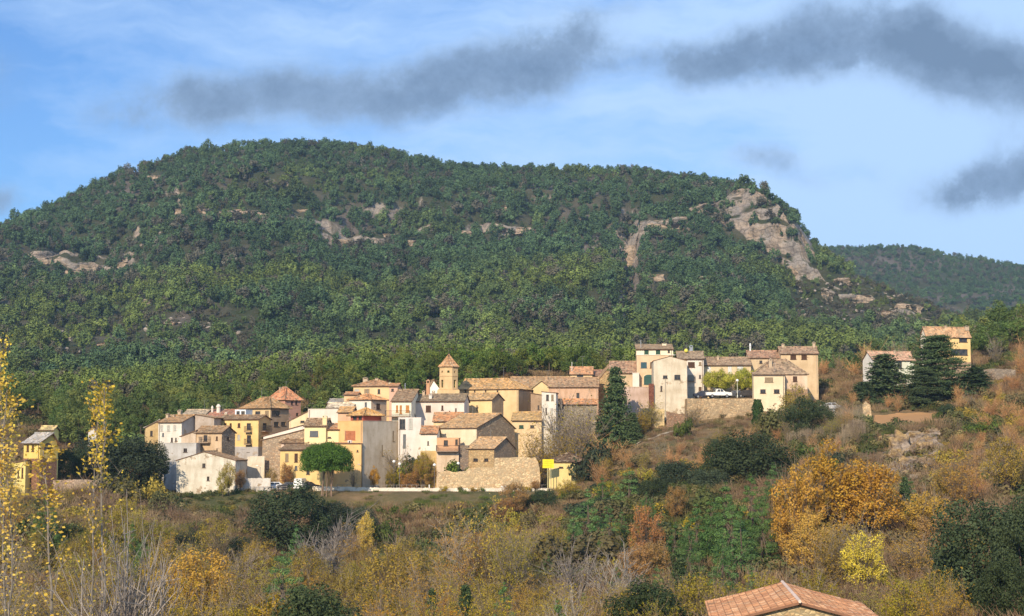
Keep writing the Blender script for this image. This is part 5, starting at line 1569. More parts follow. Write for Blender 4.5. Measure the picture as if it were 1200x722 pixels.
LMK = [('the cream gabled house', 240, 560), ('the umbrella pine', 383, 540), ('the orange house', 430, 535), ('the ruined stone wall', 590, 555), ('the yellow cabin', 665, 555), ('the yellow far-left house', 50, 545),
       ('the tall dark conifer', 719, 475), ('the tall cream house', 785, 460), ('the stone terrace wall', 845, 480), ('the wide tiled house', 915, 450), ('the ploughed field', 1060, 492), ('the yellow loggia house', 1112, 420),
       ('the big golden tree', 970, 600), ('the nearest tiled roof', 915, 700), ('the big dark oak by the road', 340, 620), ('the dark oak at the right edge', 1150, 640), ('the rocky bank', 1060, 535),
       ('the white leafless trees', 695, 665), ('the orange tree at lower left', 235, 680), ('the bright green pines', 835, 610), ('the conical green pine', 687, 610), ('the pale bare tree', 392, 650), ('the left-hand poplars', 60, 640), ('the tall ochre tree', 575, 640),
       ('the apartment house', 285, 510), ('the bell tower', 525, 440), ('the hipped villa', 436, 460), ('the four-storey house', 767, 425), ('the pink tower house', 333, 475), ('the upper ochre house', 937, 425)]
ORD = ['first', 'second', 'third', 'fourth', 'fifth', 'sixth', 'seventh', 'eighth', 'ninth', 'tenth', 'eleventh', 'twelfth', 'thirteenth', 'fourteenth', 'fifteenth', 'sixteenth', 'seventeenth', 'eighteenth', 'nineteenth', 'twentieth']
ORD += ['twenty-' + o_ for o_ in ORD[:9]] + ['thirtieth'] + ['thirty-' + o_ for o_ in ORD[:9]] + ['fortieth'] + ['forty-' + o_ for o_ in ORD[:9]]
def label_plants():
    groups = {}
    for v in VEG:
        if v['label']: continue
        sz = 'small ' if v['h'] < 2.2 else ('tall ' if v['h'] > 7.5 else '')
        ph = v['phrase']
        if sz.strip() and not ph.startswith(sz.strip()): ph = sz + ph
        best = min(LMK, key=lambda l: (l[1] - v['px']) ** 2 + (l[2] - v['py']) ** 2 * 1.5)
        dx, dy = v['px'] - best[1], v['py'] - best[2]
        if v['Y'] > 350: rel = 'in the wood above'
        elif abs(dx) > abs(dy) * 1.1: rel = 'left of' if dx < 0 else 'right of'
        else: rel = 'above' if dy < 0 else 'below'
        groups.setdefault((ph, rel, best[0]), []).append(v)
        v['o']['group'] = v['o'].get('group') or {'pine': 'pines of the wood behind the village'}.get(v['kind'] if v['Y'] > 350 else '', v['phrase'] + 's on the slopes')
    for (ph, rel, lm), vs in groups.items():
        vs.sort(key=lambda v: v['px']); n = len(vs)
        for i, v in enumerate(vs):
            if n == 1: pos = ''
            elif i == 0: pos = ', leftmost one'
            elif i == n - 1: pos = ', rightmost one'
            elif n == 3: pos = ', middle one'
            elif i <= n // 2: pos = ', %s from left' % ORD[min(i, len(ORD) - 1)]
            else: pos = ', %s from right' % ORD[min(n - 1 - i, len(ORD) - 1)]
            v['o']['label'] = ph + ' ' + rel + ' ' + lm + pos

def gn_scatter(name, pts, rot, scl, idx, coll):
    me = bpy.data.meshes.new(name)
    me.vertices.add(len(pts)); me.vertices.foreach_set('co', np.asarray(pts, np.float32).ravel())
    for nm, ty, arr, key in (('rot', 'FLOAT_VECTOR', rot, 'vector'), ('scl', 'FLOAT_VECTOR', scl, 'vector'), ('idx', 'INT', idx, 'value')):
        a = me.attributes.new(nm, ty, 'POINT'); a.data.foreach_set(key, np.asarray(arr, np.int32 if ty == 'INT' else np.float32).ravel())
    me.update()
    o = link(name, me)
    ng = bpy.data.node_groups.new(name + '_nodes', 'GeometryNodeTree')
    ng.interface.new_socket('Geometry', in_out='INPUT', socket_type='NodeSocketGeometry')
    ng.interface.new_socket('Geometry', in_out='OUTPUT', socket_type='NodeSocketGeometry')
    N = ng.nodes; Lk = ng.links
    gi = N.new('NodeGroupInput'); go = N.new('NodeGroupOutput')
    ci = N.new('GeometryNodeCollectionInfo'); ci.inputs[0].default_value = coll
    ci.inputs['Separate Children'].default_value = True; ci.inputs['Reset Children'].default_value = True
    ip = N.new('GeometryNodeInstanceOnPoints'); ip.inputs['Pick Instance'].default_value = True
    def na(n, t):
        a = N.new('GeometryNodeInputNamedAttribute'); a.data_type = t; a.inputs['Name'].default_value = n; return a.outputs['Attribute']
    Lk.new(gi.outputs[0], ip.inputs['Points']); Lk.new(ci.outputs[0], ip.inputs['Instance'])
    Lk.new(na('idx', 'INT'), ip.inputs['Instance Index']); Lk.new(na('rot', 'FLOAT_VECTOR'), ip.inputs['Rotation']); Lk.new(na('scl', 'FLOAT_VECTOR'), ip.inputs['Scale'])
    Lk.new(ip.outputs[0], go.inputs[0])
    md = o.modifiers.new('scatter', 'NODES'); md.node_group = ng
    o['kind'] = 'stuff'
    return o

# ---- far forest: mountain pines too many to count
def forestmat():
    m, T = newmat('mountain_pine_needles')
    at = T.add('ShaderNodeAttribute', attribute_name='tint')
    oi = T.add('ShaderNodeObjectInfo')
    n1 = T.noise(T.scale_vec(oi.outputs['Location'], (1, 1, 1.6)), .0075, 5, .7)
    n2 = T.noise(oi.outputs['Location'], .016, 4, .6)
    a = T.mix(at.outputs['Fac'], (.042, .082, .038), (.092, .152, .066))
    b = T.mix(at.outputs['Fac'], (.082, .118, .030), (.165, .205, .050))
    lo = T.add('ShaderNodeSeparateXYZ'); T.l.new(oi.outputs['Location'], lo.inputs[0])
    k = T.mix(T.ramp(T.math('SUBTRACT', n1, T.math('MULTIPLY', T.ramp(lo.outputs[2], 30.0, 130.0), .16)), .36, .52), a, b)
    g = T.mix(at.outputs['Fac'], (.062, .054, .046), (.150, .125, .100))
    k = T.mix(T.math('MULTIPLY', T.math('GREATER_THAN', T.math('ADD', oi.outputs['Random'], T.math('MULTIPLY', n2, 1.6)), 1.66), .8), k, g)
    hs = T.add('ShaderNodeHueSaturation')
    n4 = T.noise(oi.outputs['Location'], .028, 4, .65)
    T.put(hs.inputs['Value'], T.math('ADD', T.math('ADD', .38, T.math('MULTIPLY', T.ramp(n4, .34, .66), .60)), T.math('MULTIPLY', T.math('FRACT', T.math('MULTIPLY', oi.outputs['Random'], 9.7)), .65)))
    T.l.new(k, hs.inputs['Color']); T.l.new(hs.outputs[0], T.p.inputs['Base Color'])
    return m
FMAT = forestmat()
fc = bpy.data.collections.new('pine_kinds')
rng = np.random.default_rng(3)
FPROTO = []
for q in range(8):
    H_ = 7.0; cs = []; rd = []
    if q < 5:      # rounded aleppo pine crowns on a short trunk
        for k in range(15):
            t = rng.uniform(0, 6.28); r = 2.1 * math.sqrt(rng.uniform(0, 1)); z = 3.0 + rng.uniform(0, 1) * 3.2 * (1 - (r / 2.9) ** 2)
            cs.append(np.array([r * math.cos(t), r * math.sin(t), z])); rd.append(rng.uniform(.7, 1.15))
    else:          # younger, more pointed ones
        for lev in range(6):
            z = .9 + lev * 1.05
            for k in range(max(1, 4 - lev // 2)):
                t = rng.uniform(0, 6.28); r = 1.9 * (1 - z / 7.8); cs.append(np.array([r * math.cos(t), r * math.sin(t), z])); rd.append(.95 - .09 * lev)
    L = clumps_crown(rng, cs, rd, 34, .34, up=.45)
    a = np.array([[0, 0, -.5]]); b = np.array([[.2, .1, 4.5]])
    L.ribbons(a, b, .16, .08, 0.0, rng)
    me = L.mesh('pine', FMAT); FPROTO.append(me)
    o = bpy.data.objects.new('pine_kind_%02d' % q, me); fc.objects.link(o)

# two more kinds for the thin places: low scrub and loose blocks of rock
L = clumps_crown(rng, [np.array([rng.normal() * .8, rng.normal() * .8, .5]) for _ in range(6)], [.7] * 6, 30, .3, up=.4)
fc.objects.link(bpy.data.objects.new('pine_kind_08', L.mesh('scrub', leafmat('mountain_scrub', (.06, .062, .035), (.15, .135, .09), objvar=.5))))
m = MB()
for a_ in range(7):
    for b_ in range(10):
        pass
i0 = 0; rq = random.Random(4)
for a_ in range(6):
    for b_ in range(8):
        th_ = math.pi * a_ / 5; ph_ = 2 * math.pi * b_ / 8; k_ = rq.uniform(.7, 1.15)
        m.v.append((1.3 * k_ * math.sin(th_) * math.cos(ph_), 1.0 * k_ * math.sin(th_) * math.sin(ph_), .9 * k_ * math.cos(th_)))
for a_ in range(5):
    for b_ in range(8):
        m.f.append((a_ * 8 + b_, (a_ + 1) * 8 + b_, (a_ + 1) * 8 + (b_ + 1) % 8, a_ * 8 + (b_ + 1) % 8)); m.mi.append(0)
fc.objects.link(bpy.data.objects.new('pine_kind_09', m.mesh('block', plain((.36, .31, .26), .9))))
TOWN = {-200: 505, 0: 505, 170: 492, 250: 480, 330: 457, 350: 470, 400: 450, 470: 447, 520: 440, 600: 443, 700: 430, 750: 405, 790: 408, 960: 410, 965: 440, 1012: 420, 1085: 385, 1140: 385, 1150: 415, 1400: 400}
OUTCROPS = [(95, 316, 20, 6), (45, 308, 14, 4), (85, 322, 12, 5), (140, 312, 12, 4), (212, 248, 7, 5), (292, 251, 16, 5), (238, 250, 7, 4), (183, 205, 7, 4), (160, 205, 6, 4), (350, 247, 12, 3), (405, 285, 10, 5), (455, 279, 14, 4), (480, 290, 8, 4), (610, 270, 8, 4), (172, 357, 8, 6),
            (742, 303, 6, 16), (770, 266, 12, 7), (828, 328, 8, 4), (770, 330, 9, 8), (965, 350, 10, 6), (1015, 352, 12, 5), (985, 330, 8, 5), (1065, 362, 16, 6), (1040, 372, 12, 4), (880, 262, 22, 16), (905, 285, 12, 12), (590, 245, 6, 3), (545, 275, 7, 4), (120, 405, 8, 3), (75, 395, 9, 4), (200, 385, 7, 3), (930, 320, 7, 8)]
pts = []; rot = []; scl = []; idx = []
def sample_surface(G, n, jr):
    """area-weighted points on a row/column grid, with the cell's steepness"""
    a = G[:-1, :-1]; b = G[:-1, 1:]; c = G[1:, :-1]
    nr = np.cross(b - a, c - a); ar = np.linalg.norm(nr, axis=2); nz = np.abs(nr[..., 2]) / (ar + 1e-9)
    hor = ar * nz
    p_ = (hor / hor.sum()).ravel(); k = jr.choice(len(p_), n, p=p_); i, j = np.unravel_index(k, hor.shape)
    u = jr.uniform(size=n)[:, None]; v = jr.uniform(size=n)[:, None]
    d = G[1:, 1:][i, j]
    pt = a[i, j] * (1 - u) * (1 - v) + b[i, j] * u * (1 - v) + c[i, j] * (1 - u) * v + d * u * v
    return pt, nz[i, j], i, j
jr = np.random.default_rng(5)
pt, nz, ii, jj = sample_surface(MP, 62000, jr)
for k in range(len(pt)):
    x, y, z = pt[k]
    px, py = proj(x, y, z)
    if px < -350 or px > 1560: continue
    if nz[k] < .55 and fbm(x * .05, z * .07, 31) < (.55 if 845 < px < 945 else .15) and jr.random() < .95: continue
    if MK[ii[k]] >= 8 and y > 1350: continue
    dens = .95
    n = fbm(x * .012, y * .012, 20)
    if n < -.3: dens = .75
    if 60 < px < 300 and 365 < py < 440: dens = .25 + .25 * (fbm(x * .03, y * .03, 4) > 0)
    if 930 < px < 1130 and 325 < py < 385: dens = .3
    if jr.random() > dens:
        if dens < .5:
            for _ in range(2):
                s = jr.uniform(.4, 1.5); pts.append((x + jr.normal() * 3, y + jr.normal() * 3, z)); rot.append((jr.normal() * .3, jr.normal() * .3, jr.uniform(0, 6.28)))
                rk_ = jr.random() < .22; scl.append((s, s, s) if not rk_ else (s * .8, s * .8, s * .6)); idx.append(9 if rk_ else 8)
        continue
    hit_ = False
    for (ox, oy, ow, oh) in OUTCROPS:
        if abs(px - ox) < ow * .95 and oy - oh * 1.0 < py < oy + oh * 1.9: hit_ = True
    if hit_ and jr.random() < .9: continue
    s = (jr.uniform(.5, 1.0) if jr.random() < .7 else jr.uniform(1.1, 1.65)) * (1.0 if MK[ii[k]] < 6 else .82)
    if dens < .4: s *= .6
    pts.append((x, y, z - .3)); rot.append((jr.normal() * .05, jr.normal() * .05, jr.uniform(0, 6.28))); scl.append((s * jr.uniform(.85, 1.2), s * jr.uniform(.85, 1.2), s)); idx.append(int(jr.integers(0, 8)))
# wind-swept pines standing clear on the left-hand skyline
ri = int(np.argmax(MK == 8))
for k in range(420):
    j = int(jr.integers(90, 330)); i = ri + int(jr.integers(-3, 2)); x, y, z = MP[i, j] * (1 - 0) ; x += jr.normal() * 2; s = jr.uniform(.7, 1.4) if k % 3 else jr.uniform(1.2, 1.7) * (1.2 if j < 200 else 1)
    pts.append((x, y, z - .4)); rot.append((jr.normal() * .08, jr.normal() * .08, jr.uniform(0, 6.28))); scl.append((s * .9, s * .9, s)); idx.append(int(jr.integers(0, 5)))
pt, nz, ii, jj = sample_surface(FP, 30000, jr)
for k in range(len(pt)):
    x, y, z = pt[k]
    if FR and ii[k] > 27: continue
    px, py = proj(x, y, z)
    if px < 760 or px > 1500: continue
    s = jr.uniform(.65, 1.15)
    pts.append((x, y, z - .3)); rot.append((0, 0, jr.uniform(0, 6.28))); scl.append((s * 1.15, s * 1.15, s)); idx.append(int(jr.integers(0, 8)))
# the wood between the village and the mountain: the nearest 290 visible pines are individuals
cand = []
HB = []
for (root_, L_, D_, H_) in HOUSES.values():
    p0 = root_.matrix_basis @ Vector((0, D_, 0)); p1 = root_.matrix_basis @ Vector((L_, D_, 0)); p2 = root_.matrix_basis @ Vector((0, 0, 0)); p3 = root_.matrix_basis @ Vector((L_, 0, 0))
    us = [600 + F * q_.x / q_.y for q_ in (p0, p1, p2, p3)]
    HB.append((min(us) - 8, max(us) + 8, max(p0.y, p1.y, p2.y, p3.y)))
def behind(px, y):
    return all(not (a_ < px < b_) or y > yy + 3.5 for a_, b_, yy in HB)
for k in range(7600):
    y = math.sqrt(jr.uniform(318 ** 2, 620 ** 2)); px = jr.uniform(-320, 1500); x = (px - 600) / F * y
    if y < 360 and not behind(px, y): continue
    if y < 350 and not 60 < px < 960: continue
    if 940 < px < 1145 and y < 375: continue
    hgt = jr.uniform(4.2, 7.4)
    z = ground(x, y); tpx, tpy = proj(x, y, z + hgt)
    vis = interp(TOWN, px) - tpy
    cand.append((y, x, z, hgt, px, vis))
mine = sorted([c for c in cand if c[5] > 6 and -20 < c[4] < 1220])[:290]
ms = set(id(c) for c in mine)
for c in cand:
    if id(c) in ms: continue
    s = c[3] / 7.0
    pts.append((c[1], c[0], c[2] - .3)); rot.append((0, 0, jr.uniform(0, 6.28))); scl.append((s * .95, s * .95, s)); idx.append(int(jr.integers(0, 8)))
forest = gn_scatter('forest', pts, rot, scl, idx, fc)
print('FOREST', len(pts))
# individually built pines of the wood, two levels of shape
def midpine(q):
    rg = np.random.default_rng(100 + q); cs = []; rd = []
    for k in range(26):
        t = rg.uniform(0, 6.28); r = 2.4 * math.sqrt(rg.uniform(0, 1)); z = 2.6 + rg.uniform(0, 1) * 4.8 * (1 - (r / 3.3) ** 2)
        cs.append(np.array([r * math.cos(t), r * math.sin(t), z])); rd.append(rg.uniform(.55, .95))
    L = clumps_crown(rg, cs, rd, 62, .22, up=.5, asp=.45)
    return [('trunk', limbs(rg, [(0, 0)], cs[::4], 3.5, .17, BARK, lean=.2)), ('crown', L.mesh('crown', leafmat('wood_pine_needles', (.052, .095, .022), (.150, .210, .045), (.19, .21, .045), objvar=.55)))]
for q in range(6): reg('woodpine', midpine(q))
NAMES['woodpine'] = ('pine_tree', 'tree', 'green pine')
for c in mine:
    plant('woodpine', c[1], c[0], c[3])
VEG_WOOD = len(VEG)

# rock outcrops on the mountain
def outcrop(px, py, wpx, hpx, i):
    # where the sight line meets the mountain's surface
    best = None
    j = int(np.clip((px + 700) / 5, 0, len(mcols) - 2))
    for r in range(NRm - 14):
        q = proj(*MP[r, j]); e = abs(q[1] - py)
        if best is None or e < best[0]: best = (e, MP[r, j])
    x, y, z = best[1]
    sw = wpx * y / F; sh = hpx * y / F
    rg = random.Random(i); m_ = MB(); nu, nv = 22, 12; base = len(m_.v)
    for a in range(nv + 1):
        th = math.pi * a / nv
        for b in range(nu):
            ph = 2 * math.pi * b / nu
            d = Vector((math.sin(th) * math.cos(ph), math.sin(th) * math.sin(ph), math.cos(th)))
            # squared-off block with ledges
            e = Vector([math.copysign(abs(v) ** .45, v) for v in d])
            k = 1 + .45 * fbm(d.x * 1.4 + i * 3, d.y * 1.4, d.z * 2.6, 5)
            st_ = .10 * math.sin(d.z * 9 + 3 * fbm(d.x, d.y, i))
            m_.v.append((e.x * sw * (k + st_), e.y * max(4, sw * .4) * (k + st_), e.z * sh * 1.15 * (k * .5 + .5)))
    for a in range(nv):
        for b in range(nu):
            b2 = (b + 1) % nu
            m_.f.append((base + a * nu + b, base + (a + 1) * nu + b, base + (a + 1) * nu + b2, base + a * nu + b2)); m_.mi.append(0)
    o = m_.build('rock_outcrop', MAT_ROCK, None, (x, y + 2, z - sh * .1))
    o.rotation_euler = (0, rg.uniform(-.12, .12), rg.uniform(-.4, .4))
    return struct(o)
def mat_rock():
    m, T = newmat('limestone')
    co = T.add('ShaderNodeTexCoord').outputs['Object']
    n3 = T.noise(T.scale_vec(co, (1, 1, 3)), .35, 6, .7); n2 = T.noise(T.scale_vec(co, (1, 1, .3)), .25, 4, .6)
    rk = T.mix(T.ramp(n3, .35, .62), (.13, .11, .09), (.50, .38, .27))
    rk = T.mix(T.ramp(n2, .52, .7), rk, (.13, .12, .09))
    T.l.new(rk, T.p.inputs['Base Color']); bump(T, n3, 1.0, 1.0)
    return m
MAT_ROCK = mat_rock()
for i, oc in enumerate(OUTCROPS):
    if i not in (24, 25): outcrop(*oc, i)
# ---------------------------------------------------------------- named plants (left to right, back to front)
pplant('umbrella', 383, 519.5, 57, 273, 'round green umbrella pine with several trunks, in front of the orange house', rz=0)
pplant('conifer', 719, 432, 43, 293, 'tall dark conical conifer in the middle of the village slope')
pplant('conifer', 740, 484, 24, 290, 'short dark conifer at the right foot of the tall conical one')
pplant('lime', 843, 433.5, 38, 306, 'left of the two round yellow-green trees on the walled terrace', idx=0)
pplant('lime', 873, 432, 30, 307, 'right of the two round yellow-green trees on the walled terrace, slightly greener', idx=1)
pplant('conifer', 1036, 416, 60, 312, 'broad dark pine in front of the white-green house', idx=0)
pplant('cedar', 1098, 394, 68, 310, 'large dark cedar with layered branches in front of the yellow loggia house', idx=0)
pplant('cedar', 1082, 432, 44, 304, 'lower dark cedar growing against the larger cedar', idx=1)
pplant('conifer', 1142, 431, 50, 312, 'short dark conifer right of the large cedar')
pplant('conifer', 1010, 448, 40, 309, 'low dark pine at the left edge of the hamlet pines')
pplant('oakdark', 150, 512, 78, 272, 'big blackish holm oak left of the cream gabled house')
pplant('oakdark', 112, 512, 58, 268, 'blackish holm oak right of the yellow far-left house')
pplant('oak', 180, 520, 34, 280, 'smaller holm oak touching the grey flat-roofed block')
pplant('oak', 80, 525, 40, 262, 'holm oak close beside the yellow far-left house')
pplant('oak', 340, 568, 96, 236, 'huge round holm oak on the bank below the umbrella pine', idx=0)
pplant('oakdark', 388, 588, 50, 242, 'holm oak joined to the right side of the huge round one')
pplant('oakdark', 418, 594, 44, 244, 'low dark holm oak on the bank, third in the row from the huge one')
pplant('bush', 446, 607, 34, 240, 'fresh green bush at the right end of the bank oaks')
pplant('yellow', 428, 600, 16, 236, 'little yellow sapling beside the fresh green bush')
pplant('oakdark', 272, 628, 46, 212, 'dark oak on the slope above the orange tree at lower left')
pplant('oakdark', 222, 622, 46, 216, 'dark oak left of its neighbour on the lower left slope')
pplant('orange', 236, 644, 78, 168, 'bright orange tree at lower left of the picture')
pplant('orange', 195, 668, 50, 160, 'orange-brown small tree left of the bright orange one at lower left')
pplant('pine', 330, 652, 70, 170, 'bright green pine at the bottom, right of the orange tree')
pplant('pine', 352, 676, 44, 160, 'low bright green pine at the bottom edge')
pplant('barepale', 390, 598, 62, 210, 'pale leafless tree standing in front of the huge round holm oak')
pplant('barepale', 365, 625, 40, 206, 'small pale leafless tree left of the taller pale one')
pplant('baregold', 575, 585, 84, 190, 'tall half-bare tree with ochre-gold leaves in the middle foreground', idx=0)
pplant('baregold', 540, 600, 60, 188, 'half-bare golden tree just left of the tallest middle one', idx=1)
pplant('bareochre', 600, 610, 60, 184, 'olive half-bare tree just right of the tall ochre-gold one')
pplant('rust', 603, 564, 34, 254, 'rust-orange tree beside the road in front of the ruined wall')
pplant('rust', 590, 585, 30, 250, 'smaller rust-orange tree leaning on the roadside rust-orange one')
pplant('oak', 635, 574, 36, 256, 'dark green oak beside the road, left of the yellow cabin path')
pplant('olivebush', 622, 598, 30, 244, 'olive bush under the roadside dark oak')
pplant('ochre', 667, 562, 26, 262, 'yellow-green sapling directly below the yellow cabin')
pplant('pine', 687, 578, 54, 222, 'conical bright green pine in the middle of the slope', idx=1)
pplant('pine', 735, 552, 50, 246, 'light green pine right of the yellow cabin')
pplant('pine', 705, 560, 34, 248, 'light green pine between the cabin and the larger light green pine')
pplant('oak', 765, 560, 36, 240, 'dark oak between the light green pine and the orange-brown tree')
pplant('rust', 757, 593, 40, 204, 'upright orange-brown tree right of the conical green pine', idx=2)
pplant('rust', 766, 634, 44, 196, 'lower orange-brown tree at the foot of the upright one', idx=1)
pplant('rust', 745, 640, 34, 194, 'orange-brown shrub-like tree left of the lower orange-brown tree', idx=0)
pplant('barepale', 665, 640, 60, 178, 'white leafless tree at the bottom centre, left one of the pair', idx=0)
pplant('barepale', 725, 642, 66, 176, 'white leafless tree at the bottom centre, right one of the pair', idx=1)
pplant('bare', 690, 682, 80, 140, 'pinkish leafless shrub at the bottom centre edge')
pplant('conifer', 796, 655, 36, 168, 'dark conifer at the bottom, left of the nearest tiled roof')
pplant('conifer', 545, 688, 34, 150, 'small dark conifer at the bottom edge, left of centre', idx=1)
pplant('conifer', 508, 692, 26, 150, 'smallest dark conifer at the bottom edge', idx=2)
pplant('oakdark', 792, 540, 50, 250, 'blackish oak above the bright green pines', idx=1)
pplant('oakdark', 830, 550, 50, 244, 'blackish oak right above the bright green pines')
pplant('oak', 880, 508, 92, 248, 'wide dark oak in the middle of the tan slope', idx=2)
pplant('oak', 850, 515, 56, 250, 'dark oak at the left side of the wide one on the tan slope')
pplant('oak', 946, 466, 56, 274, 'rounded oak below the right end of the stone houses', idx=3)
pplant('olivebush', 905, 477, 36, 282, 'olive bush under the wide tiled house')
pplant('ochre', 932, 450, 36, 288, 'yellow-green tree hiding the corner of the wide tiled house', idx=1)
pplant('pine', 815, 596, 60, 205, 'bright green pine left of its taller neighbours', idx=2)
pplant('pine', 848, 570, 66, 200, 'tallest of the bright green pines left of the golden tree', idx=3)
pplant('pine', 882, 560, 52, 210, 'slim bright green pine touching the golden tree', idx=4)
pplant('pine', 868, 610, 60, 188, 'bright green pine in front of the tallest of its group', idx=0)
pplant('pine', 905, 545, 40, 226, 'bright green pine behind the golden tree, under the wide oak', idx=1)
pplant('pine', 790, 615, 40, 200, 'narrow green pine between the orange-brown tree and the pine group', idx=2)
for (px, pt_, w_, Y, lb) in ((808, 612, 40, 190, 'narrow pointed green pine at the left foot of the pine group'), (832, 588, 44, 207, 'pointed green pine second in the pine group'), (858, 592, 46, 196, 'pointed green pine in the heart of the pine group'), (892, 588, 46, 192, 'pointed green pine between the group and the golden tree'), (845, 632, 44, 178, 'low pointed green pine above the nearest tiled roof'), (715, 596, 36, 214, 'small pointed green pine right of the conical green pine'), (672, 600, 36, 214, 'small pointed green pine left of the conical green pine')):
    pplant('pine', px, pt_, w_, Y, lb)
pplant('rust', 792, 570, 24, 226, 'small orange sapling among dark oaks on the slope')
pplant('orange', 972, 518, 88, 196, 'big golden orange tree, the tallest in the right foreground', idx=0)
pplant('orange', 935, 552, 62, 190, 'golden tree forming the left shoulder of the tallest one', idx=1)
pplant('orange', 1016, 542, 76, 194, 'golden tree forming the right shoulder of the tallest one', idx=2)
pplant('orange', 945, 600, 56, 180, 'lower golden tree under the left shoulder', idx=3)
pplant('baregold', 990, 590, 70, 176, 'half-bare golden tree in front of the tallest golden one', idx=2)
pplant('bareochre', 975, 610, 60, 170, 'olive half-bare tree below the golden trees', idx=1)
pplant('yellow', 1012, 622, 48, 166, 'bright lemon-yellow tree right of the nearest tiled roof', idx=0)
pplant('conifer', 1060, 560, 24, 200, 'narrow dark cypress-like tree right of the golden trees', idx=2)
pplant('orange', 1085, 578, 60, 190, 'orange-brown tree right of the narrow dark cypress-like tree', idx=1)
pplant('baregold', 1070, 620, 70, 170, 'half-bare golden-brown tree between the lemon tree and the right-edge oak', idx=1)
pplant('rust', 1100, 600, 44, 184, 'rusty tree against the left side of the right-edge oak', idx=3)
pplant('oak', 1150, 588, 104, 142, 'big dark green oak at the right edge of the foreground', idx=1)
pplant('oak', 1198, 582, 70, 136, 'dark green oak cut by the right edge of the picture', idx=2)
pplant('oakdark', 1120, 640, 60, 146, 'lower dark oak on the left side of the right-edge oak', idx=3)
pplant('oak', 1180, 650, 70, 120, 'dark oak in the bottom right corner', idx=0)
pplant('bush', 1012, 482, 34, 287, 'green bush at the left edge of the ploughed field')
pplant('bush', 998, 486, 30, 285, 'green bush left of the one at the edge of the ploughed field')
pplant('oak', 1110, 474, 30, 290, 'small green oak at the right edge of the ploughed field')
pplant('bush', 1098, 482, 18, 289, 'low green bush right of the ploughed field')
pplant('ivy', 887, 468, 13, 291, 'ivy-covered post at the right end of the stone terrace wall', rz=0)
pplant('bush', 800, 490, 24, 285, 'bright green bush on the tan slope below the tall cream house')
pplant('bare', 810, 475, 32, 292, 'small leafless tree in front of the stone terrace wall')
pplant('bare', 655, 462, 74, 296, 'bare grey tree in front of the grey stone terrace house', idx=1)
pplant('bare', 680, 478, 60, 292, 'bare grey tree left of the tall dark conifer', idx=2)
pplant('bareochre', 632, 505, 50, 288, 'olive bare shrub behind the ruined wall')
pplant('bareochre', 662, 505, 50, 286, 'olive bare shrub behind the yellow cabin')
pplant('darkbush', 700, 520, 34, 276, 'dark bush right behind the yellow cabin')
pplant('bareochre', 762, 468, 36, 298, 'half-bare tree in front of the blue shed gate')
pplant('ochre', 748, 482, 26, 294, 'yellowish small tree right of the tall dark conifer')
pplant('baretan', 715, 508, 50, 282, 'reddish-tan bare shrub below the tall dark conifer')
pplant('orange', 438, 546, 12, 281.5, 'small golden cypress-shaped tree by the tall black lamp post', idx=0)
pplant('bare', 414, 549, 12, 280.5, 'small bare roadside tree before the orange wing', idx=0)
pplant('ochre', 458, 549, 12, 283, 'small amber roadside tree right of the golden one', idx=1)
pplant('rust', 478, 552, 24, 283, 'rusty shrub below the concrete side wall', idx=0)
pplant('ochre', 495, 530, 20, 284.5, 'yellow-green shrub below the white wing', idx=2)
pplant('bush', 531, 540, 18, 283, 'dark green shrub on the ruined wall')
pplant('bare', 480, 525, 50, 288, 'purplish bare shrubs beside the concrete side wall', idx=3)
pplant('ochre', 268, 541, 12, 272, 'olive sapling at the right corner of the cream gabled house', idx=0)
pplant('ochre', 261, 550, 14, 271, 'bushy olive sapling against the cream gabled house', idx=3)
pplant('rust', 282, 550, 12, 276, 'small orange-red shrub right of the cream gabled house', idx=1)
pplant('ochre', 318, 548, 14, 280, 'small ochre tree by the parked white car', idx=1)
pplant('rust', 336, 543, 16, 279.5, 'small orange-brown tree by the yellow roadside house', idx=0)
pplant('olivebush', 135, 556, 50, 250, 'olive bush on the bank below the blackish oaks')
pplant('ochrebush', 170, 558, 44, 254, 'yellow-brown bush on the bank left of the cream gabled house')
pplant('olivebush', 190, 575, 40, 246, 'olive bush lower on the bank left of the cream gabled house')
for (px, pt_, Y, i, lb) in ((28, 393, 66, 0, 'tallest half-bare poplar at the left edge, sparse yellow leaves'), (-8, 440, 62, 1, 'half-bare poplar cut by the left edge'),
                        (132, 447, 70, 3, 'leafy-topped poplar, rightmost tall one of the left group'),
                        (104, 462, 74, 0, 'poplar with a yellow top left of the leafy-topped one'), (80, 520, 64, 1, 'shorter poplar between the two yellow-topped ones'),
                        (10, 520, 56, 3, 'lower poplar at the bottom left corner')):
    pplant('poplar', px, pt_, 74 if i != 0 else 60, Y, lb, idx=i)
for (px, pt_, Y, i, lb) in ((140, 600, 62, 0, 'pale bare sapling, left one of the pair at bottom left'), (175, 625, 64, 1, 'pale bare sapling, right one of the pair at bottom left')):
    pplant('barepale', px, pt_ + 22, 26, Y, lb, idx=i)

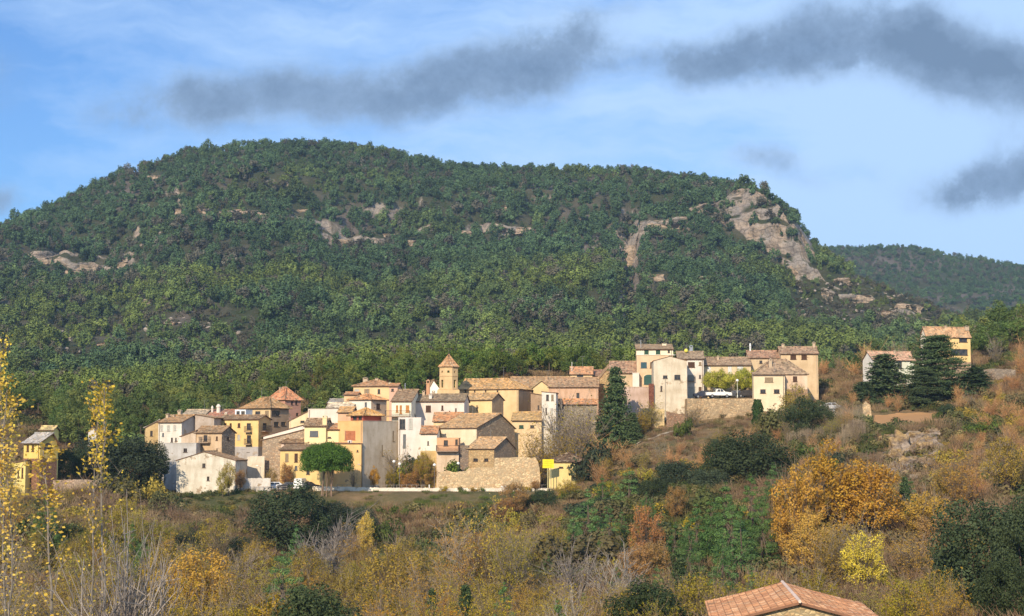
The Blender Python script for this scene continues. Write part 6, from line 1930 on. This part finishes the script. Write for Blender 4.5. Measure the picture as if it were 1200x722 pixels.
for (kd, px, pt_, w_, Y, lb) in (('olivebush', 462, 556, 18, 284, 'olive bush, lowest on the bank under the concrete side wall'), ('ochrebush', 470, 549, 20, 286, 'ochre bush halfway up the bank under the concrete side wall'), ('bush', 479, 541, 22, 288, 'green bush near the top of the bank under the concrete side wall'),
                        ('darkbush', 488, 533, 22, 289, 'dark bush at the top of the bank left of the bright white wing'), ('rust', 498, 540, 24, 284, 'rusty-brown small tree below the bright white wing'), ('bareochre', 503, 532, 26, 284.5, 'ochre half-bare tree against the bright white wing')):
    pplant(kd, px, pt_, w_, Y, lb)
for i, (kd, px, w_, h_) in enumerate((('ochrebush', 520, 14, 1.0), ('olivebush', 540, 12, .9), ('ochrebush', 556, 14, .8), ('bush', 566, 10, .7), ('olivebush', 600, 16, 1.1), ('ochrebush', 616, 14, 1.0), ('rust', 627, 10, 1.8))):
    plant(kd, (px - 600) / F * 278.4, 278.4, h_, w_ * 278 / F, '%s %s at the foot of the ruined wall, %s from the left' % ('small', NAMES[kd][2].replace('autumn tree', 'shrub'), ORD[i]))
# ---------------------------------------------------------------- unnamed plants filling the slopes
def town_clear(x, y):
    px = 600 + F * x / y * 1.0
    if 262 < y and 165 < px < 960 and y > 272: return False
    if 830 < px < 1010 and y < 112: return False     # foreground house
    return True
def fill(n, pr, yr_, kinds, hr, seed, minf=.33, cond=None):
    r = random.Random(seed); put = 0; tries = 0; tot_ = sum(w_ for _, w_ in kinds)
    while put < n and tries < n * 30:
        tries += 1
        y = math.sqrt(r.uniform(yr_[0] ** 2, yr_[1] ** 2)); px = r.uniform(*pr); x = (px - 600) / F * y
        if not town_clear(x, y) or (cond and not cond(px, y)): continue
        t = r.uniform(0, tot_); kd = kinds[0][0]
        for kk, w_ in kinds:
            t -= w_
            if t <= 0: kd = kk; break
        h = r.uniform(*hr) * {'olivebush': .6, 'ochrebush': .6, 'bush': .6, 'darkbush': .65, 'cane': .8}.get(kd, 1)
        if any((x - a) ** 2 + (y - b) ** 2 < (minf * (h + c)) ** 2 for a, b, c in PL): continue
        tz = ground(x, y) + h; tpx, tpy = proj(x, y, tz)
        if 820 < px < 1020 and y < 190 and tpy < 700 and y > 95: 
            if tpy < 640: continue
        if y < 165 and tpy < 664: continue
        if 165 <= y < 205 and tpy < (664 if 640 < px < 1130 else 612): continue
        if 640 < px < 930 and y >= 205 and kd in ('bare', 'baretan') and tpy > 560: kd = 'pine' if r.random() < .5 else 'olivebush'
        if 640 < px < 930 and 205 <= y < 245 and tpy < 570 + (12 if px > 780 else 0): continue
        # keep the road and village in view
        if 180 < px < 700 and tpy < 583: continue
        if 830 < px < 1010 and y < 115 and tpy < 715: continue
        PL.append((x, y, h)); plant(kd, x, y, h); put += 1
    return put
PL = [(v['o'].location.x, v['o'].location.y, v['h'] * .8) for v in VEG[VEG_WOOD:]]
N0 = len(VEG)
fill(70, (-60, 1260), (120, 165), [('bareochre', 5), ('bare', 1.6), ('baregold', 3), ('barepale', .15), ('ochre', 3), ('pine', .8), ('oak', .3)], (5, 8.5), 1)
fill(105, (-60, 1260), (165, 215), [('bareochre', 5), ('bare', 2.2), ('baregold', 3), ('ochre', 3), ('rust', .6), ('pine', 1.4)], (4.5, 8), 2)
fill(60, (-60, 700), (213, 262), [('bare', 3), ('olivebush', 3), ('ochrebush', 3), ('bareochre', 2), ('bush', 1)], (1.6, 3.6), 3)
fill(150, (640, 1010), (205, 292), [('baretan', 8), ('bare', 2.0), ('ochrebush', 2), ('olivebush', 2.5), ('darkbush', 1.5), ('bush', 1), ('bareochre', 2)], (2.2, 4.6), 4, cond=lambda p, y: y < 272 + max(0, (p - 760)) * .1)
fill(135, (1000, 1260), (165, 318), [('baretan', 7), ('bare', 2), ('ochrebush', 2), ('olivebush', 1.5), ('bush', .6)], (2.0, 4.2), 5, cond=lambda p, y: not (1005 < p < 1110 and 262 < y < 300) and not (1015 < p < 1110 and 225 < y < 268 and True))
fill(40, (940, 1260), (312, 420), [('bare', 4), ('baretan', 4), ('woodpine', 2)], (3.5, 7), 6, cond=lambda p, y: not (1005 < p < 1160 and y < 350))
fill(34, (925, 1005), (262, 300), [('cane', 3), ('bare', 2)], (2.6, 4.4), 8, .2)
fill(30, (-60, 230), (150, 250), [('bareochre', 3), ('ochrebush', 3), ('olivebush', 2), ('baregold', 1)], (2.5, 5), 9)
fill(30, (1110, 1260), (360, 480), [('woodpine', 5), ('pine', 2)], (6, 10), 10)
fill(26, (1020, 1110), (214, 262), [('ochrebush', 3), ('olivebush', 1), ('bare', 1), ('cane', .5)], (1.0, 2.0), 12)

# ---- small scrub and dry grass over the near hillside: nobody could count it
uc = bpy.data.collections.new('scrub_kinds')
rg = np.random.default_rng(21)
UM = []
for q, (a, b, kind) in enumerate([((.24, .155, .075), (.46, .33, .17), 'g'), ((.12, .10, .035), (.26, .22, .08), 'g'), ((.045, .06, .02), (.11, .13, .04), 'b'), ((.10, .085, .035), (.22, .18, .07), 'b'), ((.20, .125, .07), (.38, .25, .14), 't'), ((.07, .10, .02), (.16, .20, .04), 'g')]):
    mt_ = leafmat('scrub_%d' % q, a, b, objvar=.5, trans=.15)
    L = Leafy()
    if kind == 'g':
        n = 110; p = np.stack([rg.normal(size=n) * .45, rg.normal(size=n) * .45, np.zeros(n)], 1); e = p + np.stack([rg.normal(size=n) * .13, rg.normal(size=n) * .13, rg.uniform(.25, .75, size=n)], 1)
        L.ribbons(p, e, .025, .008, rg.uniform(0, 1, size=n), rg)
    elif kind == 'b':
        cs = [np.array([rg.normal() * .4, rg.normal() * .4, rg.uniform(.1, .55)]) for _ in range(7)]
        L = clumps_crown(rg, cs, [rg.uniform(.25, .45) for _ in cs], 34, .11)
    else:
        n = 120; p = np.stack([rg.normal(size=n) * .25, rg.normal(size=n) * .25, np.zeros(n)], 1); e = p + np.stack([rg.normal(size=n) * .45, rg.normal(size=n) * .45, rg.uniform(.4, 1.3, size=n)], 1)
        L.ribbons(p, e, .014, .006, rg.uniform(0, 1, size=n), rg)
    o = bpy.data.objects.new('scrub_kind_%02d' % q, L.mesh('scrub', mt_)); uc.objects.link(o)
pts = []; rot = []; scl = []; idx = []
for k in range(34000):
    y = math.sqrt(rg.uniform(95 ** 2, 420 ** 2)); px = rg.uniform(-220, 1420); x = (px - 600) / F * y
    if 255 < px < 712 and 277.5 < y < 291: continue
    if 360 < px < 652 and 270 < y < 279 and rg.random() < .8: continue
    if 1012 < px < 1112 and 280 < y < 301: continue
    if 1022 < px < 1112 and 236 < y < 272 and rg.random() < .75: continue
    if 805 < px < 884 and 300 < y < 312: continue
    if 735 < px < 800 and 286 < y < 296 and rg.random() < .6: continue
    n = fbm(x * .03, y * .03, 2); n2 = fbm(x * .11, y * .11, 12)
    if 370 < px < 640 and 262 < y < 279: t = 5 if rg.random() < .55 else 1
    elif n > .12: t = int(rg.choice([2, 3, 5, 1, 2]))
    elif n < -.15: t = int(rg.choice([0, 4, 4, 0, 3]))
    else: t = int(rg.choice([0, 1, 3, 4, 0]))
    s = rg.uniform(.7, 1.8) * (1.25 if y < 230 else 1)
    if 262 < y < 335 and 180 < px < 960: s *= .55
    pts.append((x, y, ground(x, y) - .05)); rot.append((0, 0, rg.uniform(0, 6.28))); scl.append((s * 1.2, s * 1.2, s * rg.uniform(.7, 1.2))); idx.append(t)
gn_scatter('undergrowth', pts, rot, scl, idx, uc)
# ---------------------------------------------------------------- road, paths, field, walls
def drape(name, fx, rows_, mat, lift=.05, cols_=None):
    pts = []
    for r in rows_:
        for c in cols_:
            x, y = fx(c, r); pts.append((x, y, ground(x, y) + lift))
    return struct(link(name, grid_mesh(name, pts, len(rows_), len(cols_), mat)))
m_, T = newmat('pale_road')
co = T.add('ShaderNodeTexCoord').outputs['Object']
T.l.new(T.mix(T.ramp(T.noise(co, .8, 5, .65), .35, .7), (.40, .34, .26), (.24, .20, .15)), T.p.inputs['Base Color']); ROADM = m_
pxs = np.arange(262, 708, 3.0)
drape('road', lambda c, r: ((c - 600) / F * (283 + r), 283 + r + .6 * math.sin(c * .02)), np.linspace(-3.2, 2.6, 7), ROADM, .12, pxs)
m_, T = newmat('ploughed_soil')
co = T.add('ShaderNodeTexCoord').outputs['Object']
wv = T.noise(T.scale_vec(co, (.2, 3, 1)), 1.5, 4, .6)
T.l.new(T.mix(wv, (.33, .165, .07), (.50, .30, .14)), T.p.inputs['Base Color']); bump(T, wv, .6, .2)
drape('ploughed_field', lambda c, r: ((1021 + (1104 - 1021) * c + (r - 284) * .2 - 600) / F * r, r), np.linspace(281, 300, 14), m_, .10, np.linspace(0, 1, 30))
drape('footpath', lambda c, r: (P(738 + 60 * c, 500, 292 + 0 * c).x, 287.5 + 5 * c + r), np.linspace(-.6, .6, 4), ROADM, .08, np.linspace(0, 1, 24))
drape('dirt_track', lambda c, r: (P(1140 + 75 * c, 550, 246).x, 245 + 4 * c + r), np.linspace(-1.4, 1.2, 5), ROADM, .10, np.linspace(0, 1, 24))
drape('village_square', lambda c, r: ((804 + 82 * c - 600) / F * r, r), np.linspace(303.4, 310.5, 6), ROADM, .06, np.linspace(0, 1, 24))

def rubble_wall(name, label, pts, Y, thick, mat, base, cat='wall', seed=1, slope=0.0):
    """pts: (px, top row) along the wall; base row below ground"""
    rd = random.Random(seed)
    m = MB(); xs = []
    for i in range(len(pts) - 1):
        n = max(2, int(abs(pts[i + 1][0] - pts[i][0]) / 1.6))
        for k in range(n):
            t = k / n; xs.append((pts[i][0] * (1 - t) + pts[i + 1][0] * t, pts[i][1] * (1 - t) + pts[i + 1][1] * t + rd.uniform(-.35, .35)))
    xs.append(pts[-1])
    o = P(xs[0][0], base, Y)
    cols = []
    for (px, py) in xs:
        Yk = Y + (px - xs[0][0]) * slope
        q = P(px, py, Yk); cols.append((q.x - o.x, Yk - Y, q.z - o.z))
    i0 = len(m.v); nz_ = 7; H0 = -1.5
    for (x, y, z) in cols:
        for k in range(nz_ + 1):
            zz = H0 + (z - H0) * k / nz_
            m.v.append((x, y + rd.uniform(-.03, .03), zz))
        m.v.append((x, y + thick, z + rd.uniform(-.1, .05))); m.v.append((x, y + thick, H0))
    st_ = nz_ + 3
    for c in range(len(cols) - 1):
        for k in range(st_ - 1):
            a = i0 + c * st_ + k
            m.f.append((a, a + st_, a + st_ + 1, a + 1)); m.mi.append(0)
    m.f.append(tuple(i0 + k for k in range(st_))); m.mi.append(0)
    m.f.append(tuple(i0 + (len(cols) - 1) * st_ + k for k in range(st_))[::-1]); m.mi.append(0)
    return tag(m.build(name, mat, None, o), label, cat)
RUB = stone((.66, .51, .32), .42, 1.0)
rubble_wall('stone_wall', 'ruined pale stone wall below the lower stone house, uneven broken top', [(513, 556), (517, 553), (524, 551.5), (532, 553.5), (545, 552), (549, 549), (563, 547.5), (579, 548), (579.6, 536.8), (600, 536), (612, 535.2), (622, 537), (627, 535.5), (630, 541), (632, 547), (633, 556)], 279.2, .7, RUB, 566, seed=3)
rubble_wall('retaining_wall', 'long honey-coloured stone wall holding up the terrace with the pickup truck', [(805, 467.2), (884, 467.2)], 299.3, 4.2, stone((.50, .38, .24), .5), 492, seed=4)
rubble_wall('parking_wall', 'pale grey low wall in front of the parked cars, left of the umbrella pine', [(277, 560.5), (317, 560.5)], 276.8, .4, plaster((.55, .51, .46), .5), 573, seed=5)
rubble_wall('garden_wall', 'pale rendered garden wall below the yellow apartment house', [(290, 535), (310, 534.5)], 288, .4, plaster((.62, .54, .42), .6), 560, seed=6)
rubble_wall('field_wall', 'low stone wall below the far-left holm oaks', [(62, 563), (95, 562), (132, 564)], 252, .6, stone((.42, .32, .24), .4), 577, seed=7)
rubble_wall('gable_ruin', 'lone pale ruined wall end at the left corner of the ploughed field', [(1011, 474), (1014.5, 470.5), (1020, 475), (1021.5, 487)], 296, .6, RUB, 490, seed=8)
rubble_wall('yard_wall', 'low reddish garden wall left of the bare tree under the tall cream house', [(781, 482), (795, 485), (806, 484.5)], 297, .5, stone((.33, .22, .15), .4), 494, seed=9)
rubble_wall('shed_wall', 'small ochre shed wall under the tall cream house', [(764.5, 479.5), (778.5, 479.5)], 298, 2.5, plaster((.62, .48, .26), .5), 494, seed=10)
rubble_wall('barn_gate', 'dark blue-grey closed gate under the tall cream house', [(750, 478.5), (764, 478.5)], 298.5, .2, plain((.06, .075, .085), .6), 496, cat='gate', seed=11)
rubble_wall('hedge_wall', 'grey stone wall on the hillside right of the yellow loggia house', [(1141, 434), (1165, 432), (1190, 433)], 322, .6, stone((.30, .25, .20), .5), 440, seed=12)

rubble_wall('kerb_wall', 'low white concrete kerb wall along the village road, right of the umbrella pine', [(366, 570), (400, 570.5), (450, 571.8), (520, 572), (600, 572.3), (646, 572.3)], 278.6, .35, plaster((.66, .60, .50), .5), 580, seed=15)
# rocky bank on the right
m_, T = newmat('ochre_rock')
co = T.add('ShaderNodeTexCoord').outputs['Object']
n3 = T.noise(T.scale_vec(co, (1, 1, 2)), .8, 6, .7)
T.l.new(T.mix(T.ramp(T.noise(co, .25, 3, .6), .42, .6), T.mix(T.ramp(n3, .35, .6), (.16, .11, .07), (.46, .31, .13)), T.mix(T.ramp(n3, .35, .6), (.12, .10, .09), (.38, .31, .25))), T.p.inputs['Base Color'])
bump(T, n3, 1, .5); OCR = m_
pts = []; rr_ = np.linspace(232, 274, 40); cc_ = np.linspace(-1, 1, 50)
for r in rr_:
    for q_ in cc_:
        half = 44 * (1 - abs((r - 253) / 22) ** 2.5) + 2 + 8 * fbm(r * .12, q_ * 2, 3)
        px = 1066 + (r - 253) * .6 + q_ * half; x = (px - 600) / F * r
        edge = min(1, (1 - abs(q_)) * 4, (21.5 - abs(r - 253)) * .25)
        pts.append((x, r, ground(x, r) + (-.3 + max(0, edge) * (.75 + .9 * fbm(x * .25, r * .25, 6) + .5 * fbm(x * .9, r * .9, 2)))))
struct(link('earth_bank', grid_mesh('earth_bank', pts, 40, 50, OCR)))
for i, (px, py, w_, h_) in enumerate([(1056, 528, 9, 10), (1050, 545, 8, 9), (1072, 520, 10, 7), (1085, 532, 8, 7), (1063, 548, 9, 6), (1095, 512, 8, 4), (1040, 520, 7, 5), (1078, 545, 7, 5), (1100, 540, 7, 4), (1092, 520, 6, 4), (1045, 556, 7, 5), (430 + 20, 640, 9, 4), (306, 668, 8, 3), (470, 633, 7, 3)]):
    # where the sight line meets the hillside
    yy = 200.0
    while yy < 300:
        q = P(px, py, yy)
        if ground(q.x, q.y) > q.z: break
        yy += 1.0
    rg_ = random.Random(i); sw = w_ * 1.25 * yy / F; sh = h_ * 1.3 * yy / F; mb = MB(); nu, nv = 16, 10
    for a in range(nv + 1):
        th = math.pi * a / nv
        for b in range(nu):
            ph = 2 * math.pi * b / nu; d = Vector((math.sin(th) * math.cos(ph), math.sin(th) * math.sin(ph), math.cos(th)))
            e = Vector([math.copysign(abs(v) ** .6, v) for v in d]); k = 1 + .6 * fbm(d.x * 1.6 + i * 3, d.y * 1.6, d.z * 2, 4)
            mb.v.append((e.x * sw * k, e.y * sw * .8 * k, e.z * sh * 1.2 * k))
    for a in range(nv):
        for b in range(nu):
            b2 = (b + 1) % nu; mb.f.append((a * nu + b, (a + 1) * nu + b, (a + 1) * nu + b2, a * nu + b2)); mb.mi.append(0)
    struct(mb.build('rock_outcrop', OCR, None, (q.x, yy + sw * .3, ground(q.x, yy) + sh * .1)))

# ---------------------------------------------------------------- road furniture
m0 = None
for k, px in enumerate((503, 520, 532, 544, 556, 568, 580, 592)):
    q = P(px, 575, 279.6); z = ground(q.x, q.y)
    mb = MB(); mb.box(-.09, -.09, -.4, .09, .09, 1.0); mb.box(-.11, -.11, 1.003, .11, .11, 1.06)
    if k == 0: me = mb.mesh('road_post', plain((.78, .76, .70), .6))
    o = link('road_post', me, None, (q.x, q.y, z))
    tag(o, 'white roadside post, %s from the left of the row before the ruined wall' % ORD[k], 'post', 'white posts along the road')
def railing(label, p0, p1, Y, base, n, h=1.0, c=(.30, .27, .24), dy=0.0):
    a = P(p0, base, Y); b = P(p1, base, Y + dy)
    t = thing('railing', label, 'railing', (a.x, a.y, 0))
    r = MB()
    for k in range(n):
        x0 = a.x + (b.x - a.x) * k / n; x1 = a.x + (b.x - a.x) * (k + 1) / n
        y0 = a.y + (b.y - a.y) * k / n; y1 = a.y + (b.y - a.y) * (k + 1) / n
        z0 = ground(x0, y0); z1 = ground(x1, y1)
        pm = MB(); pm.box(-.035, -.035, -.3, .035, .035, h)
        pm.build('post', plain(c, .6), t, (x0 - a.x, y0 - a.y, z0))
        for hh in (h - .04, h * .5): r.tube((x0 - a.x, y0 - a.y, z0 + hh), (x1 - a.x, y1 - a.y, z1 + hh), .03, .03, 4)
    r.build('rail', plain(c, .6), t)
railing('thin railing along the kerb of the road, right of the umbrella pine', 395, 500, 280.2, 575, 18)
railing('thin railing on the low wall before the parked cars', 276, 352, 276.4, 572, 14, .9)
railing('thin railing along the road below the ruined wall', 600, 640, 279.8, 575, 8)

def lamp(px, pytop, Y, label, style='globe', c=(.16, .15, .14)):
    q = P(px, pytop, Y); z = ground(q.x, q.y); h = q.z - z
    t = thing('street_lamp', label, 'street lamp', (q.x, q.y, z), 0, 'street lamps of the village')
    m = MB(); m.tube((0, 0, -.3), (0, 0, h - .25), .07, .045, 8); m.tube((0, 0, 0), (0, 0, .5), .12, .11, 8)
    if style == 'arm':
        m.tube((0, 0, h - .3), (-.45, 0, h), .03, .03, 6); m.tube((0, 0, h - .3), (.1, 0, h - .25), .04, .04, 6)
    m.build('pole', plain(c, .5), t)
    m = MB()
    if style == 'globe': m.lathe(0, 0, [(.06, -.25), (.22, -.15), (.29, 0), (.26, .13), (.12, .25), (.02, .28)], 12)
    else: m.box(-.75, -.12, -.02, -.35, .12, .10)
    m.build('lamp_head', plain((.85, .84, .80), .3), t, (0, 0, h))
lamp(424.3, 544.5, 280, 'tall black lamp post at the corner of the orange house', 'arm', (.04, .04, .045))
lamp(461.7, 541, 283, 'left of the two white-headed lamps on the bank under the concrete wall')
lamp(468.3, 544, 281.5, 'right of the two white-headed lamps on the bank under the concrete wall')
lamp(509.2, 545, 280.5, 'white-headed street lamp in front of the bright white wing')
lamp(537, 543.3, 281, 'white-headed street lamp beside the dark shrub at the ruined wall')
lamp(864, 446, 303.6, 'slender street lamp in front of the right-hand yellow-green tree', 'globe', (.6, .62, .55))
lamp(305, 546, 279, 'slim street lamp beside the parked white car', 'arm', (.3, .3, .3))
lamp(690.5, 547, 280, 'white globe lamp at the right end of the yellow cabin')

# yellow sign on two posts
q = P(642.5, 566, 275.5); zb = ground(q.x, q.y)
t = thing('road_sign', 'big blank-looking bright yellow sign on two posts, left of the yellow cabin', 'road sign', (q.x, q.y, zb))
zt_ = P(642.5, 538.3, 275.5).z - zb; zm = P(642.5, 548.6, 275.5).z - zb
m = MB(); m.box(-.95, -.04, zm, .95, .04, zt_)
pn = m.build('sign_panel', plain((.80, .66, .03), .5), t)
m = MB()
for (s, zz) in ((.0, .72), (.08, .5), (-.05, .28)):
    m.box(-.6 + s, -.046, zm + (zt_ - zm) * zz, .55 + s * .5, -.041, zm + (zt_ - zm) * zz + .06)
m.build('lettering', plain((.62, .45, .02), .5), pn)
for s in (-.1, .45):
    m = MB(); m.tube((s, .08, -.3), (s, .08, zt_ - .2), .07, .07, 8); m.build('post', plain((.5, .45, .25), .5), t)

# white utility signs / poles near the ruined wall
q = P(590, 563, 279); m = MB(); m.box(-.45, -.02, .5, .45, .02, .95); m.tube((-.3, .03, -.3), (-.3, .03, .9), .03, .03, 6); m.tube((.3, .03, -.3), (.3, .03, .9), .03, .03, 6)
tag(m.build('notice_board', plain((.85, .84, .8), .5), None, (q.x, q.y, ground(q.x, q.y))), 'small white notice board before the right end of the ruined wall', 'notice board')

# ---------------------------------------------------------------- vehicles
def car(label, px, Y, kind, col, heading=0, cat='car', group='parked cars of the village', lz=None):
    """kind: saloon / van / pickup; side-on along local x"""
    q = P(px, 500, Y); z = ground(q.x, q.y) + .1
    t = thing({'van': 'parked_van', 'pickup': 'pickup_truck', 'saloon': 'parked_car'}[kind], label, cat, (q.x, q.y, z if lz is None else lz), heading, group)
    body = {'saloon': [(-2.05, .35), (-2.1, .75), (-1.95, .92), (-1.35, .98), (-.85, 1.4), (.45, 1.42), (1.05, 1.0), (1.9, .85), (2.08, .62), (2.05, .35)],
            'van': [(-2.2, .35), (-2.22, 1.0), (-2.15, 1.95), (-1.95, 2.05), (1.0, 2.05), (1.45, 1.35), (2.1, 1.1), (2.25, .8), (2.2, .35)],
            'pickup': [(-2.5, .5), (-2.52, 1.05), (-.75, 1.08), (-.72, 1.1), (-.55, 1.68), (.45, 1.70), (1.05, 1.15), (2.15, 1.02), (2.35, .8), (2.35, .45)]}[kind]
    W2 = .82; m = MB(); n = len(body); m_ = 5
    prof = [(-1, 1.0), (-.97, 1.0), (0, 1.0), (.97, 1.0), (1, 1.0)]
    i0 = len(m.v)
    for s, kx in ((-1, .96), (-.93, 1.0), (.93, 1.0), (1, .96)):
        for (x, zz) in body:
            inset = 1 - max(0, zz - 1.0) * .22
            m.v.append((x * kx, s * W2 * inset, zz * (.985 if abs(s) == 1 else 1)))
    for k in range(3):
        for i in range(n):
            j = (i + 1) % n; m.f.append((i0 + k * n + i, i0 + k * n + j, i0 + (k + 1) * n + j, i0 + (k + 1) * n + i)); m.mi.append(0)
    m.f.append(tuple(i0 + i for i in range(n))[::-1]); m.mi.append(0); m.f.append(tuple(i0 + 3 * n + i for i in range(n))); m.mi.append(0)
    bd = m.build('body', plain(col, .35, 0, spec=.5), t)
    if kind == 'pickup':
        m = MB(); m.box(-2.4, -.70, .98, -.85, .70, 1.084); m.build('load_bed', plain((.06, .06, .06), .8), bd)
    wins = {'saloon': [(-1.2, -.35), (-.27, .62)], 'van': [(.35, 1.05)], 'pickup': [(-.5, .1), (.18, .75)]}[kind]
    zlo, zhi = {'saloon': (1.0, 1.32), 'van': (1.3, 1.85), 'pickup': (1.13, 1.58)}[kind]
    for (a, b) in wins:
        for s in (-1, 1):
            k0 = W2 * (1 - max(0, zlo - 1) * .22) + .008; k1 = W2 * (1 - max(0, zhi - 1) * .22) + .008
            m = MB(); m.face([(a, s * k0, zlo), (b, s * k0, zlo), (b - (.25 if b > .5 else .02), s * k1, zhi), (a + (.2 if a < -1 or kind == 'pickup' and a < 0 else .02), s * k1, zhi)])
            m.build('side_window', glass(), t)
    xa, za, xb, zb_ = {'saloon': (1.03, 1.03, .50, 1.39), 'van': (1.43, 1.40, 1.03, 2.0), 'pickup': (1.03, 1.18, .50, 1.66)}[kind]
    m = MB(); m.face([(xa + .02, -.66, za), (xa + .02, .66, za), (xb + .02, .6, zb_), (xb + .02, -.6, zb_)]); m.build('windscreen', glass(), t)
    for (x, s) in ((1.35, -1), (1.35, 1), (-1.4, -1), (-1.4, 1)):
        m = MB(); m.tube((0, -.1, 0), (0, .1, 0), .33, .33, 16)
        wl = m.build('wheel', plain((.02, .02, .02), .8), t, (x, s * (W2 - .06), .33))
        m = MB(); m.tube((0, -.108, 0), (0, .108, 0), .19, .19, 12); m.build('rim', plain((.4, .4, .4), .3, .6), wl)
    for s in (-1, 1):
        m = MB(); m.box(-.05, -.13, -.07, .04, .13, .07); m.build('headlight', plain((.8, .8, .78), .2), t, ({'saloon': 2.02, 'van': 2.2, 'pickup': 2.32}[kind], s * .6, .72))
    return t
car('white pickup truck on the walled terrace under the yellow-green trees', 843, 304.6, 'pickup', (.78, .77, .74), .05, 'pickup truck')
car('dark blue car left of the white pickup truck on the terrace', 826, 306, 'saloon', (.03, .035, .06), .1)
car('dark car right of the white pickup truck on the terrace', 862, 306.5, 'saloon', (.035, .035, .04), 3.0)
car('darkest car at the right end of the walled terrace', 876, 305.5, 'saloon', (.05, .045, .045), .1)
car('white car parked beside the yellow roadside house', 325, 279.5, 'saloon', (.72, .74, .78), .12)
car('black car between the white car and the white van', 340, 278.8, 'saloon', (.02, .02, .025), 2.9)
car('white van parked below the yellow roadside house', 353.5, 278.3, 'van', (.80, .82, .80), 1.45, 'van')
car('small black car right of the white van', 362, 279.6, 'saloon', (.02, .02, .02), .3)
car('pale grey car half hidden by reeds right of the upper ochre house', 966, 300, 'saloon', (.52, .56, .6), .6)
car('second pale car among the reeds, further right', 975, 301.5, 'saloon', (.6, .62, .64), .2)

# air conditioner on the orange house, chimney-side plants
root, L_, D_, H_, hit, faces = HO
q = hit(411, 518, 'F'); m = MB(); m.box(-.42, -.38, -.3, .42, -.004, .3)
ac = m.build('air_conditioner', plain((.75, .74, .70), .5), root, (q.x, 0, q.z))
m = MB(); m.tube((.08, -.385, 0), (.08, -.40, 0), .2, .2, 14); m.build('fan', plain((.05, .05, .05), .5), ac)

# ---------------------------------------------------------------- air
m_ = bpy.data.materials.new('haze_air'); m_.use_nodes = True
for n in list(m_.node_tree.nodes): m_.node_tree.nodes.remove(n)
T = NT(m_.node_tree); o_ = T.add('ShaderNodeOutputMaterial'); pv = T.add('ShaderNodeVolumePrincipled')
pv.inputs['Color'].default_value = (.50, .72, 1.0, 1); pv.inputs['Density'].default_value = HAZE; pv.inputs['Anisotropy'].default_value = .1
T.l.new(pv.outputs[0], o_.inputs['Volume'])
m = MB(); m.box(-3700, -3700, -39, 3700, 3700, 300)
struct(m.build('haze', m_), 'stuff')
label_plants()
bpy.context.view_layer.update()
print('VEG', len(VEG))
import os
if os.environ.get('DBG_LABELS'):
    pass
